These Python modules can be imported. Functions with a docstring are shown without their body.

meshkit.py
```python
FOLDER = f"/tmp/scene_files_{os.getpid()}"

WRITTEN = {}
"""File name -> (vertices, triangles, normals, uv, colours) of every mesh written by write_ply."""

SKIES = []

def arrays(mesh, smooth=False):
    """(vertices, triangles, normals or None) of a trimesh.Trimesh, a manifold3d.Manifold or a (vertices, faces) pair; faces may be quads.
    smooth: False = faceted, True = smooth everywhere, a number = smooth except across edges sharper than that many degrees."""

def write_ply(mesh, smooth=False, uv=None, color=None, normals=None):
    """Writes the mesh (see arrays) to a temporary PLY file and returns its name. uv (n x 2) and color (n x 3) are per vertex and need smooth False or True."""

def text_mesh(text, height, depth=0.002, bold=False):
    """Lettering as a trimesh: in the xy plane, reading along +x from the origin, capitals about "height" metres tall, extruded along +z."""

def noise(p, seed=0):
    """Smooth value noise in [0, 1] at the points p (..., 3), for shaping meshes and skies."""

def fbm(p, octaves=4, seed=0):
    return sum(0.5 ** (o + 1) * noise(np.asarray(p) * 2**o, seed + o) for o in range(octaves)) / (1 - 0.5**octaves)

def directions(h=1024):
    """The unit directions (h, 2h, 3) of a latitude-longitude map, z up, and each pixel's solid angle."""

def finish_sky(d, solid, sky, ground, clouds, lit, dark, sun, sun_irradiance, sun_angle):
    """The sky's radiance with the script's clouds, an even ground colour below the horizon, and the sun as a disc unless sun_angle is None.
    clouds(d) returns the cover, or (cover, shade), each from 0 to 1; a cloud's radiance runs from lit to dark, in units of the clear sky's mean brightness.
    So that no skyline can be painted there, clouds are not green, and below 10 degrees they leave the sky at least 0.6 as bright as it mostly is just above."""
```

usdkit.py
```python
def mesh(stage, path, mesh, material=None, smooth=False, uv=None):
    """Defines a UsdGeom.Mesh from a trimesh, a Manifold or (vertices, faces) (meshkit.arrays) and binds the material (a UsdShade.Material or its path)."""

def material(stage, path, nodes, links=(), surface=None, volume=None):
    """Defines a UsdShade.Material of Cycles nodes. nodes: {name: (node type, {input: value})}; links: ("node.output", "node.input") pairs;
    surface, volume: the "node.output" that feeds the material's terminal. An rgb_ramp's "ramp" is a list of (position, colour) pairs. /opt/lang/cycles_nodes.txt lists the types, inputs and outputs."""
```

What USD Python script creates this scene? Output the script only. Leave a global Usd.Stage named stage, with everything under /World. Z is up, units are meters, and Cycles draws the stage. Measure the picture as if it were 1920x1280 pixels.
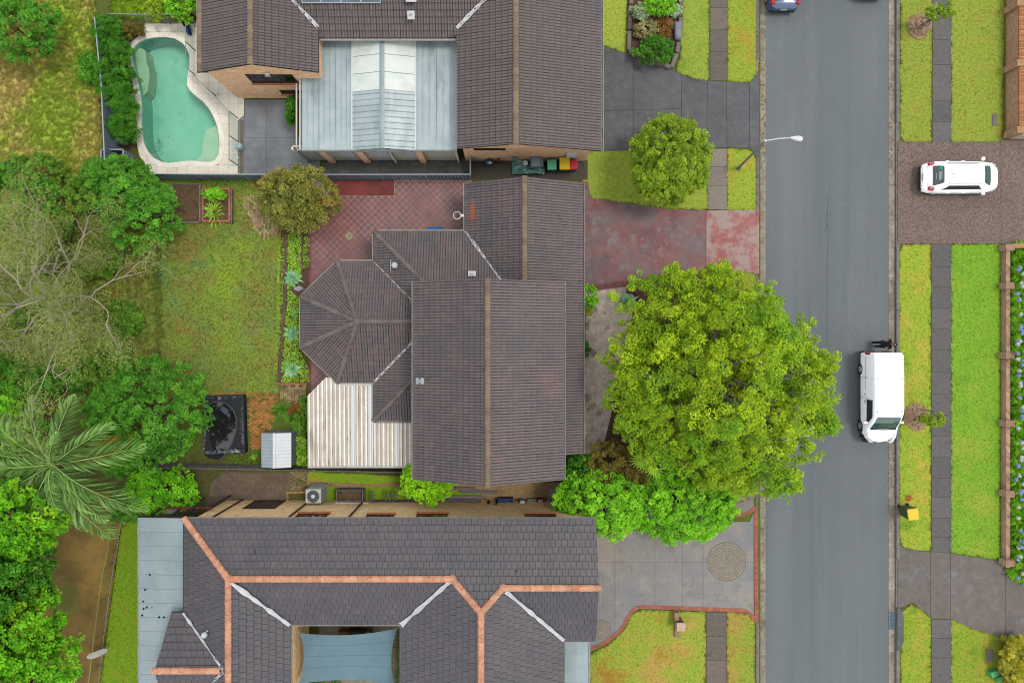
import math, random
import numpy as np, trimesh, usdkit, meshkit
import shapely
from shapely.geometry import Polygon, LineString, Point, box as sbox, MultiPolygon
from shapely.ops import unary_union
from pxr import Usd, UsdGeom, UsdLux, UsdShade, Sdf, Gf, Vt

stage = Usd.Stage.CreateInMemory()
UsdGeom.SetStageUpAxis(stage, "Z"); UsdGeom.SetStageMetersPerUnit(stage, 1.0)
UsdGeom.Xform.Define(stage, "/World"); UsdGeom.Scope.Define(stage, "/World/Looks")
# ---------------------------------------------------------------- camera, sky, sun, exposure
HC = 42.0                       # the drone's height; 32 pixels of the 1920 wide photograph = 1 m of ground
SC = 32.0
cam = UsdGeom.Camera.Define(stage, "/World/camera")
cam.AddTranslateOp().Set(Gf.Vec3d(0, 0, HC))
cam.CreateFocalLengthAttr(24.0)
cam.CreateHorizontalApertureAttr(24.0 * 60.0 / HC); cam.CreateVerticalApertureAttr(24.0 * 40.0 / HC)
cam.CreateClippingRangeAttr(Gf.Vec2f(0.1, 2000))
cam.CreateExposureAttr(1.27)
SUN_DIR = np.array([0.38, 0.06, 0.92]); SUN_DIR /= np.linalg.norm(SUN_DIR)
SUN_EL, SUN_ROT = math.asin(SUN_DIR[2]), math.atan2(SUN_DIR[0], SUN_DIR[1])
sky_mat = usdkit.material(stage, "/World/Looks/sky", {
    "s": ("sky_texture", {"sky_type": "single_scattering", "sun_disc": False, "sun_elevation": SUN_EL, "sun_rotation": SUN_ROT}),
    "tc": ("texture_coordinate", {}),
    "n": ("noise_texture", {"scale": 2.2, "detail": 5.0, "roughness": 0.6}),
    "r": ("rgb_ramp", {"ramp": [(0.0, (5.2, 5.4, 5.7)), (0.45, (6.6, 6.7, 6.8)), (1.0, (8.6, 8.5, 8.3))]}),
    "m": ("mix_color", {"fac": 0.86, "use_clamp": False}),
    "b": ("background_shader", {"strength": 0.148})},
    [("tc.generated", "n.vector"), ("n.fac", "r.fac"), ("s.color", "m.a"), ("r.color", "m.b"), ("m.result", "b.color")], surface="b.background")
dome = UsdLux.DomeLight.Define(stage, "/World/sky")
dome.GetPrim().SetCustomDataByKey("kind", "structure")
dome.GetPrim().SetCustomDataByKey("label", "bright even overcast sky above the suburb")
UsdShade.MaterialBindingAPI.Apply(dome.GetPrim()).Bind(sky_mat)
sun = UsdLux.DistantLight.Define(stage, "/World/sun")
sun.CreateNormalizeAttr(True); sun.CreateIntensityAttr(0.4); sun.CreateAngleAttr(16.0); sun.CreateColorAttr(Gf.Vec3f(1.0, 0.955, 0.88))
_r = Gf.Rotation(Gf.Vec3d(0, 0, 1), Gf.Vec3d(*map(float, SUN_DIR)))
sun.AddTransformOp().Set(Gf.Matrix4d().SetRotate(_r))

# ---------------------------------------------------------------- helpers
R = np.random.default_rng(7)

def at(px, py, z=0.0):
    k = (HC - z) / HC / SC
    return np.array([(px - 960) * k, (640 - py) * k, z])
def A2(px, py, z=0.0):
    return tuple(at(px, py, z)[:2])
def PP(pts, z=0.0):
    p = Polygon([A2(x, y, z) for x, y in pts])
    return p if p.is_valid else p.buffer(0)
def PR(x0, y0, x1, y1, z=0.0):
    a, b = A2(x0, y1, z), A2(x1, y0, z)
    return sbox(a[0], a[1], b[0], b[1])
def geoms(g):
    if g.is_empty: return []
    return [q for q in getattr(g, "geoms", [g]) if q.geom_type == "Polygon" and q.area > 1e-5]

class MB:
    """collects vertices, triangles and a tint per vertex"""
    def __init__(s): s.v, s.f, s.t, s.n = [], [], [], 0
    def add(s, v, f, t=0.5):
        v = np.asarray(v, float).reshape(-1, 3); f = np.asarray(f, int)
        if f.shape[1] == 4: f = np.vstack([f[:, [0, 1, 2]], f[:, [0, 2, 3]]])
        s.v.append(v); s.f.append(f + s.n); s.t.append(np.broadcast_to(np.asarray(t, float), (len(v),))); s.n += len(v)
        return s
    def mesh(s, m, t=0.5): return s.add(m.vertices, m.faces, t)
    def box(s, c, size, rz=0.0, t=0.5, taper=1.0):
        x, y, z = np.asarray(size, float) / 2
        v = np.array([[-x,-y,-z],[x,-y,-z],[x,y,-z],[-x,y,-z],[-x*taper,-y*taper,z],[x*taper,-y*taper,z],[x*taper,y*taper,z],[-x*taper,y*taper,z]])
        co, si = math.cos(rz), math.sin(rz)
        v = v @ np.array([[co, si, 0], [-si, co, 0], [0, 0, 1]]) + np.asarray(c, float)
        return s.add(v, [[0,3,2,1],[4,5,6,7],[0,1,5,4],[1,2,6,5],[2,3,7,6],[3,0,4,7]], t)
    def rbox(s, c, size, r=0.03, rz=0.0, t=0.5):
        """box with rounded plan corners and a bevelled top"""
        x, y, z = np.asarray(size, float) / 2
        r = min(r, 0.8 * min(x, y), 1.2 * z)
        p0 = sbox(-x, -y, x, y).buffer(-r).buffer(r, quad_segs=3); p1 = sbox(-x, -y, x, y).buffer(-r).buffer(r * 0.35, quad_segs=3)
        a, b = np.array(p0.exterior.coords)[:-1], np.array(p1.exterior.coords)[:-1]
        if len(a) != len(b): return s.box(c, size, rz, t)
        n = len(a)
        v = np.vstack([np.c_[a, np.full(n, -z)], np.c_[a, np.full(n, z - r * 0.6)], np.c_[b, np.full(n, z)]])
        ccw = Polygon(a).exterior.is_ccw
        f = []
        for k in range(2):
            for i in range(n):
                j = (i + 1) % n; q = [k*n+i, k*n+j, (k+1)*n+j, (k+1)*n+i]; q = q if ccw else q[::-1]
                f += [[q[0],q[1],q[2]],[q[0],q[2],q[3]]]
        for i in range(1, n - 1): f.append([2*n, 2*n+i, 2*n+i+1] if ccw else [2*n, 2*n+i+1, 2*n+i])
        co, si = math.cos(rz), math.sin(rz)
        return s.add(v @ np.array([[co, si, 0], [-si, co, 0], [0, 0, 1]]) + np.asarray(c, float), f, t)
    def tube(s, pts, r, sides=6, t=0.5, cap=True):
        p = np.asarray(pts, float); r = np.broadcast_to(np.asarray(r, float), (len(p),))
        tg = np.gradient(p, axis=0); tg /= np.linalg.norm(tg, axis=1, keepdims=True) + 1e-12
        ref = np.array([0, 0, 1.0]) if abs(tg[:, 2]).mean() < 0.8 else np.array([1.0, 0.1, 0])
        a = np.cross(tg, ref); a /= np.linalg.norm(a, axis=1, keepdims=True) + 1e-12
        b = np.cross(tg, a); ang = np.arange(sides) * 2 * np.pi / sides
        v = p[:, None] + r[:, None, None] * (np.cos(ang)[None, :, None] * a[:, None] + np.sin(ang)[None, :, None] * b[:, None])
        f = []
        for i in range(len(p) - 1):
            for j in range(sides):
                k = (j + 1) % sides; f.append([i*sides+j, i*sides+k, (i+1)*sides+k, (i+1)*sides+j])
        s.add(v.reshape(-1, 3), f, t)
        if cap:
            for e, o in ((0, 1), (len(p) - 1, -1)):
                vv = v[e]; s.add(vv, [[0, i, i + 1][::o] for i in range(1, sides - 1)], t)
        return s
    def lathe(s, prof, c=(0, 0, 0), axis="z", seg=18, t=0.5):
        """prof: (radius, along) pairs"""
        pr = np.asarray(prof, float); ang = np.arange(seg) * 2 * np.pi / seg
        v = np.stack([pr[:, None, 0] * np.cos(ang), pr[:, None, 0] * np.sin(ang), np.broadcast_to(pr[:, None, 1], (len(pr), seg))], -1)
        v = v.reshape(-1, 3)
        if axis == "x": v = v[:, [2, 0, 1]]
        if axis == "y": v = v[:, [1, 2, 0]]
        f = [[i*seg+j, i*seg+(j+1)%seg, (i+1)*seg+(j+1)%seg, (i+1)*seg+j] for i in range(len(pr)-1) for j in range(seg)]
        return s.add(v + np.asarray(c, float), f, t)
    def extrude(s, poly, z0, z1, t=0.5, top=True, bottom=False):
        for g in geoms(poly):
            g = shapely.geometry.polygon.orient(g)
            if top or bottom:
                v, f = trimesh.creation.triangulate_polygon(g, engine="earcut")
                f = np.asarray(f)
                e1, e2 = v[f[:, 1]] - v[f[:, 0]], v[f[:, 2]] - v[f[:, 0]]; cr = e1[:, 0] * e2[:, 1] - e1[:, 1] * e2[:, 0]
                f[cr < 0] = f[cr < 0][:, ::-1]
                if top: s.add(np.c_[v, np.full(len(v), z1)], f, t)
                if bottom: s.add(np.c_[v, np.full(len(v), z0)], f[:, ::-1], t)
            if z1 > z0:
                for ring in (g.exterior, *g.interiors):
                    a = np.array(ring.coords)[:, :2]; n = len(a)
                    v = np.vstack([np.c_[a, np.full(n, z0)], np.c_[a, np.full(n, z1)]])
                    s.add(v, [[i, i+1, n+i+1, n+i] for i in range(n-1)], t)
        return s
    def sheet(s, poly, z, t=0.5): return s.extrude(poly, z, z, t)
    def planar(s, poly, plane, dz=0.0, t=0.5, thick=0.0):
        """plan polygon lifted on z = a x + b y + c"""
        for g in geoms(poly):
            m = MB().extrude(g, 0, 1 if thick else 0)
            v = np.vstack(m.v); f = np.vstack(m.f)
            z = v[:, 0] * plane[0] + v[:, 1] * plane[1] + plane[2] + dz
            v = np.c_[v[:, :2], z - (thick * (1 - v[:, 2]) if thick else 0)]
            s.add(v, f, t)
        return s
    def arrays(s): return np.vstack(s.v), np.vstack(s.f), np.concatenate(s.t)

COUNT = {}
def numbered(parent, name):
    k = COUNT.get((parent, name), 0); COUNT[(parent, name)] = k + 1
    return f"{parent}/{name}" + (f"_{k:03d}" if k else "")
def data(prim, label=None, cat=None, group=None, kind=None):
    for k, v in (("label", label), ("category", cat), ("group", group), ("kind", kind)):
        if v: prim.SetCustomDataByKey(k, v)
def put(path, mb, mat, origin=(0, 0, 0), smooth=False):
    if isinstance(mb, MB): v, f, t = mb.arrays()
    else: v, f, t = np.array(mb.vertices), np.array(mb.faces), None
    v = v - np.asarray(origin, float)
    m = usdkit.mesh(stage, path, (v, f), mat, smooth=smooth)
    if t is not None and smooth in (False, True):
        UsdGeom.PrimvarsAPI(m).CreatePrimvar("tint", Sdf.ValueTypeNames.FloatArray, "vertex").Set(Vt.FloatArray.FromNumpy(t.astype(np.float32)))
    return m
class Thing:
    def __init__(s, name, label, cat, loc=(0, 0, 0), group=None, kind=None):
        s.path = numbered("/World", name); s.loc = np.asarray(loc, float)
        x = UsdGeom.Xform.Define(stage, s.path); x.AddTranslateOp().Set(Gf.Vec3d(*map(float, s.loc)))
        s.prim = x.GetPrim(); data(s.prim, label, cat, group, kind)
    def part(s, name, mb, mat, parent=None, label=None, kind=None, smooth=False):
        p = numbered(parent or s.path, name)
        m = put(p, mb, mat, s.loc, smooth); data(m.GetPrim(), label, None, None, kind)
        return p
    def copy(s, loc, rz=0.0, label=None, group=None, scale=1.0):
        base = s.path.split("/")[-1].rstrip("0123456789").rstrip("_")
        p = numbered("/World", base); x = UsdGeom.Xform.Define(stage, p)
        x.GetPrim().GetReferences().AddInternalReference(s.path)
        x.ClearXformOpOrder(); x.AddTranslateOp().Set(Gf.Vec3d(*map(float, loc)))
        if rz: x.AddRotateZOp().Set(math.degrees(rz))
        if scale != 1.0: x.AddScaleOp().Set(Gf.Vec3f(scale, scale, scale))
        x.GetPrim().SetInstanceable(True)
        was = s.prim.GetCustomData()
        data(x.GetPrim(), label or was.get("label"), was.get("category"), group or was.get("group"))
        return p
def one(name, label, cat, mb, mat, group=None, kind=None, smooth=False):
    p = numbered("/World", name); m = put(p, mb, mat, (0, 0, 0), smooth); data(m.GetPrim(), label, cat, group, kind); return p
def struct(name, mb, mat, label=None, smooth=False):
    p = numbered("/World", name); m = put(p, mb, mat, (0, 0, 0), smooth); data(m.GetPrim(), label, None, None, "structure"); return p

# ---------------------------------------------------------------- materials
KX = 3.3                         # how much brighter the picture is than the albedo of a level surface
def lin(h):
    h = h.lstrip("#"); c = np.array([int(h[i:i+2], 16) for i in (0, 2, 4)]) / 255.0
    return np.where(c <= 0.04045, c / 12.92, ((c + 0.055) / 1.055) ** 2.4)
def C(h, k=1.0): return tuple(np.clip(lin(h) / KX * k, 0.004, 0.82))

MATS = {}
def M(name, base, noise=(3.0, 4.0, 0.6), rough=0.8, spec=0.15, tint=None, rnd=None, layers=(), bump=(), metallic=0.0, stretch=None, brick=None, leaf=None, coat=0.0, obj=False):
    """principled material: base colour ramp over noise, layers of other colours, tint by attribute or object, bumps"""
    if name in MATS: return MATS[name]
    N, L = {}, []
    N["geo"] = ("texture_coordinate", {}) if obj else ("geometry", {})
    src = "geo.object" if obj else "geo.position"
    if stretch:
        N["mp"] = ("mapping", {"scale": stretch}); L.append((src, "mp.vector")); src = "mp.vector"
    if isinstance(base, list):
        N["n0"] = ("noise_texture", {"scale": noise[0], "detail": noise[1], "roughness": noise[2]}); L.append((src, "n0.vector"))
        N["r0"] = ("rgb_ramp", {"ramp": base}); L.append(("n0.fac", "r0.fac")); col = "r0.color"
    else:
        N["c0"] = ("color", {"value": base}); col = "c0.color"
    if brick:
        N["bs"] = ("separate_xyz", {}); N["ba"] = ("math", {"math_type": "add"}); N["bc"] = ("combine_xyz", {})
        L += [("geo.position", "bs.vector")]
        if brick.get("flat"):
            N["bm"] = ("mapping", {"rotation": (0, 0, brick.get("rot", 0.0))}); L += [("geo.position", "bm.vector")]; bv = "bm.vector"
        else:
            L += [("bs.x", "ba.value1"), ("bs.y", "ba.value2"), ("ba.value", "bc.x"), ("bs.z", "bc.y")]; bv = "bc.vector"
        N["bt"] = ("brick_texture", {"scale": 1.0, "brick_width": brick["w"], "row_height": brick["h"], "mortar_size": brick.get("m", 0.008), "mortar_smooth": 0.1,
                                     "color1": brick["c1"], "color2": brick["c2"], "mortar": brick["mortar"], "bias": brick.get("bias", 0.0), "offset": brick.get("offset", 0.5)})
        L.append((bv, "bt.vector"))
        N["bx"] = ("mix_color", {"blend_type": "multiply", "fac": 1.0}); L += [("bt.color", "bx.a"), (col, "bx.b")]; col = "bx.result"
    for i, la in enumerate(layers):
        c, sc, lo, hi = la[:4]; det = la[4] if len(la) > 4 else 4.0; fac = la[5] if len(la) > 5 else 1.0; st = la[6] if len(la) > 6 else None
        v = src
        if st:
            N[f"lm{i}"] = ("mapping", {"scale": st, "location": (i * 3.1, i * 7.7, 0)}); L.append(("geo.object" if obj else "geo.position", f"lm{i}.vector")); v = f"lm{i}.vector"
        else:
            N[f"lm{i}"] = ("mapping", {"location": (i * 13.1 + 5, i * 17.7 - 3, i * 5.0)}); L.append((src, f"lm{i}.vector")); v = f"lm{i}.vector"
        N[f"ln{i}"] = ("noise_texture", {"scale": sc, "detail": det, "roughness": 0.65}); L.append((v, f"ln{i}.vector"))
        N[f"lr{i}"] = ("map_range", {"from_min": lo, "from_max": hi, "to_min": 0.0, "to_max": fac, "clamp": True}); L.append((f"ln{i}.fac", f"lr{i}.value"))
        N[f"lx{i}"] = ("mix_color", {"b": c}); L += [(f"lr{i}.result", f"lx{i}.fac"), (col, f"lx{i}.a")]; col = f"lx{i}.result"
    if tint:
        N["ta"] = ("attribute", {"attribute": "tint"}); N["tm"] = ("mix_color", {"a": tint[0], "b": tint[1]}); N["tx"] = ("mix_color", {"blend_type": "multiply", "fac": 1.0})
        L += [("ta.fac", "tm.fac"), (col, "tx.a"), ("tm.result", "tx.b")]; col = "tx.result"
    if rnd:
        N["oi"] = ("object_info", {}); N["om"] = ("mix_color", {"a": rnd[0], "b": rnd[1]}); N["ox"] = ("mix_color", {"blend_type": "multiply", "fac": 1.0})
        L += [("oi.random", "om.fac"), (col, "ox.a"), ("om.result", "ox.b")]; col = "ox.result"
    N["p"] = ("principled_bsdf", {"roughness": rough, "specular_ior_level": spec, "metallic": metallic, "coat_weight": coat, "coat_roughness": 0.06})
    L.append((col, "p.base_color"))
    prev = None
    if brick:
        N["bb"] = ("bump", {"invert": True, "strength": 0.6, "distance": 0.01}); L.append(("bt.fac", "bb.height")); prev = "bb.normal"
    for i, (sc, st, di) in enumerate(bump):
        N[f"bn{i}"] = ("noise_texture", {"scale": sc, "detail": 3.0, "roughness": 0.6}); L.append((src, f"bn{i}.vector"))
        N[f"bu{i}"] = ("bump", {"strength": st, "distance": di}); L.append((f"bn{i}.fac", f"bu{i}.height"))
        if prev: L.append((prev, f"bu{i}.normal"))
        prev = f"bu{i}.normal"
    if prev: L.append((prev, "p.normal"))
    out = "p.BSDF"
    if leaf:
        N["tr"] = ("translucent_bsdf", {}); N["mx"] = ("mix_closure", {"fac": leaf}); L += [(col, "tr.color"), ("p.BSDF", "mx.closure1"), ("tr.BSDF", "mx.closure2")]; out = "mx.closure"
    MATS[name] = usdkit.material(stage, f"/World/Looks/{name}", N, L, surface=out)
    return MATS[name]
def glass_pane(name, color, mixf=0.12, rough=0.02):
    """window or water: clear tinted, with a fresnel gloss"""
    if name in MATS: return MATS[name]
    MATS[name] = usdkit.material(stage, f"/World/Looks/{name}", {
        "t": ("transparent_bsdf", {"color": color}), "g": ("glossy_bsdf", {"color": (1, 1, 1), "roughness": rough}), "f": ("fresnel", {"IOR": 1.33 + mixf}), "m": ("mix_closure", {})},
        [("f.fac", "m.fac"), ("t.BSDF", "m.closure1"), ("g.BSDF", "m.closure2")], surface="m.closure")
    return MATS[name]
# ================================================================ materials of the setting
asphalt = M("asphalt", [(0.3, C("#565d61")), (0.5, C("#687074")), (0.7, C("#7b8285"))], noise=(22, 5, 0.85), rough=0.65, spec=0.2,
            layers=[(C("#878d8f"), 0.35, 0.45, 0.75, 3, 0.55, (1, 0.05, 1)), (C("#5f6a70"), 1.1, 0.56, 0.66, 4, 0.45, (1, 0.03, 1)), (C("#566068"), 3.5, 0.62, 0.7, 2, 0.35, (1, 0.02, 1)), (C("#99a0a0"), 60, 0.72, 0.78, 2, 0.6), (C("#61696e"), 0.22, 0.5, 0.72, 5, 0.45), (C("#90989a"), 5, 0.6, 0.72, 5, 0.3)], bump=[(70, 0.4, 0.01)])
gutter_m = M("gutter_concrete", [(0.3, C("#82786a")), (0.55, C("#a89e8c")), (0.8, C("#c2b9a8"))], noise=(3, 6, 0.7), layers=[(C("#6e5940"), 0.8, 0.52, 0.72, 5, 0.6), (C("#4e5257"), 1.7, 0.6, 0.72, 4, 0.6)], rnd=((0.85, 0.83, 0.8), (1.1, 1.1, 1.1)), bump=[(25, 0.3, 0.01)])
kerb_m = M("kerb_concrete", [(0.3, C("#6c6a64")), (0.6, C("#8b887f")), (0.8, C("#a09c92"))], noise=(4, 6, 0.7), rnd=((0.9, 0.9, 0.9), (1.05, 1.05, 1.05)), bump=[(25, 0.3, 0.01)])
def path_mat(name, a, b):
    return M(name, [(0.3, C(a)), (0.7, C(b))], noise=(6, 6, 0.75), rnd=((0.86, 0.86, 0.86), (1.1, 1.08, 1.06)), layers=[(C("#4a4640"), 1.3, 0.58, 0.75, 5, 0.45), (C("#a49c90"), 30, 0.66, 0.74, 2, 0.5)], bump=[(50, 0.35, 0.008)])
path_n = path_mat("path_brown", "#6b625a", "#857a70")
path_l = path_mat("path_light", "#877e74", "#9d958a")
path_e = path_mat("path_grey", "#605e5d", "#777473")
drive_n = M("drive_grey", [(0.3, C("#55555a")), (0.6, C("#68686c")), (0.8, C("#7a7a7a"))], noise=(2, 6, 0.7), rnd=((0.93, 0.93, 0.93), (1.06, 1.06, 1.06)), layers=[(C("#46474d"), 0.6, 0.5, 0.72, 4, 0.55), (C("#8a8880"), 40, 0.68, 0.76, 2, 0.5)], bump=[(60, 0.35, 0.008)], rough=0.6)
drive_e = M("drive_brown_grey", [(0.3, C("#6b6460")), (0.6, C("#7d7570")), (0.8, C("#8d8680"))], noise=(2, 6, 0.7), rnd=((0.95, 0.95, 0.95), (1.06, 1.06, 1.06)), layers=[(C("#9ba0a2"), 0.5, 0.58, 0.75, 6, 0.6)], bump=[(60, 0.35, 0.008)])
aggregate = M("pebble_aggregate", [(0.3, C("#3e322c")), (0.42, C("#66544c")), (0.52, C("#87736a")), (0.62, C("#a08e84")), (0.74, C("#d0c4b8"))], noise=(9, 6, 0.95), layers=[(C("#c8b4a4"), 13, 0.6, 0.68, 3, 0.6), (C("#3c3a3c"), 11, 0.6, 0.68, 3, 0.5), (C("#65564e"), 0.35, 0.5, 0.8, 3, 0.5), (C("#7a7a3c"), 1.2, 0.66, 0.8, 5, 0.3)], bump=[(40, 0.6, 0.015)])
red_conc = M("red_painted_concrete", [(0.3, C("#744548")), (0.5, C("#8c5655")), (0.7, C("#a06664"))], noise=(1.5, 6, 0.7), rough=0.55,
             layers=[(C("#7a7172"), 0.55, 0.42, 0.60, 9, 0.75), (C("#938d8b"), 1.3, 0.53, 0.66, 10, 0.6), (C("#54404a"), 0.5, 0.52, 0.70, 7, 0.65), (C("#b5a8a2"), 3.2, 0.6, 0.70, 10, 0.5), (C("#8f4f50"), 1.0, 0.58, 0.70, 9, 0.5)])
red_worn = M("red_worn_concrete", [(0.3, C("#a46462")), (0.6, C("#b97a76")), (0.8, C("#b06a68"))], noise=(2.5, 6, 0.7), layers=[(C("#b7a59d"), 0.9, 0.44, 0.54, 9, 0.85), (C("#98504f"), 2.6, 0.57, 0.65, 6, 0.6)])
red_edge = M("red_edging", [(0.3, C("#7d4a4a")), (0.7, C("#9a6260"))], noise=(3, 5, 0.7), layers=[(C("#5a3a3c"), 2, 0.55, 0.7)])
red_step = M("red_step_paint", [(0.3, C("#7a3a38")), (0.7, C("#a04c47"))], noise=(1.5, 5, 0.7), layers=[(C("#4a2c2e"), 0.5, 0.5, 0.7, 4, 0.8)])
tile_red = M("patio_tile", [(0.3, C("#6c3a3c")), (0.55, C("#864a49")), (0.75, C("#9a5850"))], noise=(1.2, 6, 0.65), rough=0.45, spec=0.4, tint=((0.85, 0.85, 0.87), (1.12, 1.1, 1.08)), rnd=((0.95, 0.95, 0.95), (1.05, 1.05, 1.05)), layers=[(C("#9a4f3c"), 0.5, 0.56, 0.72, 5, 0.5), (C("#4d3436"), 0.4, 0.58, 0.75, 5, 0.6), (C("#c9aaa0"), 1.6, 0.68, 0.73, 6, 0.7)])
grout = M("pale_grout", [(0.3, C("#c8a898")), (0.7, C("#ecd8ca"))], noise=(1.0, 6, 0.7), layers=[(C("#8a5f58"), 0.35, 0.46, 0.62, 4, 0.85)])
deck_m = M("cream_pool_paver", [(0.3, C("#cfc7b6", 1.45)), (0.6, C("#ddd6c6", 1.45)), (0.8, C("#e6e0d2", 1.45))], noise=(1.4, 6, 0.7), rnd=((0.93, 0.93, 0.92), (1.04, 1.04, 1.04)), layers=[(C("#a29c88"), 0.9, 0.58, 0.75, 6, 0.5)], bump=[(30, 0.2, 0.005)])
court_m = M("grey_courtyard_concrete", [(0.3, C("#6b7076")), (0.6, C("#868b90")), (0.8, C("#989a9a"))], noise=(0.9, 6, 0.7), rough=0.45, spec=0.4, layers=[(C("#4f5358"), 0.45, 0.5, 0.66, 5, 0.7), (C("#7f7a6a"), 0.8, 0.6, 0.75, 5, 0.5)])
slab_dark = M("dark_side_paver", [(0.3, C("#3a3b39", 1.8)), (0.6, C("#4f504d", 1.8)), (0.8, C("#626360", 1.8))], noise=(3, 6, 0.7), rough=0.4, rnd=((0.8, 0.8, 0.8), (1.15, 1.15, 1.12)))
soil = M("soil", [(0.3, C("#4d3c28")), (0.5, C("#6d5538")), (0.7, C("#8a7050"))], noise=(9, 6, 0.8), layers=[(C("#3a2c1e"), 1.5, 0.52, 0.7, 5, 0.7), (C("#a58e6c"), 14, 0.62, 0.7, 3, 0.6)], bump=[(18, 0.8, 0.03)])
bark_soil = M("bark_mulch", [(0.3, C("#3d2a20")), (0.55, C("#6c4c3a")), (0.75, C("#8d6a54"))], noise=(16, 5, 0.85), layers=[(C("#b8947a"), 30, 0.66, 0.72, 2, 0.7)], bump=[(25, 0.8, 0.03)])
dirt_path = M("dirt_path", [(0.3, C("#8a7c70", 2)), (0.55, C("#ac9e90", 2)), (0.75, C("#c6b9aa", 2))], noise=(2.2, 7, 0.75), layers=[(C("#5b4538"), 1.2, 0.54, 0.66, 7, 0.7), (C("#a08a62"), 0.6, 0.58, 0.7, 5, 0.5)], bump=[(25, 0.5, 0.02)])
stamp_m = M("stamped_concrete", [(0.3, C("#827d7a", 1.2)), (0.55, C("#918c87", 1.2)), (0.8, C("#a49e94", 1.2))], noise=(0.8, 7, 0.7), rough=0.55,
            brick={"w": 0.34, "h": 0.155, "m": 0.011, "c1": (1, 1, 1), "c2": (0.95, 0.95, 0.95), "mortar": (0.8, 0.8, 0.81), "flat": True, "rot": math.pi / 2},
            layers=[(C("#7c8088", 1.15), 0.3, 0.46, 0.62, 6, 0.7), (C("#aaa08f"), 0.45, 0.52, 0.66, 7, 0.7), (C("#6d625e"), 0.9, 0.57, 0.7, 6, 0.55)])
pave_brick = M("old_brick_paving", [(0.3, C("#5d4c42", 1.4)), (0.55, C("#6f6152", 1.4)), (0.8, C("#80725f", 1.4))], noise=(1.2, 6, 0.7),
               brick={"w": 0.23, "h": 0.115, "m": 0.012, "c1": (1, 1, 1), "c2": (0.82, 0.8, 0.8), "mortar": (1.25, 1.2, 1.1), "flat": True, "rot": math.pi / 2}, layers=[(C("#413a34"), 0.5, 0.5, 0.65, 5, 0.6), (C("#8a7355"), 0.7, 0.55, 0.68, 6, 0.6)])
paver_orange = M("orange_clay_paver", [(0.3, C("#a8662e")), (0.55, C("#c58a4a")), (0.8, C("#d3a468"))], noise=(4, 6, 0.7), rnd=((0.75, 0.74, 0.72), (1.15, 1.12, 1.1)), tint=((0.8, 0.8, 0.78), (1.1, 1.1, 1.1)), layers=[(C("#6c6a30"), 1.0, 0.55, 0.68, 6, 0.6)])
paver_buff = M("buff_clay_paver", [(0.3, C("#8d7a55")), (0.55, C("#ad986c")), (0.8, C("#c4b184"))], noise=(4, 6, 0.7), rnd=((0.7, 0.7, 0.68), (1.12, 1.1, 1.08)), layers=[(C("#56502c"), 1.0, 0.5, 0.65, 6, 0.65)])

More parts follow.
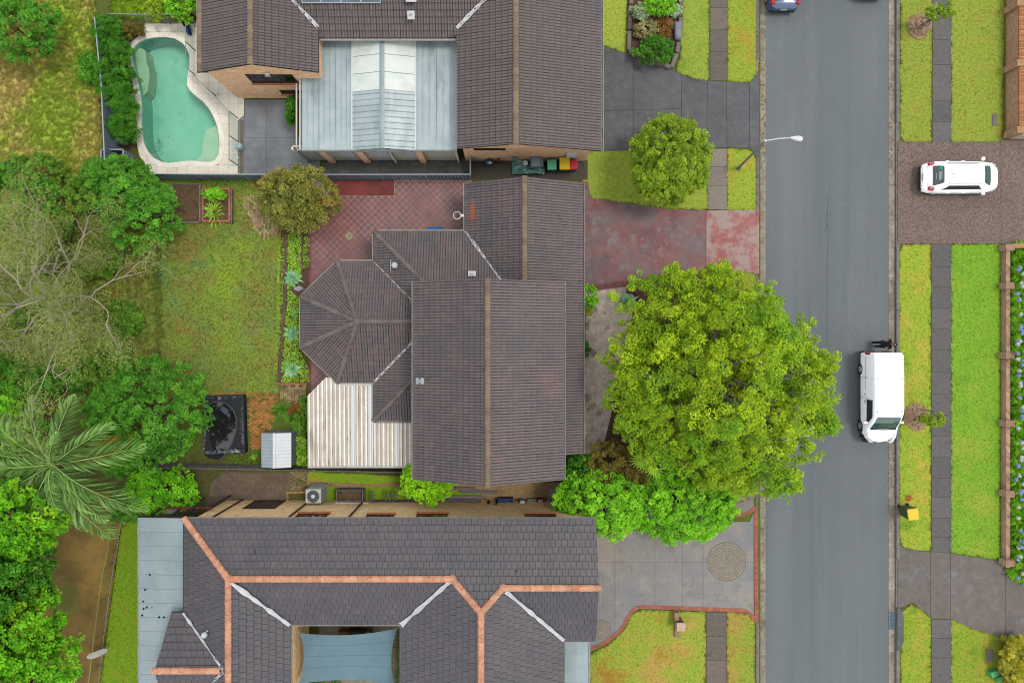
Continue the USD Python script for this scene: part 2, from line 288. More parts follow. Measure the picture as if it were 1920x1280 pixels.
def grass(name, a, b, c, layers):
    g = 1.75 if name == "grass_wild" else 1.42 if name == "grass_back" else 1.08
    layers = [(tuple(min(.8, x * g) for x in la[0]), *la[1:]) for la in layers]
    return M(name, [(0.28, C(a, g)), (0.5, C(b, g)), (0.72, C(c, g))], noise=(7, 5, 0.75), rough=0.85, spec=0.08, rnd=((0.82, 0.84, 0.8), (1.18, 1.16, 1.15)), layers=layers)
BROWN = [(C("#9c8a4a"), 0.5, 0.55, 0.72, 6, 0.6)]
g_front = grass("grass_front", "#8fa538", "#a6b948", "#bac858", [(C("#c9b45a"), 0.55, 0.58, 0.72, 6, 0.75), (C("#6f982a"), 0.4, 0.52, 0.7, 4, 0.6), (C("#c99a52"), 0.8, 0.67, 0.76, 5, 0.7)])
g_verge = grass("grass_verge", "#86a02e", "#a2b63c", "#bcc64e", [(C("#c8a048"), 0.5, 0.5, 0.68, 6, 0.75), (C("#a9793c"), 0.7, 0.64, 0.75, 5, 0.6)])
g_east = grass("grass_east", "#869a34", "#a0b044", "#b4c056", [(C("#b2a548"), 0.9, 0.5, 0.68, 7, 0.7), (C("#5f7a26"), 2.2, 0.6, 0.7, 5, 0.55), (C("#7b6a34"), 1.6, 0.63, 0.72, 6, 0.6)])
g_east3 = grass("grass_east_deep", "#649426", "#7aa62c", "#92b43a", [(C("#b0a848"), 0.3, 0.52, 0.72, 6, 0.55), (C("#568a28"), 0.7, 0.52, 0.7, 5, 0.5)])
g_east2 = grass("grass_east_green", "#7c9a28", "#94ae34", "#aaba48", [(C("#c4aa4a"), 0.6, 0.48, 0.66, 6, 0.7), (C("#b4aa42"), 0.35, 0.54, 0.74, 5, 0.6), (C("#5b8a1c"), 0.8, 0.55, 0.7, 4, 0.6)])
g_back = grass("grass_back", "#5f7430", "#73853a", "#899a40", [(C("#87a22c"), 0.2, 0.48, 0.66, 4, 0.75), (C("#86703e"), 0.7, 0.46, 0.64, 8, 0.7), (C("#668a58"), 0.4, 0.53, 0.68, 7, 0.6), (C("#a4703a"), 0.45, 0.58, 0.72, 8, 0.6), (C("#5f5032"), 2.6, 0.58, 0.72, 6, 0.45)])
g_wild = grass("grass_wild", "#8f9040", "#a39a4c", "#b4a65c", [(C("#b89b62"), 0.13, 0.46, 0.62, 6, 0.65), (C("#7f9e2c"), 0.2, 0.46, 0.60, 6, 0.85), (C("#9a7e50"), 1.4, 0.56, 0.72, 7, 0.4)])
g_south = grass("grass_south", "#80962e", "#98a83c", "#adb84e", [(C("#b79a50"), 0.35, 0.46, 0.58, 6, 0.85), (C("#a8702c"), 0.5, 0.56, 0.68, 6, 0.7), (C("#7fae34"), 0.4, 0.58, 0.68, 5, 0.8)])
g_side = grass("grass_side", "#6c9418", "#82a822", "#97b832", [(C("#b4923c"), 0.5, 0.55, 0.68, 6, 0.7)])
litter = M("leaf_litter", [(0.28, C("#5e4a26", 1.5)), (0.5, C("#80652f", 1.5)), (0.72, C("#a1853f", 1.5))], noise=(14, 6, 0.85), layers=[(C("#55461f"), 0.3, 0.45, 0.65, 5, 0.8), (C("#b39a3c"), 22, 0.64, 0.7, 2, 0.7), (C("#6b7d28"), 0.25, 0.56, 0.68, 5, 0.8)], bump=[(20, 0.8, 0.03)])
wild_soil = M("wild_ground", [(0.28, C("#4c4a20")), (0.5, C("#66642c")), (0.72, C("#86803c"))], noise=(8, 6, 0.8), layers=[(C("#5f7d22"), 0.3, 0.48, 0.62, 5, 0.8), (C("#4a3820"), 0.6, 0.56, 0.7, 6, 0.7)], bump=[(14, 0.8, 0.05)])

# ================================================================ ground, road, kerbs
POOL_PX = [(248,96),(253,87),(262,79),(274,74),(290,71),(310,70),(328,73),(342,81),(350,91),(355,104),(356,118),(354,133),(351,148),(351,160),(357,171),(368,181),(381,191),(392,204),(401,220),(408,238),(411,256),(412,274),(410,290),(404,300),(395,304),(382,304),(367,302),(351,302),(335,304),(318,306),(304,304),(290,297),(279,286),(271,271),(267,252),(265,232),(265,210),(265,190),(262,170),(257,148),(251,125),(248,110)]
pool = PP(POOL_PX).buffer(0.1).buffer(-0.1)
ROAD = sbox(14.77, -220, 22.13, 220)                   # between the two kerb lines
g = MB()
g.sheet(sbox(-220, -220, 14.55, 220).difference(pool.buffer(0.12)), 0.0)
g.sheet(sbox(22.62, -220, 220, 220), 0.0)
tr = sbox(14.55, -220, 22.62, 220); g.sheet(tr, -0.2)
for x, s in ((14.55, 1), (22.62, -1)):
    g.add([[x, -220, 0], [x, 220, 0], [x, 220, -0.2], [x, -220, -0.2]], [[0, 1, 2, 3]])
struct("ground", g, wild_soil, "bare and leafy ground under the gardens")
struct("road", MB().extrude(sbox(14.86, -220, 22.18, 220), -0.19, -0.12), asphalt, "grey asphalt street running past the houses")
# thin bitumen crack sealing on the road
crack_m = M("bitumen_seal", C("#4a5258"), rough=0.5)
ck = MB()
for pl in ([(1552,368),(1551,420),(1552,430),(1551,520)], [(1551,400),(1547,411),(1551,424),(1545,435)], [(1552,520),(1550,590),(1551,640)]):
    ck.extrude(LineString([A2(x, y, -0.12) for x, y in pl]).buffer(0.018), -0.118, -0.114)
p_ = one("crack_seal", "dark wiggly bitumen seal line along a crack in the road", "crack seal", ck, crack_m)
# gutters and kerbs, cast in lengths
KW = Thing("kerb", None, None, (14.6, 0, 0), kind="structure"); GW = Thing("gutter", None, None, (14.7, 0, 0), kind="structure")
KE = Thing("kerb", None, None, (22.4, 0, 0), kind="structure"); GE = Thing("gutter", None, None, (22.3, 0, 0), kind="structure")
data(KW.prim, "low concrete kerb on the western side of the street"); data(KE.prim, "grey concrete kerb on the eastern side of the street")
data(GW.prim, "tan concrete gutter strip along the western kerb"); data(GE.prim, "tan concrete gutter strip along the eastern kerb")
cross_w = [(84, 275, 4.6), (393, 512, 3.0), (965, 1180, 0)]; 
def crossing(y, spans): return any(A2(0, b)[1] < y < A2(0, a)[1] for a, b in spans)
for k in range(-14, 14):
    y0, y1 = k * 1.83 + 0.006 + (k % 3) * 0.03, (k + 1) * 1.83 - 0.006 + ((k + 1) % 3) * 0.03
    ym = (y0 + y1) / 2
    cw = crossing(ym, [(140, 290), (388, 515), (945, 1185)]); ce = crossing(ym, [(258, 462), (1025, 1150)])
    # west: gutter tray, then the kerb (laid back to almost flat at the driveways)
    def bar(x0, x1, za, zb, zbot=-0.2):
        m = MB(); v = [[x0,y0,zbot],[x1,y0,zbot],[x1,y0,zb],[x0,y0,za],[x0,y1,zbot],[x1,y1,zbot],[x1,y1,zb],[x0,y1,za]]
        return m.add(v, [[3,2,6,7],[0,3,7,4],[2,1,5,6],[0,1,2,3],[5,4,7,6]])
    GW.part("gutter_slab", bar(14.47, 14.90, -0.118, -0.106), gutter_m)
    KW.part("kerb_length", bar(14.30, 14.462, 0.03, -0.04 if cw else 0.02), kerb_m if not cw else gutter_m)
    GE.part("gutter_slab", bar(22.13, 22.50, -0.106, -0.118), gutter_m)
    KE.part("kerb_length", bar(22.512, 22.70, -0.03 if ce else 0.045, 0.03 if ce else 0.045), kerb_m)

# ---------------------------------------------------------------- lawns (each a sheet 4 mm up, with real tufts on it)
TUFTS = []
def lawn(name, pts, mat, label, dens=150, h=0.022, z=0.004, rag=0.10):
    p = PP(pts)
    # ragged edge
    q = []
    for ring in [p.exterior]:
        n = int(ring.length / 0.25)
        for i in range(n):
            c = ring.interpolate(i / n, normalized=True); q.append((c.x + R.normal(0, rag * 0.25), c.y + R.normal(0, rag * 0.25)))
    p2 = Polygon(q).buffer(0)
    struct(name, MB().sheet(p2, z), mat, label)
    if dens: TUFTS.append((p2, mat, dens, h, z))
    return p2
lawn("lawn", [(1127,-20),(1178,-20),(1176,99),(1150,93),(1127,84)], g_front, "narrow green lawn between the dark tiled roof and the garden bed")
lawn("lawn", [(1280,-20),(1330,-20),(1329,151),(1300,147),(1268,136),(1277,100),(1279,0)], g_front, "green lawn between the garden bed and the brown footpath")
lawn("verge", [(1365,-20),(1423,-20),(1422,134),(1408,154),(1364,153)], g_verge, "green verge with round orange dead patches north of the grey driveway")
lawn("lawn", [(1093,284),(1180,281),(1328,278),(1327,393),(1250,391),(1165,379),(1121,373),(1108,372),(1093,340)], g_front, "front lawn beneath the round tree beside the red driveway")
lawn("verge", [(1364,279),(1404,279),(1419,297),(1419,394),(1364,394)], g_verge, "small verge patch at the foot of the street lamp")
lawn("verge", [(1330,506),(1419,511),(1419,930),(1364,945),(1330,700)], g_verge, "verge under the big spreading tree")
lawn("lawn", [(1104,1227),(1140,1209),(1158,1195),(1171,1180),(1180,1160),(1190,1147),(1200,1142),(1323,1147),(1323,1300),(1104,1300)], g_south, "patchy green and brown front lawn with the brick letterbox")
lawn("verge", [(1363,1147),(1398,1148),(1415,1162),(1415,1300),(1363,1300)], g_south, "brownish verge beside the footpath at the bottom")
lawn("verge", [(1689,-20),(1748,-20),(1746,267),(1698,268),(1688,250)], g_east, "speckled verge with the upper sapling and its mulch ring")
lawn("lawn", [(1783,-20),(1883,-20),(1878,265),(1783,268)], g_east, "speckled lawn strip in front of the upper brick wall")
lawn("verge", [(1693,458),(1745,458),(1745,1032),(1700,1030),(1690,1018),(1686,1000),(1686,475)], g_east2, "long green verge beside the parked van")
lawn("lawn", [(1783,458),(1877,458),(1875,1050),(1783,1035)], g_east3, "long green lawn strip beside the agapanthus border")
lawn("verge", [(1690,1150),(1712,1131),(1745,1158),(1745,1300),(1689,1300)], g_east2, "small green verge beside the stormwater drain")
lawn("lawn", [(1783,1158),(1830,1180),(1880,1195),(1874,1300),(1783,1300)], g_east2, "lawn corner with the grey pit lid")
lawn("lawn", [(296,338),(470,336),(535,400),(534,720),(520,740),(300,760),(290,500)], g_back, "mottled green and brown back lawn", dens=130, h=0.04, z=.009)
lawn("rough_grass", [(-60,-60),(176,-60),(178,30),(192,315),(150,330),(120,430),(-60,440)], g_wild, "wild tan and green grass beyond the pool fence", dens=110, h=0.09, rag=0.4, z=.014)
lawn("rough_grass", [(120,430),(215,330),(300,420),(300,760),(120,720),(-60,760),(-60,440)], g_back, "rough shaded grass beneath the gum tree", dens=80, h=0.09, rag=0.3)
lawn("lawn", [(226,990),(262,960),(262,1300),(186,1300)], g_side, "bright green strip between the wire fence and the metal roof")
lawn("lawn", [(210,0),(268,0),(330,-20),(330,10),(285,40),(205,32)], g_side, "small bright lawn corner north of the pool fence", h=0.05)
struct("leaf_litter", MB().sheet(PP([(-40,880),(230,930),(228,985),(186,1300),(-40,1300)]), 0.004), litter, "brown leaf litter ground beyond the wire fence")
# tufts
blade = MB()
for k in range(9):
    a = k * 2.4; r = 0.012 + 0.03 * (k % 3) / 2; d = np.array([math.cos(a), math.sin(a)])
    b0 = d * r; w = np.array([-d[1], d[0]]) * 0.012
    tip = d * (r + 0.75 + 0.3 * (k % 2)) ; hgt = 0.55 + 0.3 * ((k * 7) % 5) / 4
    blade.add([[*(b0 - w * 2), 0], [*(b0 + w * 2), 0], [*(b0 + d * 0.35 + w * 3.5), hgt * 0.8], [*(tip * 0.9), hgt]], [[0, 1, 2], [0, 2, 3]])
by_mat = {}
for p2, mat, dens, h, z in TUFTS: by_mat.setdefault(str(mat.GetPath()), []).append((p2, mat, dens, h, z))
for mp, lst in by_mat.items():
    pts, sc = [], []
    for p2, mat, dens, h, z in lst:
        clip = p2.intersection(sbox(-33, -22.5, 33, 22.5))
        n = int(clip.area * dens); x0, y0, x1, y1 = clip.bounds
        c = R.uniform((x0, y0), (x1, y1), (int(n * (x1-x0)*(y1-y0) / max(clip.area, .1)) + 1, 2))
        c = c[shapely.contains_xy(clip, c[:, 0], c[:, 1])]
        pts.append(np.c_[c, np.full(len(c), z - 0.004)]); sc.append(h * R.uniform(0.6, 1.5, len(c)))
    # fringe along the edges
        e = clip.exterior if clip.geom_type == "Polygon" else max(clip.geoms, key=lambda q: q.area).exterior
        m = int(e.length / 0.07)
        ee = np.array([[*e.interpolate(R.uniform(), normalized=True).coords[0]] for _ in range(m)]) + R.normal(0, 0.045, (m, 2))
        pts.append(np.c_[ee, np.full(m, z)]); sc.append((h + .02) * R.uniform(0.8, 1.8, m))
    pts, sc = np.vstack(pts), np.concatenate(sc)
    path = numbered("/World", "grass_tufts")
    pi = UsdGeom.PointInstancer.Define(stage, path)
    put(path + "/tuft", blade, lst[0][1])
    pi.CreatePrototypesRel().SetTargets([path + "/tuft"])
    pi.CreatePositionsAttr(Vt.Vec3fArray.FromNumpy(pts.astype(np.float32)))
    pi.CreateProtoIndicesAttr(Vt.IntArray.FromNumpy(np.zeros(len(pts), np.int32)))
    ang = R.uniform(0, 2 * np.pi, len(pts))
    pi.CreateOrientationsAttr(Vt.QuathArray([Gf.Quath(float(math.cos(a / 2)), 0, 0, float(math.sin(a / 2))) for a in ang]))
    pi.CreateScalesAttr(Vt.Vec3fArray.FromNumpy(np.c_[sc * 1.6, sc * 1.6, sc].astype(np.float32)))
    data(pi.GetPrim(), "short grass blades growing over the " + lst[0][1].GetPath().name.replace("_", " "), "grass", kind="stuff")

# ---------------------------------------------------------------- footpaths, slab by slab
def slabs(thing, x0, x1, ys, mat, z=0.03, gap=0.012, name="slab"):
    for a, b in zip(ys[:-1], ys[1:]):
        p = PP([(x0, a), (x1, a), (x1, b), (x0, b)]).buffer(-gap, join_style=2)
        thing.part(name, MB().extrude(p, -0.02, z + R.normal(0, 0.003)), mat)
fw = Thing("footpath", "brown concrete footpath slabs on the house side of the street", None, at(1347, 640), kind="structure")
slabs(fw, 1331, 1365, [-20, 15, 57, 97, 152], path_n)
slabs(fw, 1327, 1363, [279, 313, 348, 393], path_l)
slabs(fw, 1324, 1362, [1147, 1192, 1237, 1290], path_n)
fe = Thing("footpath", "grey concrete footpath slabs on the far side of the street", None, at(1765, 640), kind="structure")
slabs(fe, 1748, 1783, [-20, 28, 75, 122, 190, 229, 267], path_e)
slabs(fe, 1746, 1783, [458, 500, 538, 578, 617, 656, 698, 738, 778, 817, 857, 896, 932, 970, 1006, 1035], path_e)
slabs(fe, 1746, 1783, [1160, 1195, 1232, 1290], path_e)
# ---------------------------------------------------------------- driveways, panel by panel
dn = Thing("driveway", "dark grey concrete driveway with saw-cut panels", None, at(1270, 190), kind="structure")
for q in ([(1124,85),(1152,93),(1128,108),(1124,110)], [(1124,112),(1153,94),(1187,104),(1187,207),(1124,208)], [(1187,104),(1231,116),(1278,140),(1277,204),(1187,207)],
          [(1278,140),(1303,148),(1326,152),(1325,278),(1277,279)], [(1326,152),(1362,154),(1363,277),(1325,278)], [(1362,154),(1405,155),(1405,278),(1363,277)], [(1405,155),(1423,136),(1423,297),(1405,278)],
          [(1124,208),(1187,207),(1187,282),(1124,284)], [(1187,207),(1277,204),(1277,280),(1187,282)]):
    dn.part("concrete_panel", MB().extrude(PP(q).buffer(-0.012, join_style=2), -0.02, 0.028 + R.normal(0, 0.002)), drive_n)
dr = Thing("driveway", "worn red painted concrete driveway leading to the garage", None, at(1250, 450), kind="structure")
dr.part("concrete_slab", MB().extrude(PP([(1088,340),(1102,340),(1107,371),(1121,374),(1165,380),(1250,392),(1323,395),(1323,507),(1290,510),(1240,519),(1130,537),(1088,537)]), -0.02, 0.03), red_conc)
dr.part("concrete_slab", MB().extrude(PP([(1324,395),(1423,393),(1423,513),(1360,508),(1324,507)]), -0.02, 0.028), red_worn, label="paler pink worn crossing slab")
for a, b in (((1112, 540), (1200, 528)), ((1200, 528), (1240, 519)), ((1240, 519), (1300, 512))):
    dr.part("edging", MB().extrude(LineString([A2(*a), A2(*b)]).buffer(0.16, cap_style=2), -0.02, 0.09), red_edge)
da = Thing("driveway", "brown pebble aggregate driveway under the white hatchback", None, at(1800, 360), kind="structure")
da.part("concrete_panel", MB().extrude(PP([(1683,266),(1876,266),(1876,457),(1683,457)]), -0.02, 0.03), aggregate)
da.part("concrete_panel", MB().extrude(PP([(1876.5,262),(2100,262),(2100,457),(1876.5,457)]), -0.02, 0.033), aggregate)
de = Thing("driveway", "brownish grey concrete driveway at the lower right", None, at(1800, 1100), kind="structure")
for q in ([(1683,1010),(1690,1025),(1744,1034),(1744,1158),(1712,1129),(1683,1140)], [(1744,1034),(1782,1036),(1782,1160),(1744,1158)], [(1782,1036),(1885,1052),(1885,1196),(1830,1181),(1782,1160)], [(1885,1052),(1930,1085),(2100,1090),(2100,1196),(1885,1196)]):
    de.part("concrete_panel", MB().extrude(PP(q).buffer(-0.012, join_style=2), -0.02, 0.028 + R.normal(0, 0.002)), drive_e)
ds = Thing("driveway", "grey stamped concrete driveway with round medallion and red border", None, at(1270, 1070), kind="structure")
drv = PP([(1085,972),(1150,940),(1300,930),(1366,978),(1405,977),(1413,960),(1413,1160),(1398,1146),(1323,1145),(1198,1140),(1187,1146),(1177,1160),(1168,1180),(1155,1193),(1138,1206),(1085,1230)])
med = Point(*A2(1362, 1052)).buffer(1.13); semi = Point(*A2(1127, 1179)).buffer(0.56)
for y0, y1 in ((900, 1053), (1053, 1240)):
    for x0, x1 in ((1080, 1152), (1152, 1228), (1228, 1280), (1280, 1318), (1318, 1420)):
        ds.part("concrete_panel", MB().extrude(drv.intersection(PR(x0, y0, x1, y1)).buffer(-0.006, join_style=2).difference(med.buffer(0.01)).difference(semi.buffer(0.01)), -0.02, 0.028), stamp_m)
med_m = M("medallion_stone", [(0.3, C("#8f877a")), (0.6, C("#a09787")), (0.8, C("#aca392"))], noise=(4, 5, 0.7), tint=((0.92, 0.92, 0.91), (1.06, 1.06, 1.05)))
def medallion(c, r, rings, name):
    m = MB()
    for k in range(rings):
        r0, r1 = r * k / rings, r * (k + 1) / rings - 0.014; n = max(5, int(2 * math.pi * (r0 + r1) / 2 / 0.17))
        for i in range(n):
            a0, a1 = 2 * math.pi * (i + 0.03 + 0.5 * (k % 2)) / n, 2 * math.pi * (i + 0.97 + 0.5 * (k % 2)) / n
            aa = np.linspace(a0, a1, 4)
            q = Polygon([(c[0] + r1 * math.cos(t), c[1] + r1 * math.sin(t)) for t in aa] + [(c[0] + r0 * math.cos(t), c[1] + r0 * math.sin(t)) for t in aa[::-1]]).buffer(0)
            m.extrude(q, 0.0, 0.03 + R.normal(0, 0.002), t=R.uniform())
    ds.part(name, m, med_m, kind="stuff", label="round stamped medallion of pale stone rings" if r > 1 else "small round medallion by the garage")
medallion(A2(1362, 1052), 1.12, 7, "medallion_stones"); medallion(A2(1127, 1179), 0.55, 4, "medallion_stones")
def ring_base(pg): ds.part("mortar_bed", MB().extrude(pg, -0.02, 0.018), M("mortar_bed", C("#8a8479"), rough=0.9))
ring_base(med); ring_base(semi)
border_m = M("red_border_paver", [(0.3, C("#9c5a48")), (0.6, C("#b7715c")), (0.8, C("#c58872"))], noise=(5, 5, 0.7), rnd=((0.85, 0.85, 0.85), (1.1, 1.1, 1.1)))
def border(pts, w=0.22, step=0.34):
    ln = LineString([A2(*p) for p in pts]); n = int(ln.length / step)
    for i in range(n):
        a, b = ln.interpolate((i + 0.02) / n, normalized=True), ln.interpolate((i + 0.98) / n, normalized=True)
        ds.part("border_paver", MB().extrude(LineString([a, b]).buffer(w / 2, cap_style=2), -0.02, 0.04 + R.normal(0, 0.002)), border_m)
border([(1360,967),(1402,963),(1417,950)]); border([(1417,951),(1418,1164)]); border([(1418,1162),(1398,1143),(1323,1141),(1200,1136),(1188,1141),(1176,1158),(1166,1178),(1152,1190),(1136,1203),(1108,1216)])
struct("footpath", MB().extrude(PP([(1363,930),(1413,930),(1413,958),(1402,962),(1363,965)]), -0.02, 0.026), path_l, "short piece of footpath at the edge of the big tree")
# ================================================================ roofs: envelope of planes, real tiles on them
def plane3(a, b, c):
    n = np.cross(np.subtract(b, a), np.subtract(c, a)); 
    return (-n[0] / n[2], -n[1] / n[2], float(np.dot(n, a) / n[2]))
def half(poly, pf, pg):
    """part of poly where plane pg lies above plane pf"""
    a, b, c = pg[0] - pf[0], pg[1] - pf[1], pg[2] - pf[2]
    L = math.hypot(a, b)
    if L < 1e-6: return poly if c > 1e-4 else Polygon()
    nx, ny = a / L, b / L; d = -c / L                      # nx x + ny y > d
    p0 = np.array([nx * d, ny * d]); t = np.array([-ny, nx]); n = np.array([nx, ny]); B = 200
    return poly.intersection(Polygon([p0 - t * B, p0 + t * B, p0 + t * B + n * B, p0 - t * B + n * B]))
def envelope(faces):
    out = []
    for i, (p, pl) in enumerate(faces):
        v = p
        for j, (q, pm) in enumerate(faces):
            if j != i and not v.is_empty: v = v.difference(half(q, pl, pm).buffer(1e-6))
        if not v.is_empty:
            v = v.buffer(0.002).buffer(-0.002)
            for g in geoms(v):
                if g.area > 0.05: out.append((g, pl))
    return out
def tile_field(face, plane, w, course, kind, rng, jitter=0.0):
    """yields (centre z, whole, MB) for every tile over the plan polygon; a tile is a small strip profile with a front lip"""
    a, b, c = plane; gl = math.hypot(a, b); up = np.array([a, b]) / gl; u = np.array([up[1], -up[0]])
    cos = 1 / math.sqrt(1 + gl * gl); dv = course * cos
    co = np.array(face.exterior.coords)
    us, vs = co @ u, co @ up
    v0 = vs.min()
    prof = {"roll": [(0.0, -0.008), (0.045, 0.002), (0.10, 0.026), (0.40, 0.026), (0.46, 0.002), (0.52, -0.008), (0.58, 0.002), (0.63, 0.026), (0.92, 0.026), (0.975, 0.002)],
            "flat": [(0.012, 0.0), (0.05, 0.008), (0.95, 0.008), (0.985, 0.0)]}[kind]
    res = []
    shapely.prepare(face)
    nv = int(math.ceil((vs.max() - v0) / dv - 0.02))
    for j in range(nv):
        va, vb = v0 + j * dv, v0 + (j + 1) * dv
        off = (0.5 * (j % 2) * w if kind == "flat" else 0.0) + (rng.uniform(-jitter, jitter) * w if jitter else 0)
        k0 = int(math.floor((us.min() - off) / w)) - 1; k1 = int(math.ceil((us.max() - off) / w)) + 1
        for k in range(k0, k1):
            ua = off + k * w
            if ua > us.max() or ua + w < us.min(): continue
            vb2 = vb + 0.02
            cell = Polygon([u * ua + up * va, u * (ua + w) + up * va, u * (ua + w) + up * vb, u * ua + up * vb])
            whole = face.contains(cell)
            if not whole and not face.intersects(cell): continue
            lift = rng.normal(0, 0.005); front = 0.06; ti = rng.uniform()
            def pos(uf, v, h, dz=0.0):
                p = u * (ua + uf * w) + up * v; fr = (v - va) / dv
                return [p[0], p[1], a * p[0] + b * p[1] + c + h + front * (1 - fr) + 0.012 + lift + dz]
            if whole:
                V, F = [], []
                for uf, h in prof: V += [pos(uf, va, h), pos(uf, vb2, h), pos(uf, va, h, -0.05)]
                n = len(prof)
                for i in range(n - 1):
                    p, q = 3 * i, 3 * (i + 1)
                    F += [[p, q, q + 1], [p, q + 1, p + 1], [p + 2, q + 2, q], [p + 2, q, p]]
                F = np.array(F)
                res.append((np.mean(V, 0), True, (np.array(V), F, j)))
            else:
                V, F = [], []
                for (f0, h0), (f1, h1) in zip(prof[:-1], prof[1:]):
                    strip = Polygon([u * (ua + f0 * w) + up * va, u * (ua + f1 * w) + up * va, u * (ua + f1 * w) + up * vb, u * (ua + f0 * w) + up * vb])
                    x = strip.intersection(face)
                    for g in geoms(x):
                        cc = np.array(shapely.geometry.polygon.orient(g).exterior.coords)[:-1]
                        if len(cc) < 3: continue
                        m0 = len(V)
                        for p in cc:
                            uf = ((p @ u) - ua) / w; h = h0 + (h1 - h0) * np.clip((uf - f0) / (f1 - f0), 0, 1)
                            V.append(pos(uf, p @ up, h))
                        F += [[m0, m0 + i, m0 + i + 1] for i in range(1, len(cc) - 1)]
                if F: res.append((np.mean(V, 0), False, (np.array(V), np.array(F), j)))
    return res
def up_faces(V, F):
    n = np.cross(V[F[:, 1]] - V[F[:, 0]], V[F[:, 2]] - V[F[:, 0]])[:, 2]
    F = F.copy(); F[n < 0] = F[n < 0][:, ::-1]; return F
def tint_at(p, rng, patch):
    """weathered patches of redder and paler tiles"""
    n = meshkit.fbm(np.array([p[0] * 0.55 + patch, p[1] * 0.55, 3.3]), 3, seed=5); m = meshkit.fbm(np.array([p[0] * 2.1, p[1] * 2.1 + patch, 9.0]), 2, seed=11)
    return float(np.clip(0.5 + (n - 0.5) * 0.9 + (m - 0.5) * 0.7 + rng.normal(0, 0.11), 0, 1))
def roof(house, faces, w, course, kind, tile_mat, under_mat, keep=300, jitter=0.0, seed=1, thick=0.10, patch=0.0, bigfirst=None, odd=None):
    """one roof_slope part per face; the tiles that show largest are its children, the rest one joined part of the house"""
    rng = np.random.default_rng(seed); allt = []
    for face, pl in faces:
        sp = house.part("roof_slope", MB().planar(face, pl, 0.0, 0.5, thick), under_mat)
        for ctr, whole, geo in tile_field(face, pl, w, course, kind, rng, jitter): allt.append((ctr, whole, geo, sp))
    def key(e):
        ctr = e[0]; px, py = 960 + ctr[0] * SC * HC / (HC - ctr[2]), 640 - ctr[1] * SC * HC / (HC - ctr[2])
        return (not (e[1] and 8 < px < 1912 and 8 < py < 1272), -ctr[2] if bigfirst is None else bigfirst(ctr))
    allt.sort(key=key); rest = MB()
    for i, (ctr, whole, (V, F, j), sp) in enumerate(allt):
        t = tint_at(ctr, rng, patch); F = up_faces(V, F) if not whole else F
        if odd and whole and odd[0](ctr): house.part("tile", MB().add(V, F, t), odd[1], parent=sp, label="orange replacement roof tile")
        elif i < keep and whole: house.part("tile", MB().add(V, F, t), tile_mat, parent=sp)
        else: rest.add(V, F, t)
    house.part("roof_tiles", rest, tile_mat, kind="stuff")
    return len(allt)
def zof(pl, p): return pl[0] * p[0] + pl[1] * p[1] + pl[2]
def ridge_caps(house, a, b, mat, r=0.17, step=0.40, flat=1.0, name="ridge_tile", rng=np.random.default_rng(3), lift=0.0):
    """a row of half-round ridge tiles from a to b (3d)"""
    a, b = np.asarray(a, float), np.asarray(b, float); L = np.linalg.norm(b - a); n = max(1, int(round(L / step))); d = (b - a) / L
    s = np.cross(d, [0, 0, 1.0]); s /= np.linalg.norm(s); upv = np.cross(s, d)
    ang = np.linspace(-0.12, math.pi + 0.12, 9)
    for i in range(n):
        m = MB(); p0, p1 = a + d * (L * i / n - 0.02), a + d * (L * (i + 1) / n)
        r0, r1 = r * 1.07 + rng.normal(0, 0.004), r * 0.97
        v = [p + upv * (lift + q * math.sin(t) * flat * 0.8 - 0.02) + s * q * math.cos(t) for p, q in ((p0, r0), (p1, r1)) for t in ang]
        k = len(ang); f = [[j, j + 1, k + j + 1, k + j] for j in range(k - 1)]
        m.add(v, f, rng.uniform()); V, F, T = m.arrays()
        m2 = MB().add(V, up_faces(V, F), T); e = [p0 + upv * (lift - 0.03)] + v[:k]; m2.add(e, [[0, j + 1, j + 2] for j in range(k - 1)], rng.uniform())
        house.part(name, m2, mat)
def strip3(house, a, b, w, mat, name, lift=0.03, label=None, wob=0.0):
    a, b = np.asarray(a, float), np.asarray(b, float); d = b - a; s = np.array([d[1], -d[0], 0]); s /= np.linalg.norm(s)
    n = 12; m = MB(); rg = np.random.default_rng(int(abs(a[0] * 100)))
    v = []
    for i in range(n + 1):
        p = a + d * i / n + np.array([0, 0, lift]); ww = w / 2 * (1 + rg.normal(0, wob))
        v += [p + s * ww + [0, 0, 0.05], p - [0, 0, 0.0], p - s * ww + [0, 0, 0.05]]
    f = []
    for i in range(n):
        q = 3 * i; f += [[q, q + 1, q + 4, q + 3], [q + 1, q + 2, q + 5, q + 4]]
    m.add(v, f); V, F, T = m.arrays(); house.part(name, MB().add(V, up_faces(V, F)), mat, label=label)
def gutter(house, a, b, mat, w=0.10, h=0.10, name="gutter", out=None):
    """box gutter below an eave edge from a to b; out: side vector pointing away from the house"""
    a, b = np.asarray(a, float), np.asarray(b, float); d = b - a; d /= np.linalg.norm(d); s = np.array([d[1], -d[0], 0]); s /= np.linalg.norm(s)
    if out is not None and np.dot(s[:2], out) < 0: s = -s
    o = np.array([0, 0, -0.02]); prof = [(0.0, 0.02), (0.0, -h), (w, -h), (w + 0.01, 0.03), (w - 0.012, 0.03), (w - 0.012, -h + 0.015), (0.012, -h + 0.015), (0.012, 0.02)]
    v = [p + o + s * x + np.array([0, 0, z]) for p in (a, b) for x, z in prof]; n = len(prof)
    f = [[i, (i + 1) % n, n + (i + 1) % n, n + i] for i in range(n)]
    house.part(name, MB().add(v, f), mat)

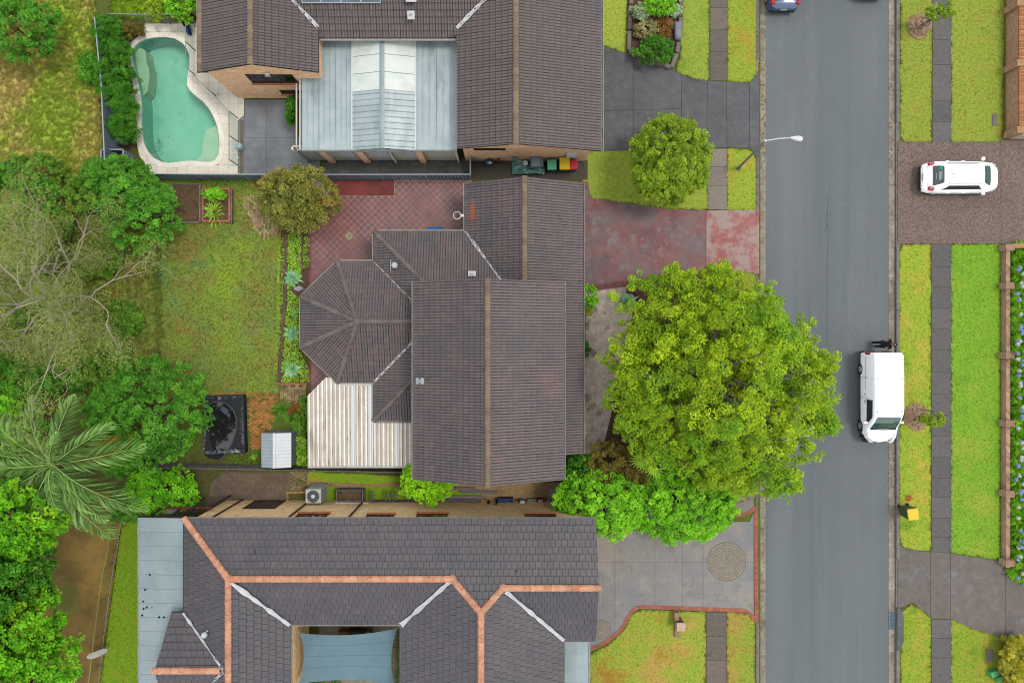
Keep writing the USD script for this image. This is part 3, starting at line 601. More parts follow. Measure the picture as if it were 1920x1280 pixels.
def tiles_mat(name, cols, tint, rough=0.6, layers=()):
    return M(name, cols, noise=(9, 5, 0.75), rough=rough, spec=0.35, tint=tint, layers=layers, bump=[(60, 0.25, 0.004)])
tile_brown = tiles_mat("brown_roof_tile", [(0.3, C("#4f4649")), (0.55, C("#605658")), (0.8, C("#706564"))], ((0.7, 0.74, 0.80), (1.34, 1.18, 1.08)), layers=[(C("#8a6450"), 0.5, 0.56, 0.72, 7, 0.35)])
tile_north = tiles_mat("north_roof_tile", [(0.3, C("#504546")), (0.55, C("#605553")), (0.8, C("#706461"))], ((0.8, 0.81, 0.84), (1.2, 1.14, 1.08)), layers=[(C("#8d8a48"), 0.6, 0.66, 0.8, 7, 0.25)])
tile_slate = tiles_mat("slate_roof_tile", [(0.3, C("#444047")), (0.55, C("#534f55")), (0.8, C("#645f63"))], ((0.74, 0.75, 0.79), (1.28, 1.22, 1.18)), layers=[(C("#84605a"), 0.7, 0.62, 0.76, 8, 0.35), (C("#8a887c"), 2.0, 0.66, 0.75, 6, 0.4)])
under = M("roof_underlay", C("#3c3535"), rough=0.9)
cap_brown = M("brown_ridge_tile", [(0.3, C("#7c6a5c")), (0.6, C("#94806c")), (0.8, C("#a59078"))], noise=(5, 5, 0.7), tint=((0.8, 0.8, 0.82), (1.15, 1.12, 1.08)), layers=[(C("#8a8a50"), 1.2, 0.6, 0.75, 6, 0.4)])
cap_grey = M("grey_ridge_tile", [(0.3, C("#6a5f5e")), (0.6, C("#7d7270")), (0.8, C("#90847f"))], noise=(5, 5, 0.7), tint=((0.8, 0.8, 0.82), (1.15, 1.13, 1.1)))
terra = M("lichened_terracotta", [(0.3, C("#c8643c")), (0.43, C("#d98e68")), (0.53, C("#e0ac90")), (0.65, C("#c9b692")), (0.8, C("#a9a27c"))], noise=(7, 7, 0.85), tint=((0.82, 0.8, 0.78), (1.12, 1.1, 1.1)), layers=[(C("#8b8666"), 6, 0.58, 0.66, 5, 0.7), (C("#d4552e"), 2.4, 0.6, 0.7, 5, 0.7)])
flash_w = M("white_valley_flashing", [(0.3, C("#c4c6c8")), (0.7, C("#e9eaec"))], noise=(4, 5, 0.7), rough=0.4, layers=[(C("#7d7f82"), 3, 0.6, 0.7, 5, 0.7)])
gut_w = M("pale_gutter", [(0.3, C("#b9b5a9")), (0.7, C("#d9d6cc"))], noise=(3, 4, 0.6), rough=0.45)
gut_s = M("steel_gutter", [(0.3, C("#8f9496")), (0.7, C("#b4b8b8"))], noise=(3, 4, 0.6), rough=0.4)
brick_cream = M("cream_brick", [(0.3, (0.92, 0.92, 0.92)), (0.7, (1.05, 1.05, 1.05))], noise=(1.5, 5, 0.7), brick={"w": 0.24, "h": 0.086, "m": 0.010, "c1": C("#dcb388", 2.2), "c2": C("#bd875c", 2.2), "mortar": C("#c4b39a", 1.9)})
brick_buff = M("buff_brick", [(0.3, (0.88, 0.88, 0.88)), (0.7, (1.05, 1.05, 1.05))], noise=(1.5, 5, 0.7), brick={"w": 0.24, "h": 0.086, "m": 0.010, "c1": C("#d9ba8c", 2.4), "c2": C("#b9935f", 2.4), "mortar": C("#b8a888", 2.0)})
brick_red = M("brown_brick", [(0.3, (0.9, 0.9, 0.9)), (0.7, (1.05, 1.05, 1.05))], noise=(1.5, 5, 0.7), brick={"w": 0.24, "h": 0.086, "m": 0.010, "c1": C("#8a5a44"), "c2": C("#6e4636"), "mortar": C("#8f8478")})
trim_d = M("dark_trim", C("#2e2a2a"), rough=0.5); trim_w = M("white_paint", C("#e6e4de"), rough=0.45); trim_c = M("cream_paint", C("#d8d0bc"), rough=0.5); trim_b = M("brown_frame", C("#4a342a"), rough=0.5)
pane = glass_pane("window_glass", (0.75, 0.8, 0.82), 0.05)
room_dark = M("dark_interior", C("#2b2d30"), rough=0.9); blind = M("window_blind", C("#8f9396"), rough=0.8)

def window(house, x0, x1, z0, z1, y, face, n=3, sill=True, frame=trim_d, inside=room_dark):
    """window in a wall along x at y; face = +1 looks north, -1 looks south; recess is built on a dark reveal"""
    f = MB(); w = 0.05; yo = y + face * 0.012
    for a, b, c, d in ((x0, x1, z0, z0 + w), (x0, x1, z1 - w, z1)): f.box(((a + b) / 2, yo, (c + d) / 2), (b - a, 0.06, d - c))
    for i in range(n + 1):
        xx = x0 + (x1 - x0) * i / n; xx = min(max(xx, x0 + w / 2), x1 - w / 2); f.box((xx, yo, (z0 + z1) / 2), (w, 0.058, z1 - z0 - 2 * w))
    p = house.part("window", f, frame)
    house.part("pane", MB().box(((x0 + x1) / 2, y + face * 0.016, (z0 + z1) / 2), (x1 - x0 - w, 0.006, z1 - z0 - w)), pane, parent=p)
    house.part("blind", MB().box(((x0 + x1) / 2, y + face * 0.004, (z0 + z1) / 2), (x1 - x0 - w, 0.006, z1 - z0 - w)), inside, parent=p)
    if sill: house.part("sill", MB().box(((x0 + x1) / 2, y + face * 0.05, z0 - 0.05), (x1 - x0 + 0.12, 0.13, 0.09)), M("sill_brick", [(0.3, C("#b0603c")), (0.7, C("#c98a60"))], noise=(8, 3, 0.6)), parent=p)
# ================================================================ the brown tiled house in the middle
HM = Thing("brick_house", "brown tiled split-level house in the middle with an octagonal rear wing", "house", (-2, 1, 0))
T1, T2 = 0.445, 0.32
aW, aE, aN, aS, aze = -5.09, 2.70, 3.08, -7.12, 5.0; aR = (aW + aE) / 2; azr = aze + (aR - aW) * T1
bW, bE, bN, bS, bze = -2.57, 3.89, 8.67, -6.14, 2.7; bR = (bW + bE) / 2; bzr = bze + (bR - bW) * T1
FA = [(sbox(aW, aS, aR, aN), (T1, 0, aze - T1 * aW)), (sbox(aR, aS, aE, aN), (-T1, 0, aze + T1 * aE))]
A_wall = sbox(aW + 0.35, aS + 0.15, aE - 0.2, aN - 0.12)
cW, cN, cS, cm = -7.58, 6.05, -4.33, 0.86; cx = cW + (cN - cm)
FB = [(sbox(bW, bS, bR, bN), (T1, 0, bze - T1 * bW)), (sbox(bR, bS, bE, bN), (-T1, 0, bze + T1 * bE)),
      (Polygon([(cW, cN), (1.0, cN), (1.0, cm), (cx, cm)]), (0, -T2, 2.7 + T2 * cN)), (Polygon([(cW, cN), (cW, cS), (cx, cm)]), (T2, 0, 2.7 - T2 * cW)),
      (Polygon([(cW, cS), (1.0, cS), (1.0, cm), (cx, cm)]), (0, T2, 2.7 - T2 * cS))]
zq = 2.7 + 3.32 * T2; Q = (-8.26, 1.07, zq); e = 2.7
D1, D2, D3, D4, D5, D6 = (-4.8, 4.39, e), (-9.57, 4.39, e), (-11.58, 2.46, e), (-11.58, -0.32, e), (-9.57, -2.25, e), (-4.8, -2.25, e); QE = (-4.8, 1.07, zq)
for tri in ([D1, D2, Q, QE], [D2, D3, Q], [D3, D4, Q], [D4, D5, Q], [D5, D6, QE, Q]):
    FB.append((Polygon([p[:2] for p in tri]), plane3(tri[0], tri[1], tri[2])))
FB = [(p.difference(A_wall), pl) for p, pl in envelope(FB)]
FB = [(g, pl) for p, pl in FB for g in geoms(p) if g.area > 0.08]
wall_up = MB().extrude(A_wall, 2.4, aze - 0.05, top=True)
HM.part("upper_wall", wall_up, brick_red)
lowfoot = unary_union([sbox(bW + .45, bS + .3, bE - .5, bN - .2), sbox(cW + .5, cS + .5, 0, cN - .5), Polygon([(D2[0] + .2, 3.9), (-11.1, 2.25), (-11.1, -.1), (D2[0] + .2, -1.75), (-6, -1.75), (-6, 3.9)])])
HM.part("wall", MB().extrude(lowfoot, 0, 2.66), brick_red)
nA = roof(HM, FA + FB, 0.30, 0.325, "roll", tile_brown, under, keep=290, seed=21, patch=0.0, odd=(lambda c: -2.2 < c[0] < -2.0 and 6.5 < c[1] < 7.4 and c[2] < 3.4, M("new_orange_tile", [(0.3, C("#94583c")), (0.7, C("#ac7050"))], noise=(6, 4, .7))))
# gable ends of the two main roofs
for (x0, x1, xr, ze, zr, ys) in ((aW + .35, aE - .2, aR, aze, azr, (aS + .16, aN - .13)), (bW + .45, bE - .5, bR, bze, bzr, (bN - .21,))):
    for y in ys:
        s = 1 if y > 0 else -1
        HM.part("gable", MB().add([[x0, y, ze - .1], [x1, y, ze - .1], [xr, y, zr - .2], [x0, y - s * .1, ze - .1], [x1, y - s * .1, ze - .1], [xr, y - s * .1, zr - .2]], [[0, 1, 2], [3, 5, 4], [0, 2, 5], [0, 5, 3], [1, 4, 5], [1, 5, 2]]), brick_red)
ridge_caps(HM, (aR, aS - .03, azr + .06), (aR, aN + .03, azr + .06), cap_brown, r=0.15)
ridge_caps(HM, (bR, bN + .03, bzr + .06), (bR, aN - .1, bzr + .06), cap_brown, r=0.15)
for p in (D2, D3, D4, D5): ridge_caps(HM, np.array(p) + [0, 0, .06], np.array(Q) + [0, 0, .06], cap_grey, r=0.14)
ridge_caps(HM, np.array(Q) + [0, 0, .06], (-4.8, 1.07, zq + .06), cap_grey, r=0.14)
HM.part("finial_cap", MB().lathe([(0.0, .14), (0.16, .11), (0.24, 0.0), (0.2, -.1)], (Q[0], Q[1], zq + .08), seg=10), cap_grey)
ridge_caps(HM, (cW, cN, 2.76), (cW + 2.97 , cN - 2.97, 2.76 + 2.97 * T2), cap_grey, r=0.13)
ridge_caps(HM, (cW, cS, 2.76), (cW + 2.6, cS + 2.6, 2.76 + 2.6 * T2), cap_grey, r=0.13)
strip3(HM, (cW, 4.39, 2.7), (-4.75, 1.56, 2.7 + T2 * 2.83), 0.09, gut_w, "valley", 0.05)
strip3(HM, (cW, -2.25, 2.7), (-4.75, 0.58, 2.7 + T2 * 2.83), 0.12, flash_w, "valley", 0.06)
yv = lambda x: cN - (x - bW) * T1 / T2
strip3(HM, (bW, cN, 2.7), (-0.5, yv(-0.5), 2.7 + T1 * 2.07), 0.12, flash_w, "valley", 0.06, wob=0.25)
for a, b, o in (((aE, aN, aze), (aE, aS, aze), (1, 0)), ((aW, aN, aze), (aW, aS, aze), (-1, 0)), ((bE, bN, bze), (bE, bS, bze), (1, 0)), ((bW, bN, bze), (bW, cN, bze), (-1, 0)),
                ((cW, cN, 2.7), (bW, cN, 2.7), (0, 1)), ((cW, cN, 2.7), (cW, 4.4, 2.7), (-1, 0)), ((cW, -2.3, 2.7), (cW, cS, 2.7), (-1, 0)), ((cW, cS, 2.7), (aW, cS, 2.7), (0, -1)),
                (D2, (cW, 4.39, e), (0, 1)), (D2, D3, (-1, 1)), (D3, D4, (-1, 0)), (D4, D5, (-1, -1)), (D5, (cW, -2.25, e), (0, -1))):
    gutter(HM, a, b, gut_w if o != (1, 0) else gut_s, out=o, w=0.07)
lead = M("lead_flashing", [(0.3, C("#9aa8ac")), (0.7, C("#ccd4d6"))], noise=(6, 4, 0.7), rough=0.4)
def patchflash(h, px, py, z, w, d, slope, mat=lead, name="flashing_patch", lift=.085):
    x, y, _ = at(px, py, z); 
    v = [[x + i * w / 2, y + j * d / 2, z + slope[0] * i * w / 2 + slope[1] * j * d / 2 + lift] for i, j in ((-1, -1), (1, -1), (1, 1), (-1, 1))]
    h.part(name, MB().add(v, [[0, 1, 2, 3]]).tube([[x, y, z], [x, y, z + .32]], .045, 8), mat)
patchflash(HM, 788, 714, 5.15, .48, .32, (T1, 0)); patchflash(HM, 885, 513, 3.65, .42, .28, (0, -T2), flash_w)
vx = at(741, 498, 3.2)
HM.part("roof_vent", MB().lathe([(0.0, .34), (.10, .33), (.17, .26), (.17, .18), (.11, .16), (.11, -.2)], vx, seg=14), M("vent_metal", C("#c9cdce"), rough=0.35))
ax_ = at(732, 497, 3.3); HM.part("vent_bracket", MB().tube([ax_ + [0, .3, 0], ax_ + [0, -.3, 0]], .018).tube([ax_, ax_ - [0, 0, .3]], .015), M("vent_metal", C("#c9cdce"), rough=0.35))
glow = M("pale_new_tiles", C("#c57a4c"), rough=0.7)
x0, y0, _ = at(888, 396, 3.2)
rg = np.random.default_rng(4)
# ring and backboard of the basketball hoop fixed to the eave
hp = at(857, 404, 2.75); bh = Thing("basketball_hoop", "white basketball ring fixed at the eave above the red tiled patio", "basketball hoop", hp)
th = np.linspace(0, 2 * np.pi, 25); bh.part("ring", MB().tube([hp + [.21 * math.cos(t), .21 * math.sin(t), 0] for t in th], .02, 6, cap=False), trim_w)
bh.part("bracket", MB().box(hp + [.29, 0, -.02], (.16, .14, .05)), trim_w)
net = MB()
for k in range(12):
    t0, t1 = k * math.pi / 6, (k + 1.5) * math.pi / 6
    net.tube([hp + [.2 * math.cos(t0), .2 * math.sin(t0), 0], hp + [.13 * math.cos(t1), .13 * math.sin(t1), -.22], hp + [.1 * math.cos(t0 + .5), .1 * math.sin(t0 + .5), -.4]], .006, 3)
bh.part("net", net, trim_w)

# ================================================================ the neighbour to the north
HN = Thing("brick_house", "brown tiled two storey brick house at the top with solar panels", "house", (-6, 16, 0))
TN = 0.36
wW, wE, wS, wze = -16.52, -10.18, 14.16, 4.25; wR = (wW + wE) / 2; wzr = wze + TN * (wR - wW); TE = 0.306
eR, eE, eL, eS, ezr = 0.20, 4.77, -2.9, 10.15, 5.15; YT = 24.0
FN = [(sbox(wW, wS, wR, YT), (TN, 0, wze - TN * wW)), (sbox(wR, wS, wE, YT), (-TN, 0, wze + TN * wE)),
      (sbox(wR, 16.04, eR, YT), (0, TN, 4.05 - TN * 16.04)),
      (unary_union([sbox(eL, eS, eR, YT), sbox(-8, 16.04, eR, YT)]), (TE, 0, ezr - TE * eR)), (sbox(eR, eS, eE, YT), (-TE, 0, ezr + TE * eR))]
FN = envelope(FN)
nwall = unary_union([sbox(wW + .45, wS - .02 + .1, wE - .1, YT - .3), sbox(wR, 16.4, eR, YT - .3)])
HN.part("wall", MB().extrude(nwall, 0, 4.15), brick_cream)
HN.part("garage_wall", MB().extrude(sbox(eL + .2, eS + .42, eE - .45, YT - .5), 0, 3.45), brick_cream)
roof(HN, FN, 0.31, 0.335, "roll", tile_north, under, keep=300, seed=22, patch=40.0)
HN.part("gable", MB().add([[wW + .45, wS + .09, 4.1], [wE - .1, wS + .09, 4.1], [wR, wS + .09, wzr - .12], [wW + .45, wS + .2, 4.1], [wE - .1, wS + .2, 4.1], [wR, wS + .2, wzr - .12]], [[0, 1, 2], [3, 5, 4], [0, 2, 5], [0, 5, 3], [1, 4, 5], [1, 5, 2]]), brick_cream)
HN.part("gable", MB().add([[eL + .2, eS + .43, 3.4], [eE - .45, eS + .43, 3.4], [eE - .45, eS + .43, 3.66], [eR, eS + .43, ezr - .12], [eL + .2, eS + .43, 4.1], [eL + .2, eS + .5, 3.4], [eE - .45, eS + .5, 3.4], [eR, eS + .5, ezr - .12]], [[0, 1, 2], [0, 2, 3], [0, 3, 4], [5, 7, 6]]), brick_cream)
ridge_caps(HN, (wR, wS - .03, wzr + .06), (wR, YT, wzr + .06), cap_brown, r=0.16)
ridge_caps(HN, (eR, eS - .03, ezr + .06), (eR, YT, ezr + .06), cap_brown, r=0.16)
# verge tiles on the west edge of the west wing
ridge_caps(HN, (wW + .12, wS, wze + .10), (wW + .12, YT, wze + .10), cap_brown, r=0.15, name="edge_tile")
zb = 4.05 + .02
strip3(HN, (wE, 16.04 + .45, 4.25), (wE - 2.2, 16.04 + .45 + 2.2, 4.25 + .79), 0.16, flash_w, "valley", 0.06, wob=0.2)
strip3(HN, (eL, 16.04 + .42, 4.2), (eL + 2.2, 16.04 + .42 + 1.9, 4.2 + 2.2 * TE), 0.18, flash_w, "valley", 0.08, wob=0.3)
gutter(HN, (eE, eS, 3.75), (eE, YT, 3.75), gut_w, out=(1, 0)); gutter(HN, (wW, wS, wze), (wW, YT, wze), gut_w, out=(-1, 0), w=0.08); gutter(HN, (wE, 16.04, 4.05), (eL, 16.04, 4.05), gut_w, out=(0, -1))
window(HN, -14.25, -11.75, 2.55, 3.75, wS + .08, -1, 3); window(HN, -13.2, -11.5, 0.85, 1.35, wS + .08, -1, 2)
window(HN, -2.1, -0.35, 2.5, 2.75, eS + .41, -1, 2, sill=False)
HN.part("flood_light", MB().box((-12.95, wS - .02, 4.02), (.2, .14, .1)).lathe([(0, 0), (.06, .02), (.07, .12)], (-13.02, wS - .1, 3.95), seg=8).lathe([(0, 0), (.06, .02), (.07, .12)], (-12.86, wS - .1, 3.95), seg=8), trim_w)
HN.part("meter_box", MB().box((3.35, eS + .36, 1.55), (.55, .14, .7)), trim_w, label="white meter box")
HN.part("wall_unit", MB().box((0.15, eS + .3, .9), (.28, .25, .35)), M("grey_plastic", C("#7d8284"), rough=0.5))
patchflash(HN, 771, 30, 4.75, .38, .38, (0, TN), flash_w); patchflash(HN, 771, -1, 5.0, .55, .3, (0, TN), flash_w)
# solar panels on the middle slope
sol_f = M("panel_frame", C("#c3c9cc"), rough=0.35, metallic=0.3); sol_c = M("solar_cell", [(0.3, C("#3d5560")), (0.7, C("#54707c"))], noise=(1.0, 2, 0.5), rough=0.12, spec=0.5)
plM = (0, TN, 4.05 - TN * 16.04)
for i in range(4):
    xa = -10.92 + i * 1.032; xb = xa + 1.01; ya, yb = 17.55, 19.1
    s = Thing("solar_panel", f"{['leftmost','second','third','rightmost'][i]} of the four solar panels in the row on the upper tiled roof", "solar panel", ((xa + xb) / 2, ya, zof(plM, (0, ya)) + .15), group="solar panels on the upper roof")
    fr = MB(); P = sbox(xa, ya, xb, yb); fr.planar(P.difference(P.buffer(-.035, join_style=2)), plM, .19, .5, .04); s.part("frame", fr, sol_f)
    s.part("cell_sheet", MB().planar(P.buffer(-.035, join_style=2), plM, .18), sol_c)
    bars = MB()
    for q in (.33, .66): bars.planar(sbox(xa + .04, ya + (yb - ya) * q - .008, xb - .04, ya + (yb - ya) * q + .008), plM, .184)
    s.part("busbar", bars, sol_f, kind="stuff"); s.part("rail", MB().tube([[xa + .5, ya, zof(plM, (0, ya)) + .1], [xa + .5, ya - .25, zof(plM, (0, ya - .25)) + .08]], .02), M("rail_mount", C("#a98c6a"), rough=.7))

# ================================================================ the pale metal patio cover behind the northern house
metal = M("pale_blue_metal", [(0.3, C("#93a4a8", 1.15)), (0.55, C("#a9b8bb", 1.15)), (0.8, C("#b7c4c6", 1.15))], noise=(0.9, 6, 0.65), rough=0.42, spec=0.4, rnd=((0.93, 0.94, 0.95), (1.05, 1.05, 1.05)), layers=[(C("#7f8d92"), 0.9, 0.54, 0.66, 6, 0.6, (1, 0.25, 1)), (C("#5f5c62"), 1.5, 0.66, 0.74, 5, 0.6, (1, 0.3, 1))])
translucent = M("translucent_sheet", [(0.3, C("#d4dcd6", 1.6)), (0.7, C("#e6ece6", 1.6))], noise=(1.2, 5, 0.6), rough=0.3, layers=[(C("#c3cfc4", 1.5), 1.0, 0.5, 0.7, 5, 0.6)], leaf=0.3)
PC = Thing("patio_cover", "pale blue metal patio cover with a gabled centre between the brown roofs", "patio cover", (-7, 12, 0))
zc = 3.15
def ribbed(x0, x1, y0, y1, za, zb, pitch, rib=0.03, rw=0.035, along="y"):
    """flat pan sheet with upstanding ribs"""
    m = MB()
    if along == "y":
        m.add([[x0, y0, za], [x1, y0, zb], [x1, y1, zb], [x0, y1, za]], [[0, 1, 2, 3]]); m.add([[x0, y0, za - .02], [x1, y0, zb - .02], [x1, y1, zb - .02], [x0, y1, za - .02]], [[3, 2, 1, 0]])
        n = max(1, int(round((x1 - x0) / pitch)))
        for i in range(n + 1):
            x = x0 + (x1 - x0) * i / n; z = za + (zb - za) * i / n; x = min(max(x, x0 + rw / 2), x1 - rw / 2)
            m.box((x, (y0 + y1) / 2, z + rib / 2 + .001), (rw, y1 - y0, rib), taper=0.6)
    return m
def Xp(px, z): return (px - 960) * (HC - z) / HC / SC
def Yp(py, z): return (640 - py) * (HC - z) / HC / SC
y0, y1, y2 = Yp(281, zc), Yp(72, zc), Yp(143, zc)
xs = np.linspace(Xp(566, zc), Xp(660, zc), 4)
for a, b, yt in ((xs[0], xs[1], y2), (xs[1] + .006, xs[2], y1), (xs[2] + .006, xs[3], y1)): PC.part("metal_sheet", ribbed(a, b, y0, yt, zc, zc, .33), metal)
xs = np.linspace(Xp(779, zc), Xp(857, zc), 3)
for a, b in zip(xs[:-1], xs[1:]): PC.part("metal_sheet", ribbed(a + .003, b - .003, y0, y1, zc, zc, .36), metal)
xl, xr, xm, zr_ = Xp(661, 3.2), Xp(778, 3.2), Xp(716.5, 3.6), 3.65
ym = Yp(170, 3.45); yA, yB = Yp(280, 3.4), Yp(71, 3.4)
for (xa, za, xb, zb_, lab) in ((xl, 3.22, xm - .07, zr_, 0), (xr, 3.22, xm + .07, zr_, 1)):
    n = 3
    for i in range(n):
        ya, yb = ym + (yB - ym) * i / n + .012, ym + (yB - ym) * (i + 1) / n - .012
        v = [[xa, ya, za], [xb, ya, zb_], [xb, yb, zb_], [xa, yb, za]]
        V, F = np.array(v), np.array([[0, 1, 2], [0, 2, 3]])
        PC.part("skylight_sheet", MB().add(V, up_faces(V, F)).add(V - [0, 0, .012], up_faces(V, F)[:, ::-1]), translucent)
    n = 5
    for i in range(n):
        ya, yb = yA + (ym - yA) * i / n, yA + (ym - yA) * (i + 1) / n - .004
        m = MB(); V = np.array([[xa, ya, za], [xb, ya, zb_], [xb, yb, zb_], [xa, yb, za]]); F = up_faces(V, np.array([[0, 1, 2], [0, 2, 3]])); m.add(V, F).add(V - [0, 0, .01], F[:, ::-1])
        for k in range(2):
            yy = ya + (yb - ya) * (k + .25) / 2 + .06; w = .018
            V = np.array([[xa, yy - w, za + .004], [xb, yy - w, zb_ + .004], [xb, yy, zb_ + .05], [xa, yy, za + .05], [xb, yy + w, zb_ + .004], [xa, yy + w, za + .004]])
            m.add(V, up_faces(V, np.array([[0, 1, 2], [0, 2, 3], [3, 2, 4], [3, 4, 5]])))
        PC.part("metal_sheet", m, metal)
V = np.array([[xm - .13, yA - .02, zr_ + .02], [xm, yA - .02, zr_ + .06], [xm, yB + .05, zr_ + .06], [xm - .13, yB + .05, zr_ + .02], [xm + .13, yA - .02, zr_ + .02], [xm + .13, yB + .05, zr_ + .02]])
PC.part("ridge_cap", MB().add(V, up_faces(V, np.array([[0, 1, 2], [0, 2, 3], [1, 4, 5], [1, 5, 2]]))), M("metal_cap", [(0.3, C("#94a6ab")), (0.7, C("#a9babd"))], noise=(1, 4, .6), rough=.4))
for x in (xl - .03, xr + .03): PC.part("box_gutter", MB().box((x, (y0 + yB) / 2, zc + .02), (.09, yB - y0, .1)), trim_w)
for k, (xa, xb, yy) in enumerate(((Xp(566, zc), xl, y0), (xr, Xp(857, zc), y0), (xl, xr, yA))): PC.part("fascia", MB().box(((xa + xb) / 2, yy - .03, zc - .06), (xb - xa, .05, .2)), gut_s)
PC.part("end_infill", MB().add([[xl, yA - .05, 3.2], [xr, yA - .05, 3.2], [xm, yA - .05, zr_]], [[0, 1, 2]]), metal)
PC.part("fascia", MB().box((Xp(563, zc), (y0 + y2) / 2, zc), (.06, y2 - y0, .16)), trim_w)
PC.part("side_beam", MB().box((Xp(556.5, 2.7), (Yp(283, 2.7) + Yp(157, 2.7)) / 2, 2.7), (.07, (283 - 157) / 34.2, .14)), trim_w)
PC.part("side_beam", MB().box(((Xp(556.5, 2.7) + Xp(566, 2.7)) / 2, Yp(281, 2.7), 2.7), (.35, .07, .14)), trim_w)
yw = y0 + .12
for px in (563, 612, 680, 735, 789, 857): PC.part("post", MB().box((Xp(px, 1.5), yw, 1.5), (.35 if px in (612, 680, 789) else .1, .14, 3.0)), brick_cream if px in (612, 680, 789) else trim_w)
PC.part("infill_wall", MB().box(((Xp(567, 1) + Xp(857, 1)) / 2, yw + .14, 1.45), (Xp(857, 1) - Xp(567, 1), .08, 2.9)), trim_c)
for px in (570, 600, 640, 705, 760): PC.part("blind_panel", MB().box((Xp(px, 1.4) + .35, yw + .09, 1.6), (.75, .02, 1.7)), M("pale_blind", C("#d5d8d6"), rough=.6))

# ================================================================ the neighbour to the south
HS = Thing("brick_house", "grey slate tiled house at the bottom with lichened terracotta ridges", "house", (-6, -14, 0))
TS = 0.42; sze = 4.6; yN = -9.21; wx, wl, wr2 = -14.33, -17.1, -11.55; YB = -24.0
pN = (0, -TS, sze + TS * yN); yr = -11.98; zr1 = sze + TS * (yN - yr)
mx, ml, mr = -1.54, -5.79, 2.72; my = yN - (mx - ml); zrm = sze + TS * (mx - ml)
ey, eyS, eE2 = -12.38, -15.55, 4.37; zre = sze + TS * (yN - ey); ex = mx + (my - ey) * -1
Nu = unary_union([sbox(wx, yr, mx, yN), Polygon([(wl, yN), (wr2, yN), (wx, yr)]), Polygon([(ml, yN), (mr, yN), (mx, my)]), sbox(mx, ey, eE2, yN)])
dW, dy, dN = -18.1, -16.65, -14.1
FS = [(Nu, pN),
      (Polygon([(wl, yN), (wl, YB), (wx, YB), (wx, yr)]), (TS, 0, sze - TS * wl)), (Polygon([(wx, yr), (wx, YB), (wr2, YB), (wr2, yN)]), (-TS, 0, sze + TS * wr2)),
      (sbox(wx, yr - 2.77, mx, yr), (0, TS, zr1 - TS * yr)),
      (Polygon([(ml, yN), (ml, YB), (mx, YB), (mx, my)]), (TS, 0, sze - TS * ml)), (Polygon([(mr, yN), (mr, YB), (mx, YB), (mx, my)]), (-TS, 0, sze + TS * mr)),
      (sbox(mx, eyS, eE2, ey), (0, TS, sze - TS * eyS)),
      (sbox(dW, dy, wx, dN), (0, -TS, sze + TS * dN)), (sbox(dW, 2 * dy - dN, wx, dy), (0, TS, sze - TS * (2 * dy - dN)))]
# the west edge of the little gable flares outwards
FS[-2] = (Polygon([(dW, dy), (-17.75, dN), (wx, dN), (wx, dy)]), FS[-2][1])
FS = [f for f in envelope(FS) if f[0].area > 0.15]
swall = unary_union([sbox(wl + .4, YB + .5, wr2 - .35, yN - .09), sbox(wx, yr - 2.4, mx, yN - .09), sbox(ml + .35, YB + .5, mr - .35, -9.5), sbox(mx, eyS + .4, eE2 - .25, yN - .09), sbox(dW + .3, 2 * dy - dN + .3, wx, dN - .3)])
HS.part("wall", MB().extrude(swall, 0, sze - .06), brick_buff)
roof(HS, FS, 0.30, 0.36, "flat", tile_slate, under, keep=300, jitter=0.06, seed=23, patch=80.0)
L = .07
for a, b in (((wl, yN, sze), (wx, yr, zr1)), ((wx, yr, zr1), (-3.02, yr, zr1)), ((-3.02, yr, zr1), (mx, my, zrm)), ((mx, my, zrm), (-.45, ey, zre)), ((-.45, ey, zre), (eE2 + .12, ey, zre)), ((mx, my, zrm), (mx, YB, zrm)), ((wx, yr, zr1), (wx, YB, zr1)), ((dW - .1, dy, 5.67), (-14.75, dy, 5.67))):
    ridge_caps(HS, np.array(a) + [0, 0, L], np.array(b) + [0, 0, L], terra, r=0.165, step=0.36, flat=1.0)
for p in ((wx, yr, zr1), (-3.02, yr, zr1), (mx, my, zrm), (-.45, ey, zre)): HS.part("ridge_cap_junction", MB().lathe([(0, .2), (.12, .18), (.2, .08), (.22, -.08)], p, seg=10), terra)
for a, b, w in (((wx + .12, yr - .12, zr1), (wr2, yr - 2.77, sze), .19), ((-3.02 - .1, yr - .1, zr1), (ml, yr - 2.77, sze), .19), ((-.45 + .15, ey - .15, zre), (mr, eyS, sze), .17), ((wl, dN, sze), (-14.62, dy + .06, 5.6), .12), ((wl, 2 * dy - dN, sze), (-14.62, dy - .06, 5.6), .12)):
    strip3(HS, a, b, w, flash_w, "valley", 0.09, wob=0.22)
gutter(HS, (wl, yN, sze), (eE2, yN, sze), gut_s, out=(0, 1), w=.03); gutter(HS, (wr2, yr - 2.77, sze), (ml, yr - 2.77, sze), gut_w, out=(0, -1), w=.06); gutter(HS, (wr2, yr - 2.77, sze), (wr2, YB, sze), gut_s, out=(1, 0), w=.05)
gutter(HS, (ml, yr - 2.77, sze), (ml, YB, sze), gut_s, out=(-1, 0), w=.05); gutter(HS, (mr, eyS, sze), (eE2, eyS, sze), gut_s, out=(0, -1)); gutter(HS, (wl, yN, sze), (wl, dN, sze), trim_d, out=(-1, 0), w=.05)
yS = yN - .09
for x0, x1, z0, z1, n in ((-15.0, -13.2, .15, 2.15, 1), (-11.5, -9.85, 3.35, 4.35, 2), (-7.75, -6.3, 3.55, 4.4, 4), (-5.1, -3.45, 3.35, 4.35, 2), (0.72, 2.35, 3.4, 4.35, 2)):
    window(HS, x0, x1, z0, z1, yS, 1, n, frame=trim_b if n == 2 else trim_d, sill=z0 > 1)
for x in (-15.75, -11.75, -8.6): HS.part("downpipe", MB().tube([[x, yS + .07, 0], [x, yS + .07, 4.5]], .045, 8), trim_d)
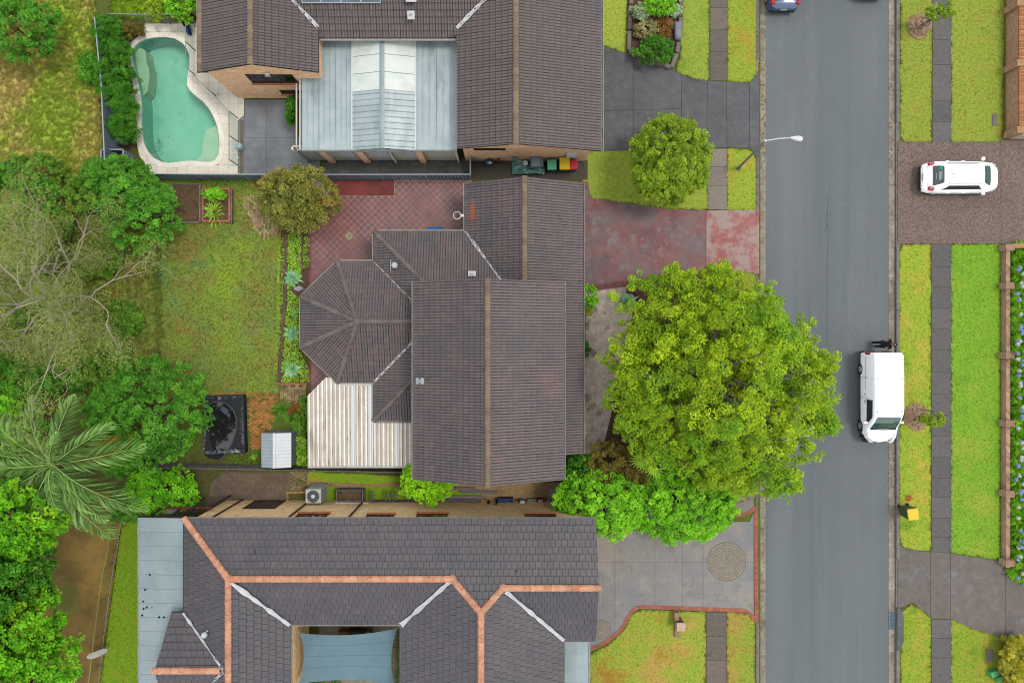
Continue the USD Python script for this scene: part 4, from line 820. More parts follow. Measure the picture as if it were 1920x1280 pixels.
v0 = at(387, 1186, 5.15); HS.part("roof_vent", MB().lathe([(0, .38), (.1, .37), (.15, .3), (.15, .2), (.1, .18), (.1, -.2)], v0, seg=14), M("vent_white", C("#d9dfe0"), rough=.35)); patchflash(HS, 393, 1178, 5.05, .2, .42, (TS, 0))
# corrugated metal verandah on the west side
corr = M("pale_corrugated_steel", [(0.3, C("#a0b2b8")), (0.55, C("#b0c1c6")), (0.8, C("#bccbcf"))], noise=(0.5, 5, 0.6), rough=0.4, rnd=((0.94, 0.95, 0.96), (1.04, 1.04, 1.04)))
def corrugated(x0, x1, y0, y1, z_of, pitch, amp, along="x", seg=1):
    """sheet with waves running along an axis"""
    m = MB(); L0, L1 = (y0, y1) if along == "x" else (x0, x1); n = max(2, int(round((L1 - L0) / pitch * 4)))
    q = np.linspace(L0, L1, n + 1); h = amp * np.sin((q - L0) / pitch * 2 * np.pi)
    if along == "x": A = np.c_[np.full(n + 1, x0), q, z_of(x0) + h]; B = np.c_[np.full(n + 1, x1), q, z_of(x1) + h]
    else: A = np.c_[q, np.full(n + 1, y0), z_of(y0) + h]; B = np.c_[q, np.full(n + 1, y1), z_of(y1) + h]
    V = np.vstack([A, B]); F = []
    for i in range(n): F += [[i, i + 1, n + 1 + i + 1], [i, n + 2 + i, n + 1 + i]]
    F = up_faces(V, np.array(F)); return m.add(V, F).add(V - [0, 0, .006], F[:, ::-1])
vr = Thing("verandah_roof", "long pale corrugated steel verandah roof on the west side of the slate roofed house", "verandah", (-18.5, -15, 0))
y_hi = Yp(971, 3.7); k = 0; yy = y_hi
while yy > -23:
    vr.part("roof_sheet", corrugated(-20.02, -16.75, yy - .758, yy, lambda x: 3.55 + (x + 20.02) * .06, .105, .013), corr); yy -= .762
vr.part("edge_beam", MB().box((-20.05, (y_hi - 23) / 2, 3.5), (.06, 23 + y_hi, .14)), gut_s); vr.part("edge_beam", MB().box((-18.4, y_hi + .03, 3.52), (3.3, .05, .14)), trim_d)
for yp in (-9.7, -13, -16.3, -19.6): vr.part("post", MB().box((-19.85, yp, 1.73), (.1, .1, 3.46)), trim_d)
for px, py in ((281, 1077), (272, 1105), (268, 1127), (275, 1138), (269, 1141), (285, 1138), (266, 1153), (299, 1156), (308, 1156)):
    x, y, _ = at(px, py, 3.6); vr.part("stain", MB().extrude(Point(x, y).buffer(.028 + .012 * (px % 3)), 0, 3.57 + (x + 20.02) * .06 + .016), M("dark_droppings", C("#23282c")))
pr = Thing("porch_roof", "small pale blue corrugated porch roof beside the stamped driveway", "porch", (3.5, -17, 0))
zz = 2.75
def bull(x): return zz + .25 - .28 * max(0, (x - 3.4) / .75) ** 2
xa, xb = Xp(1058, zz), Xp(1103, zz); yy = Yp(1197, zz)
while yy > -22:
    m = MB(); cxs = np.linspace(xa, xb, 7)
    for a, b in zip(cxs[:-1], cxs[1:]): q = corrugated(a, b, yy - .757, yy, lambda x: bull(x), .1, .012); m.v += q.v; m.f += [f + m.n for f in q.f]; m.t += q.t; m.n += q.n
    pr.part("roof_sheet", m, corr); yy -= .76
pr.part("gutter", MB().box((xb + .06, (Yp(1197, zz) - 22) / 2, bull(xb) - .03), (.1, 22 + Yp(1197, zz), .1)), gut_s)
for yp in (-16.2, -19.5): pr.part("post", MB().box((xb - .1, yp, 1.3), (.1, .1, 2.6)), trim_w)

# ================================================================ white corrugated patio roof of the middle house
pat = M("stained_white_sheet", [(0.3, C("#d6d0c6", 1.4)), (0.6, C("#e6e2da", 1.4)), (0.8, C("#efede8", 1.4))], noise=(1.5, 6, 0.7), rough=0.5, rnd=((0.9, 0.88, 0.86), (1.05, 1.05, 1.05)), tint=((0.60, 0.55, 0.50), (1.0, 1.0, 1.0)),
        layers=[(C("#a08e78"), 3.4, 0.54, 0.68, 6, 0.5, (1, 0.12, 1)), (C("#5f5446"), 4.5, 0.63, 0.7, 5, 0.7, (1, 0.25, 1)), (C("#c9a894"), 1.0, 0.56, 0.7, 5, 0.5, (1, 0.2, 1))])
clear_white = M("clean_white_sheet", C("#eef0f2"), rough=.4)
PE = Thing("patio_roof", "dirty white corrugated patio roof tucked under the brown tiled roof", "patio roof", (-9, -5, 0))
ze_ = 2.5; outline = PP([(577,742),(611,708),(628,705),(640,712),(640,722),(703,722),(703,792),(779,792),(779,873),(577,873)], ze_)
x0, y0_, x1, y1_ = outline.bounds; xx = x0; i = 0
while xx < x1:
    sl = sbox(xx, y0_ - 1, min(xx + .24, x1), y1_ + 1).intersection(outline)
    for gg in geoms(sl):
        bx = gg.bounds; prof = [(0, 0.0), (.06, 0.0), (.075, .06), (.165, .06), (.18, 0), (.24, 0)]
        m = MB()
        for (u0, h0), (u1, h1) in zip(prof[:-1], prof[1:]):
            q = sbox(xx + u0, y0_ - 1, xx + u1, y1_ + 1).intersection(gg)
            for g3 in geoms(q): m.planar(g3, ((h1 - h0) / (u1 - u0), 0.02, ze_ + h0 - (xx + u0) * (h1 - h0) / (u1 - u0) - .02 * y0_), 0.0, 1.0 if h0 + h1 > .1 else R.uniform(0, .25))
        if m.v: PE.part("roof_sheet", m, clear_white if i in (10, 14, 20, 27) else pat)
    xx += .24; i += 1
PE.part("gutter", MB().box(((x0 + x1) / 2, y0_ - .06, ze_ - .04), (x1 - x0, .1, .1)), gut_w)
for px, py in ((580, 868), (650, 868), (720, 868), (580, 745)): X, Y, _ = at(px, py, 2.4); PE.part("post", MB().box((X + .05, Y, 1.2), (.09, .09, 2.4)), trim_w)
PE.part("fascia", MB().box((Xp(671, ze_), Yp(720, ze_) , ze_ + .1), (2.1, .12, .03)), trim_w)
# ================================================================ the pool and its surrounds
PD = Thing("pool_deck", None, None, at(380, 200), kind="structure"); data(PD.prim, "cream paved deck around the kidney shaped pool")
deck = PP([(272,45),(371,45),(371,137),(400,137),(458,186),(458,216),(446,226),(446,329),(284,329),(262,292),(256,264),(254,219),(243,179),(252,174),(247,147),(237,112),(239,96),(251,78),(270,66)])
cop = pool.buffer(0.30); deck_in = deck.difference(cop)
x0, y0, x1, y1 = deck.bounds; s_ = 0.60; k = 0
for i in range(int((x1 - x0) / s_) + 1):
    for j in range(int((y1 - y0) / s_) + 1):
        c = sbox(x0 + i * s_ + .005, y0 + j * s_ + .005, x0 + (i + 1) * s_ - .005, y0 + (j + 1) * s_ - .005).intersection(deck_in)
        if c.area > .012: PD.part("paver", MB().extrude(c, -0.02, 0.035 + R.normal(0, .001)), deck_m)
PL = Thing("swimming_pool", "kidney shaped swimming pool with pale green water and cream coping", "pool", at(330, 200))
coping_m = M("cream_coping", [(0.3, C("#dcd3c4", 1.4)), (0.7, C("#ebe4d8", 1.4))], noise=(2, 5, 0.7), rnd=((0.95, 0.95, 0.95), (1.03, 1.03, 1.03)), layers=[(C("#b5aa92"), 1.2, 0.6, 0.75, 6, 0.5)])
ringp = cop.difference(pool); cen = np.array(pool.centroid.coords[0]); ncp = 44
ext = pool.exterior
for i in range(ncp):
    a, b = ext.interpolate(i / ncp, normalized=True), ext.interpolate((i + 1) / ncp, normalized=True)
    seg = shapely.ops.substring(ext, i / ncp, (i + 1) / ncp, normalized=True)
    q = seg.buffer(.30, cap_style=2).intersection(ringp)
    if q.area > .02: PL.part("coping_stone", MB().extrude(q.buffer(-.003), -0.05, .045), coping_m)
plaster = M("pool_plaster", [(0.3, C("#8ecfb6", 1.25)), (0.7, C("#a4dcc6", 1.25))], noise=(1.0, 5, 0.6), layers=[(C("#8f9c70"), 0.8, 0.6, 0.75, 6, 0.5)])
shelf_m = M("pool_shelf_plaster", [(0.3, C("#bccdb0", 1.3)), (0.7, C("#ccd8c0", 1.3))], noise=(1.0, 5, 0.6))
sh = MB(); sh.sheet(pool, -1.35)
ring = np.array(ext.coords); n = len(ring); v = np.vstack([np.c_[ring, np.full(n, -1.35)], np.c_[ring, np.full(n, 0.0)]])
sh.add(v, [[i + 1, i, n + i, n + i + 1] for i in range(n - 1)]); PL.part("shell", sh, plaster)
stepA = PP([(380,190),(395,200),(402,222),(398,232),(380,240),(378,250),(374,262),(373,275),(372,285),(366,292),(361,300),(372,306),(400,306),(416,290),(416,260),(404,215),(392,196)]).intersection(pool)
PL.part("step_shelf", MB().extrude(stepA, -1.35, -0.45), shelf_m)
stepB = PP([(236,80),(266,88),(268,110),(273,125),(274,140),(270,168),(262,176),(240,172)]).buffer(-.25).buffer(.5).buffer(-.25).intersection(pool); PL.part("step_shelf", MB().extrude(stepB, -1.35, -0.38), shelf_m)
water = usdkit.material(stage, "/World/Looks/pool_water", {
    "t": ("transparent_bsdf", {"color": (0.80, 0.98, 0.91)}), "g": ("glossy_bsdf", {"color": (1, 1, 1), "roughness": 0.03}), "f": ("fresnel", {"IOR": 1.33}), "m": ("mix_closure", {}),
    "geo": ("geometry", {}), "n": ("noise_texture", {"scale": 3.5, "detail": 4.0}), "b": ("bump", {"strength": 0.4, "distance": 0.03})},
    [("geo.position", "n.vector"), ("n.fac", "b.height"), ("b.normal", "g.normal"), ("f.fac", "m.fac"), ("t.BSDF", "m.closure1"), ("g.BSDF", "m.closure2")], surface="m.closure")
PL.part("water", MB().sheet(pool.buffer(.004), -0.10), water)
lf = MB(); lm_ = M("dark_leaf_litter", C("#20302a"))
for i in range(120):
    cx, cy = (R.normal(307, 22), R.normal(215, 50)) if i < 40 else (R.normal(297, 4), R.normal(270, 8))
    X, Y, _ = at(cx, cy)
    if pool.buffer(-.3).contains(Point(X, Y)):
        a = R.uniform(0, 6.3); d = .05 + .05 * R.uniform(); lf.add([[X - d * math.cos(a), Y - d * math.sin(a), -.093], [X + .02, Y, -.09], [X + d * math.cos(a), Y + d * math.sin(a), -.093]], [[0, 1, 2]])
one("floating_leaves", "scatter of small dark leaves floating on the pool water", "leaves", lf, lm_, kind="stuff")
fl = at(320, 117, -.06); one("floating_hose", "small pale loop of hose floating near the top of the pool", "hose", MB().tube([fl + [.13 * math.cos(t), .11 * math.sin(t), 0] for t in np.linspace(0, 5.8, 18)], .016, 5), M("pale_hose", C("#c9f0e6")))
pf_glass = glass_pane("fence_glass", (0.95, 0.975, 0.97), -0.27); alu = M("grey_aluminium", C("#a7adae"), rough=0.35, metallic=0.4)
def glass_fence(pts, label, h=1.2):
    P = [at(*p) for p in pts]; t = Thing("glass_fence", label, "fence", P[0])
    for a, b in zip(P[:-1], P[1:]):
        L = np.linalg.norm(b - a); n = max(1, int(round(L / 1.5))); d = (b - a) / L; an = math.atan2(d[1], d[0])
        for i in range(n):
            p = a + d * L * (i + .5) / n; t.part("glass_panel", MB().box(p + [0, 0, .08 + h / 2], (L / n - .07, .012, h), an), pf_glass)
            q = a + d * L * i / n; t.part("post", MB().box(q + [0, 0, (h + .12) / 2], (.05, .05, h + .12), an), alu)
        t.part("top_rail", MB().box((a + b) / 2 + [0, 0, h + .10], (L, .035, .03), an), alu)
    t.part("post", MB().box(P[-1] + [0, 0, (h + .12) / 2], (.05, .05, h + .12)), alu)
glass_fence([(226, 45), (272, 46), (320, 46), (371, 46)], "glass pool fence with steel posts along the top of the pool deck")
glass_fence([(367, 50), (367, 142), (405, 180), (446, 222), (446, 310)], "glass pool fence bending along the right side of the pool deck")
colr = M("slate_fence_sheet", [(0.3, C("#5a6871", 1.5)), (0.7, C("#6f7d86", 1.5))], noise=(1, 4, 0.6), rough=0.45, rnd=((0.93, 0.93, 0.93), (1.05, 1.05, 1.05))); colt = M("pale_fence_rail", C("#aab4b8"), rough=.4)
def sheet_fence(pts, h, label, name="metal_fence", mat=colr, rail=colt, step=2.4, pitch=.2):
    P = [at(*p) for p in pts]; t = Thing(name, label, "fence", P[0])
    for a, b in zip(P[:-1], P[1:]):
        L = np.linalg.norm(b - a); n = max(1, int(round(L / step))); d = (b - a) / L; s = np.array([-d[1], d[0], 0]); an = math.atan2(d[1], d[0])
        for i in range(n):
            p0, p1 = a + d * L * i / n, a + d * L * (i + 1) / n; m = MB(); k = max(2, int(L / n / pitch)) * 4; V = []
            for j in range(k + 1): o = s * (.018 if (j % 4) in (1, 2) else -.018); q = p0 + (p1 - p0) * j / k + o; V += [q + [0, 0, .03], q + [0, 0, h - .02]]
            m.add(V, [[2 * j, 2 * j + 2, 2 * j + 3, 2 * j + 1] for j in range(k)]); t.part("fence_sheet", m, mat)
            t.part("post", MB().box(p0 + [0, 0, h / 2], (.06, .06, h), an), rail); t.part("top_rail", MB().box((p0 + p1) / 2 + [0, 0, h], (L / n, .06, .05), an), rail)
sheet_fence([(210, 58), (222, 180), (228, 315)], 1.75, "slate blue sheet metal fence between the pool garden and the wild grass")
sheet_fence([(300, 336), (470, 337), (640, 337.5), (884, 337)], 1.35, "low slate sheet metal fence between the pool house and the red tiled patio")
sheet_fence([(884, 336), (884, 296)], 1.2, "short pale gate panel closing the dark side path", name="side_gate", mat=alu)
# pump box and pump house
pb = Thing("pump_box", "grey plastic pump cover beside the slate fence below the palms", "pump", at(228, 268))
gp = M("grey_plastic", C("#7d8284"), rough=0.5); gpd = M("slate_plastic", C("#5d6b74"), rough=0.5)
pb.part("cover", MB().rbox(at(228, 268) + [0, 0, .25], (.85, .40, .5), .06), gpd); pb.part("lid", MB().rbox(at(224, 268) + [0, 0, .56], (.5, .34, .12), .05), gp)
pu = Thing("pump_house", "small slate clad enclosure with pale capping at the corner of the pool", "enclosure", at(235, 300))
for a, b in (((212, 291), (252, 291)), ((252, 291), (252, 306)), ((212, 291), (212, 315))):
    A, B = at(*a), at(*b); an = math.atan2(*(B - A)[1::-1]); L = np.linalg.norm(B - A)
    pu.part("panel", MB().box((A + B) / 2 + [0, 0, .6], (L, .04, 1.2), an), colr); pu.part("capping", MB().box((A + B) / 2 + [0, 0, 1.22], (L + .05, .07, .05), an), colt)
pu.part("lid", MB().extrude(PR(213, 293, 251, 315), .5, .54), gpd)
bn = at(357, 61); one("pool_float", "blue padded pool float standing by the glass fence", "float", MB().rbox(bn + [0, 0, .25], (.16, .45, .5), .05, .2), M("blue_foam", C("#1f4fae"), rough=.6))
bk = at(352, 48); one("planter_tub", "dark tub in the corner of the pool fence", "tub", MB().lathe([(0, 0), (.16, 0), (.2, .3), (.18, .32), (.15, .27), (0, .26)], bk, seg=12), M("dark_plastic", C("#34393c"), rough=.5))

# grey courtyard, side path, soil at the bins
cy = Thing("courtyard", None, None, at(500, 250), kind="structure"); data(cy.prim, "grey concrete courtyard beside the pool deck")
for q in ([(459, 187), (500, 187), (500, 258), (459, 258)], [(500, 187), (556, 187), (556, 258), (500, 258)], [(447, 222), (459, 216), (459, 258), (500, 258), (500, 330), (447, 330)], [(500, 258), (560, 258), (600, 290), (600, 330), (500, 330)], [(556, 187), (562, 187), (562, 292), (600, 292)]):
    cy.part("concrete_panel", MB().extrude(PP(q).buffer(-.008, join_style=2), -.02, .026), court_m)
cyg = Thing("drain_channel", "narrow pebble filled channel between the pool deck and the courtyard", "drain", at(452, 270)); cyg.part("pebbles", MB().sheet(PR(450, 226, 457, 326), .036), M("channel_pebbles", [(0.3, C("#5f5a50")), (0.7, C("#8a8474"))], noise=(14, 4, .8))); 
fil = at(453, 277); ff = Thing("pool_filter", "pale blue pool filter tank by the deck edge", "filter", fil); ff.part("tank", MB().lathe([(0, 0), (.2, .02), (.22, .3), (.16, .5), (0, .55)], fil, seg=14), M("pale_blue_plastic", C("#a9c8cc"), rough=.4)); ff.part("pipe", MB().tube([fil + [-.15, -.1, .3], fil + [-.2, -.5, .1], fil + [-.15, -.7, .1]], .03), trim_w)
sp = Thing("side_path", None, None, at(740, 312), kind="structure"); data(sp.prim, "dark square pavers stepping along the side of the northern house")
xs = list(range(604, 800, 27)) + [800, 840, 882]
for a, b in zip(xs[:-1], xs[1:]):
    for ya, yb in ((298, 313), (313, 336)): sp.part("paver", MB().extrude(PR(a, ya, b, yb).buffer(-.012, join_style=2), -.02, .03 + R.normal(0, .004)), slab_dark)
struct("bin_yard", MB().sheet(PR(886, 300, 1102, 337), .010), M("dark_yard_soil", [(0.3, C("#4a443d")), (0.7, C("#655d52"))], noise=(6, 6, .8)), "dark dirt yard where the bins stand")
bin_g = M("bin_green", C("#2c4a3a"), rough=.5)
def wheelie(name, label, px, py, rz, lid, h=1.05, w=.58, d=.72, body=bin_g, open_=False):
    o = at(px, py); t = Thing(name, label, "bin", o, group=None); c, s = math.cos(rz), math.sin(rz)
    def W(x, y, z): return o + [c * x - s * y, s * x + c * y, z]
    b = MB(); r = np.array([[-.40, -.36], [.40, -.36], [.40, .40], [-.40, .40]]) * [w, d]; r2 = np.array([[-.48, -.46], [.48, -.46], [.48, .46], [-.48, .46]]) * [w, d]
    V = [W(x, y, .06) for x, y in r] + [W(x, y, h - .08) for x, y in r2]; b.add(V, [[0, 3, 2, 1], [0, 1, 5, 4], [1, 2, 6, 5], [2, 3, 7, 6], [3, 0, 4, 7], [4, 5, 6, 7]]); t.part("body", b, body)
    t.part("rim", MB().box(W(0, 0, h - .07), (w, d * .96, .05), rz), body)
    t.part("lid", MB().rbox(W(0, -.02, h), (w * 1.02, d * 1.0, .09), .07, rz), lid)
    t.part("handle", MB().tube([W(-w * .4, d * .55, h - .03), W(w * .4, d * .55, h - .03)], .022, 6), body)
    for sx in (-1, 1): t.part("wheel", MB().lathe([(0, -.03), (.1, -.03), (.1, .03), (0, .03)], W(sx * w * .44, d * .42, .1), "x", 12), M("black_rubber", C("#1c1c1e"), rough=.7))
lidY = M("yellow_lid", C("#f2cc10", 1.05), rough=.45); lidG = M("green_lid", C("#5cc08a"), rough=.45); lidR = M("red_lid", C("#d92c40"), rough=.45); lidGy = M("grey_lid", C("#8d989c"), rough=.45)
wheelie("wheelie_bin", "wheelie bin with red lid, last of the row by the brick wall", 1072, 316, 0.05, lidR, .95, .5, .55)
wheelie("wheelie_bin", "yellow lidded wheelie bin in the row by the brick wall", 1056, 314, 0.0, lidY)
wheelie("wheelie_bin", "wheelie bin with pale green lid by the brick wall", 1033, 316, 0.0, lidG, 1.0, .52, .6)
wheelie("wheelie_bin", "yellow lidded wheelie bin standing alone on the verge", 1693, 955, 0.15, lidY, 1.06, .60, .66, M("bin_dark_green", C("#3b4f35"), rough=.5))
bb = at(1003, 311); bq = Thing("barbecue", "grey hooded barbecue on a green tarpaulin", "barbecue", bb); bq.part("hood", MB().rbox(bb + [0, 0, .95], (.55, .6, .25), .08), lidGy); bq.part("cart", MB().rbox(bb + [0, 0, .42], (.5, .5, .82), .03), gp); bq.part("shelf", MB().box(bb + [.35, 0, .8], (.2, .45, .03)), lidGy)
tp = MB(); tc = at(990, 316); N_ = 14
gx, gy = np.meshgrid(np.linspace(-.95, .95, N_), np.linspace(-.40, .40, N_)); gz = .08 + .75 * meshkit.fbm(np.stack([gx * 3.6, gy * 3.6, gx * 0], -1), 3, 4) * np.clip(1.2 - abs(gx) * .9, 0.1, 1)
tp.add(np.c_[gx.ravel() + tc[0], gy.ravel() + tc[1], gz.ravel()], [[i * N_ + j, i * N_ + j + 1, (i + 1) * N_ + j + 1, (i + 1) * N_ + j] for i in range(N_ - 1) for j in range(N_ - 1)])
one("tarpaulin", "crumpled dark green tarpaulin on the ground beside the bins", "tarpaulin", tp, M("green_tarp", [(0.3, C("#2f665c")), (0.7, C("#7fb8ac"))], noise=(4, 5, .7), rough=.3, spec=.5))
o = at(985, 311, 0) + [0, 0, .5]; one("plastic_tub", "white round tub on the green tarpaulin", "tub", MB().lathe([(0, 0), (.13, 0), (.15, .16), (.0, .17)], o, seg=12), trim_w)
kt = at(918, 309); kk = Thing("kettle_barbecue", "small dark domed barbecue near the bins", "barbecue", kt); kk.part("dome", MB().lathe([(.26, .5), (.25, .62), (.15, .74), (0, .78)], kt, seg=14), M("dark_enamel", C("#2c4046"), rough=.25, spec=.6)); kk.part("bowl", MB().lathe([(0, .3), (.2, .36), (.26, .5)], kt, seg=14), M("dark_enamel", C("#2c4046"))); 
for a in range(3): kk.part("leg", MB().tube([kt + [.15 * math.cos(a * 2.1), .15 * math.sin(a * 2.1), .36], kt + [.25 * math.cos(a * 2.1), .25 * math.sin(a * 2.1), 0]], .015, 5), alu)
rp = at(935, 305); one("pipe_stub", "rusty short post by the brick wall of the bin yard", "post", MB().box(rp + [0, 0, .35], (.13, .13, .7)).box(rp + [0, 0, .72], (.16, .16, .05)), M("rust", C("#6b432c")))
# small striped cloth and blue toy under the eave
bl = at(818, 436); one("blue_sled", "blue plastic slide lying against the house under the eave of the red patio", "toy", MB().rbox(bl + [0, .05, .55], (.95, .35, .16), .07).box(bl + [0, .05, .28], (.7, .2, .4)), M("blue_plastic", C("#1f6fc4"), rough=.35))

# ================================================================ red tiled patio
pt = Thing("patio", None, None, at(730, 430), kind="structure"); data(pt.prim, "red diagonal tiled patio behind the middle house")
base_r = PR(581, 338, 884, 745); pt.part("grout_bed", MB().extrude(base_r, -.02, .024), grout)
area = PP([(583,368),(740,368),(740,339),(883,339),(883,440),(706,440),(706,496),(650,500),(586,560),(583,520)]); area2 = PP([(583,640),(600,670),(608,690),(608,735),(583,745)])
ts = .285; c45 = math.sqrt(.5); cand = []
cx0, cy0, cx1, cy1 = area.union(area2).bounds
for i in range(-60, 60):
    for j in range(-60, 60):
        u0, v0 = i * ts, j * ts; ctr = np.array([(u0 - v0) * c45 - 7, (u0 + v0) * c45 + 4])
        if not (cx0 - .3 < ctr[0] < cx1 + .3 and cy0 - .3 < ctr[1] < cy1 + .3): continue
        q = Polygon([ctr + np.array([0, -1]) * ts * c45, ctr + np.array([1, 0]) * ts * c45, ctr + np.array([0, 1]) * ts * c45, ctr - np.array([1, 0]) * ts * c45]).buffer(-.0075, join_style=2)
        for ar in (area, area2):
            z = q.intersection(ar)
            if z.area > .004: cand.append((z.area < q.area * .98, -z.area, ctr[0], z))
cand.sort(key=lambda e: e[:3]); rest = MB()
hidden = unary_union([p for p, _ in FA + FB])
vis = [c for c in cand if not hidden.contains(Point(c[3].centroid).buffer(.1))]; vis = vis[::max(1, len(vis) // 320)] if len(vis) > 640 else vis; vs_ = set(id(v[3]) for v in vis[:300])
for c in cand:
    m = MB().extrude(c[3], 0.0, .030 + R.normal(0, .0012), t=R.uniform())
    if id(c[3]) in vs_: pt.part("tile", m, tile_red)
    else: rest.extrude(c[3], 0.0, .030 + R.normal(0, .0012), t=R.uniform())
pt.part("patio_tiles", rest, tile_red, kind="stuff")
pt.part("raised_slab", MB().extrude(PR(618, 339, 739, 367), -.02, .14), red_step)
pt.part("edging", MB().extrude(PR(580, 440, 583.5, 745), -.02, .05), red_edge)
dc = at(655, 443); dcv = Thing("drain_cover", "round beige concrete drain cover on the red patio", "cover", dc); dcm = M("beige_concrete", [(0.3, C("#a89a80")), (0.7, C("#c0b294"))], noise=(6, 4, .7))
dcv.part("disc", MB().lathe([(.22, 0.02), (.22, .06), (.20, .07), (0, .07)], dc, seg=20), dcm); dcv.part("rib", MB().box(dc + [0, 0, .075], (.36, .02, .012), .6).box(dc + [0, 0, .0755], (.36, .02, .012), 2.17), M("worn_edge", C("#7d7260")))

# ================================================================ back yard things of the middle house
tim = M("weathered_timber", [(0.3, C("#6e6862")), (0.7, C("#9a948c"))], noise=(3, 5, .7), stretch=(1, 1, 1), rnd=((.85, .85, .85), (1.12, 1.12, 1.12)))
pl1 = Thing("garden_bed", "empty timber edged garden bed of brown soil near the fence", "garden bed", at(350, 382))
for a, b in (((326, 347), (378, 347)), ((378, 347), (378, 418)), ((378, 418), (326, 418)), ((326, 418), (326, 347))):
    A, B = at(*a), at(*b); L = np.linalg.norm(B - A); an = math.atan2(*(B - A)[1::-1]); pl1.part("sleeper", MB().box((A + B) / 2 + [0, 0, .12], (L + .02, .07, .26), an), tim)
pl1.part("soil", MB().sheet(PR(327, 348, 377, 417), .14), soil)
brk1 = M("clay_brick_piece", [(0.3, C("#b0674a")), (0.7, C("#d09070"))], noise=(6, 4, .7), rnd=((.75, .75, .75), (1.12, 1.1, 1.08)))
pl2 = Thing("brick_planter", "square planter edged in orange bricks holding strappy plants", "planter", at(408, 386))
def brick_ring(t, x0, y0, x1, y1, h, w=.11, L=.23, mat=brk1, name="brick"):
    for (ax, ay, bx, by) in ((x0, y0, x1, y0), (x1, y0, x1, y1), (x1, y1, x0, y1), (x0, y1, x0, y0)):
        A, B = at(ax, ay), at(bx, by); D = np.linalg.norm(B - A); n = max(1, int(D / (L + .01))); an = math.atan2(*(B - A)[1::-1])
        for i in range(n): t.part(name, MB().box(A + (B - A) * (i + .5) / n + [0, 0, h / 2], (D / n - .012, w, h + R.normal(0, .006)), an), mat)
brick_ring(pl2, 384, 356, 434, 416, .32); pl2.part("soil", MB().sheet(PR(385, 357, 433, 415), .22), soil)
pl2.part("sleeper", MB().box(at(437.5, 388) + [0, 0, .15], (.06, 2.0, .3)), tim)
def brick_patch(name, label, poly_px, mat, L, W, rz, keep, rag=0.0, z=.02, seed=5):
    """a small field of separate pavers, some missing"""
    rg = np.random.default_rng(seed); P = PP(poly_px); t = Thing(name, None, None, (*P.centroid.coords[0], 0), kind="structure"); data(t.prim, label)
    x0, y0, x1, y1 = P.bounds; n = 0; c, s = math.cos(rz), math.sin(rz); cx, cy = P.centroid.coords[0]; Rr = max(x1 - x0, y1 - y0); rest = MB()
    for j in range(int(-Rr / W), int(Rr / W) + 1):
        for i in range(int(-Rr / L) - 1, int(Rr / L) + 2):
            x, y = (i + .5 * (j % 2)) * L, j * W; X, Y = cx + c * x - s * y, cy + s * x + c * y
            if not P.contains(Point(X, Y)) or rg.uniform() < rag: continue
            m = MB().box((X, Y, z / 2 - .02 + rg.normal(0, .004)), (L - .014, W - .014, z + .04), rz + rg.normal(0, .02), t=rg.uniform())
            if n < 300: t.part("paver", m, mat); n += 1
            else: rest.box((X, Y, z / 2 - .02 + rg.normal(0, .004)), (L - .014, W - .014, z + .04), rz, t=rg.uniform())
    if rest.v: t.part("pavers", rest, mat, kind="stuff")
brick_patch("brick_patch", "broken patch of buff pavers in the back lawn beside the olive tree", [(455,372),(476,362),(492,372),(492,400),(520,408),(522,446),(495,446),(472,430),(468,408),(458,392)], M("pink_buff_paver", [(0.3, C("#b99a78")), (0.7, C("#d8bc98"))], noise=(5, 4, .7), rnd=((.7, .7, .7), (1.1, 1.08, 1.05))), .23, .115, math.pi / 2, 0, .25, seed=3)
brick_patch("brick_paving", "orange clay paving between the dark pond and the garden shed", [(392,734),(520,734),(520,760),(510,800),(492,812),(492,842),(472,842),(466,800),(464,742),(392,741)], paver_orange, .23, .115, 0, 0, .12, seed=4)
brick_patch("brick_paving", "buff brick steps between the garden bed and the white patio roof", [(522,722),(578,722),(578,757),(522,757)], paver_buff, .30, .22, math.pi / 2, 0, 0, z=.06, seed=6)
brick_patch("brick_paving", "short strip of buff pavers on the ground below the shed", [(544,884),(576,884),(576,925),(544,925)], paver_buff, .25, .12, 0, 0, .08, seed=7)
se = Thing("brick_edging", "row of pinkish bricks along the end of the garden bed", "edging", at(545, 719))
for i in range(8): se.part("brick", MB().box(at(524 + i * 7.2, 719 + .2 * (i % 3)) + [0, 0, .08], (.215, .11, .16), R.normal(0, .05)), brk1)
# garden bed strips
struct("garden_soil", MB().sheet(PP([(527,432),(582,425),(583,560),(566,575),(566,660),(583,690),(583,722),(520,722),(524,600)]), .015), bark_soil, "brown soil of the long garden bed")
for lab, pts in (("old timber edging along the lawn side of the long garden bed", [(537,440),(537,500),(535,560),(532,610),(528,660),(524,722)]), ("old timber edging in the middle of the long garden bed", [(567,430),(567,505),(562,520)])):
    ed = Thing("timber_edging", lab, "edging", at(*pts[0]))
    for a, b in zip(pts[:-1], pts[1:]): ed.part("sleeper", MB().extrude(LineString([A2(*a), A2(*b)]).buffer(.085, cap_style=2), -.02, .10 + R.normal(0, .008)), M("brown_timber", [(0.3, C("#5c4636")), (0.7, C("#7d6450"))], noise=(4, 5, .7), rnd=((.85, .85, .85), (1.1, 1.1, 1.1))))
rk = MB(); rc = at(561, 541); 
rk.mesh(trimesh.convex.convex_hull(np.array([[-.36,-.06,0],[.0,-.22,0],[.38,-.02,0],[.06,.2,0],[-.3,-.03,.16],[.0,-.16,.2],[.3,-.0,.17],[.05,.15,.19],[-.1,.1,.2]]) + rc))
one("garden_rock", "pale grey slab of rock beside the blue agave", "rock", rk, M("grey_rock", [(0.3, C("#8d8f94")), (0.7, C("#c2c2c4"))], noise=(7, 6, .8), bump=[(20, .6, .02)]))
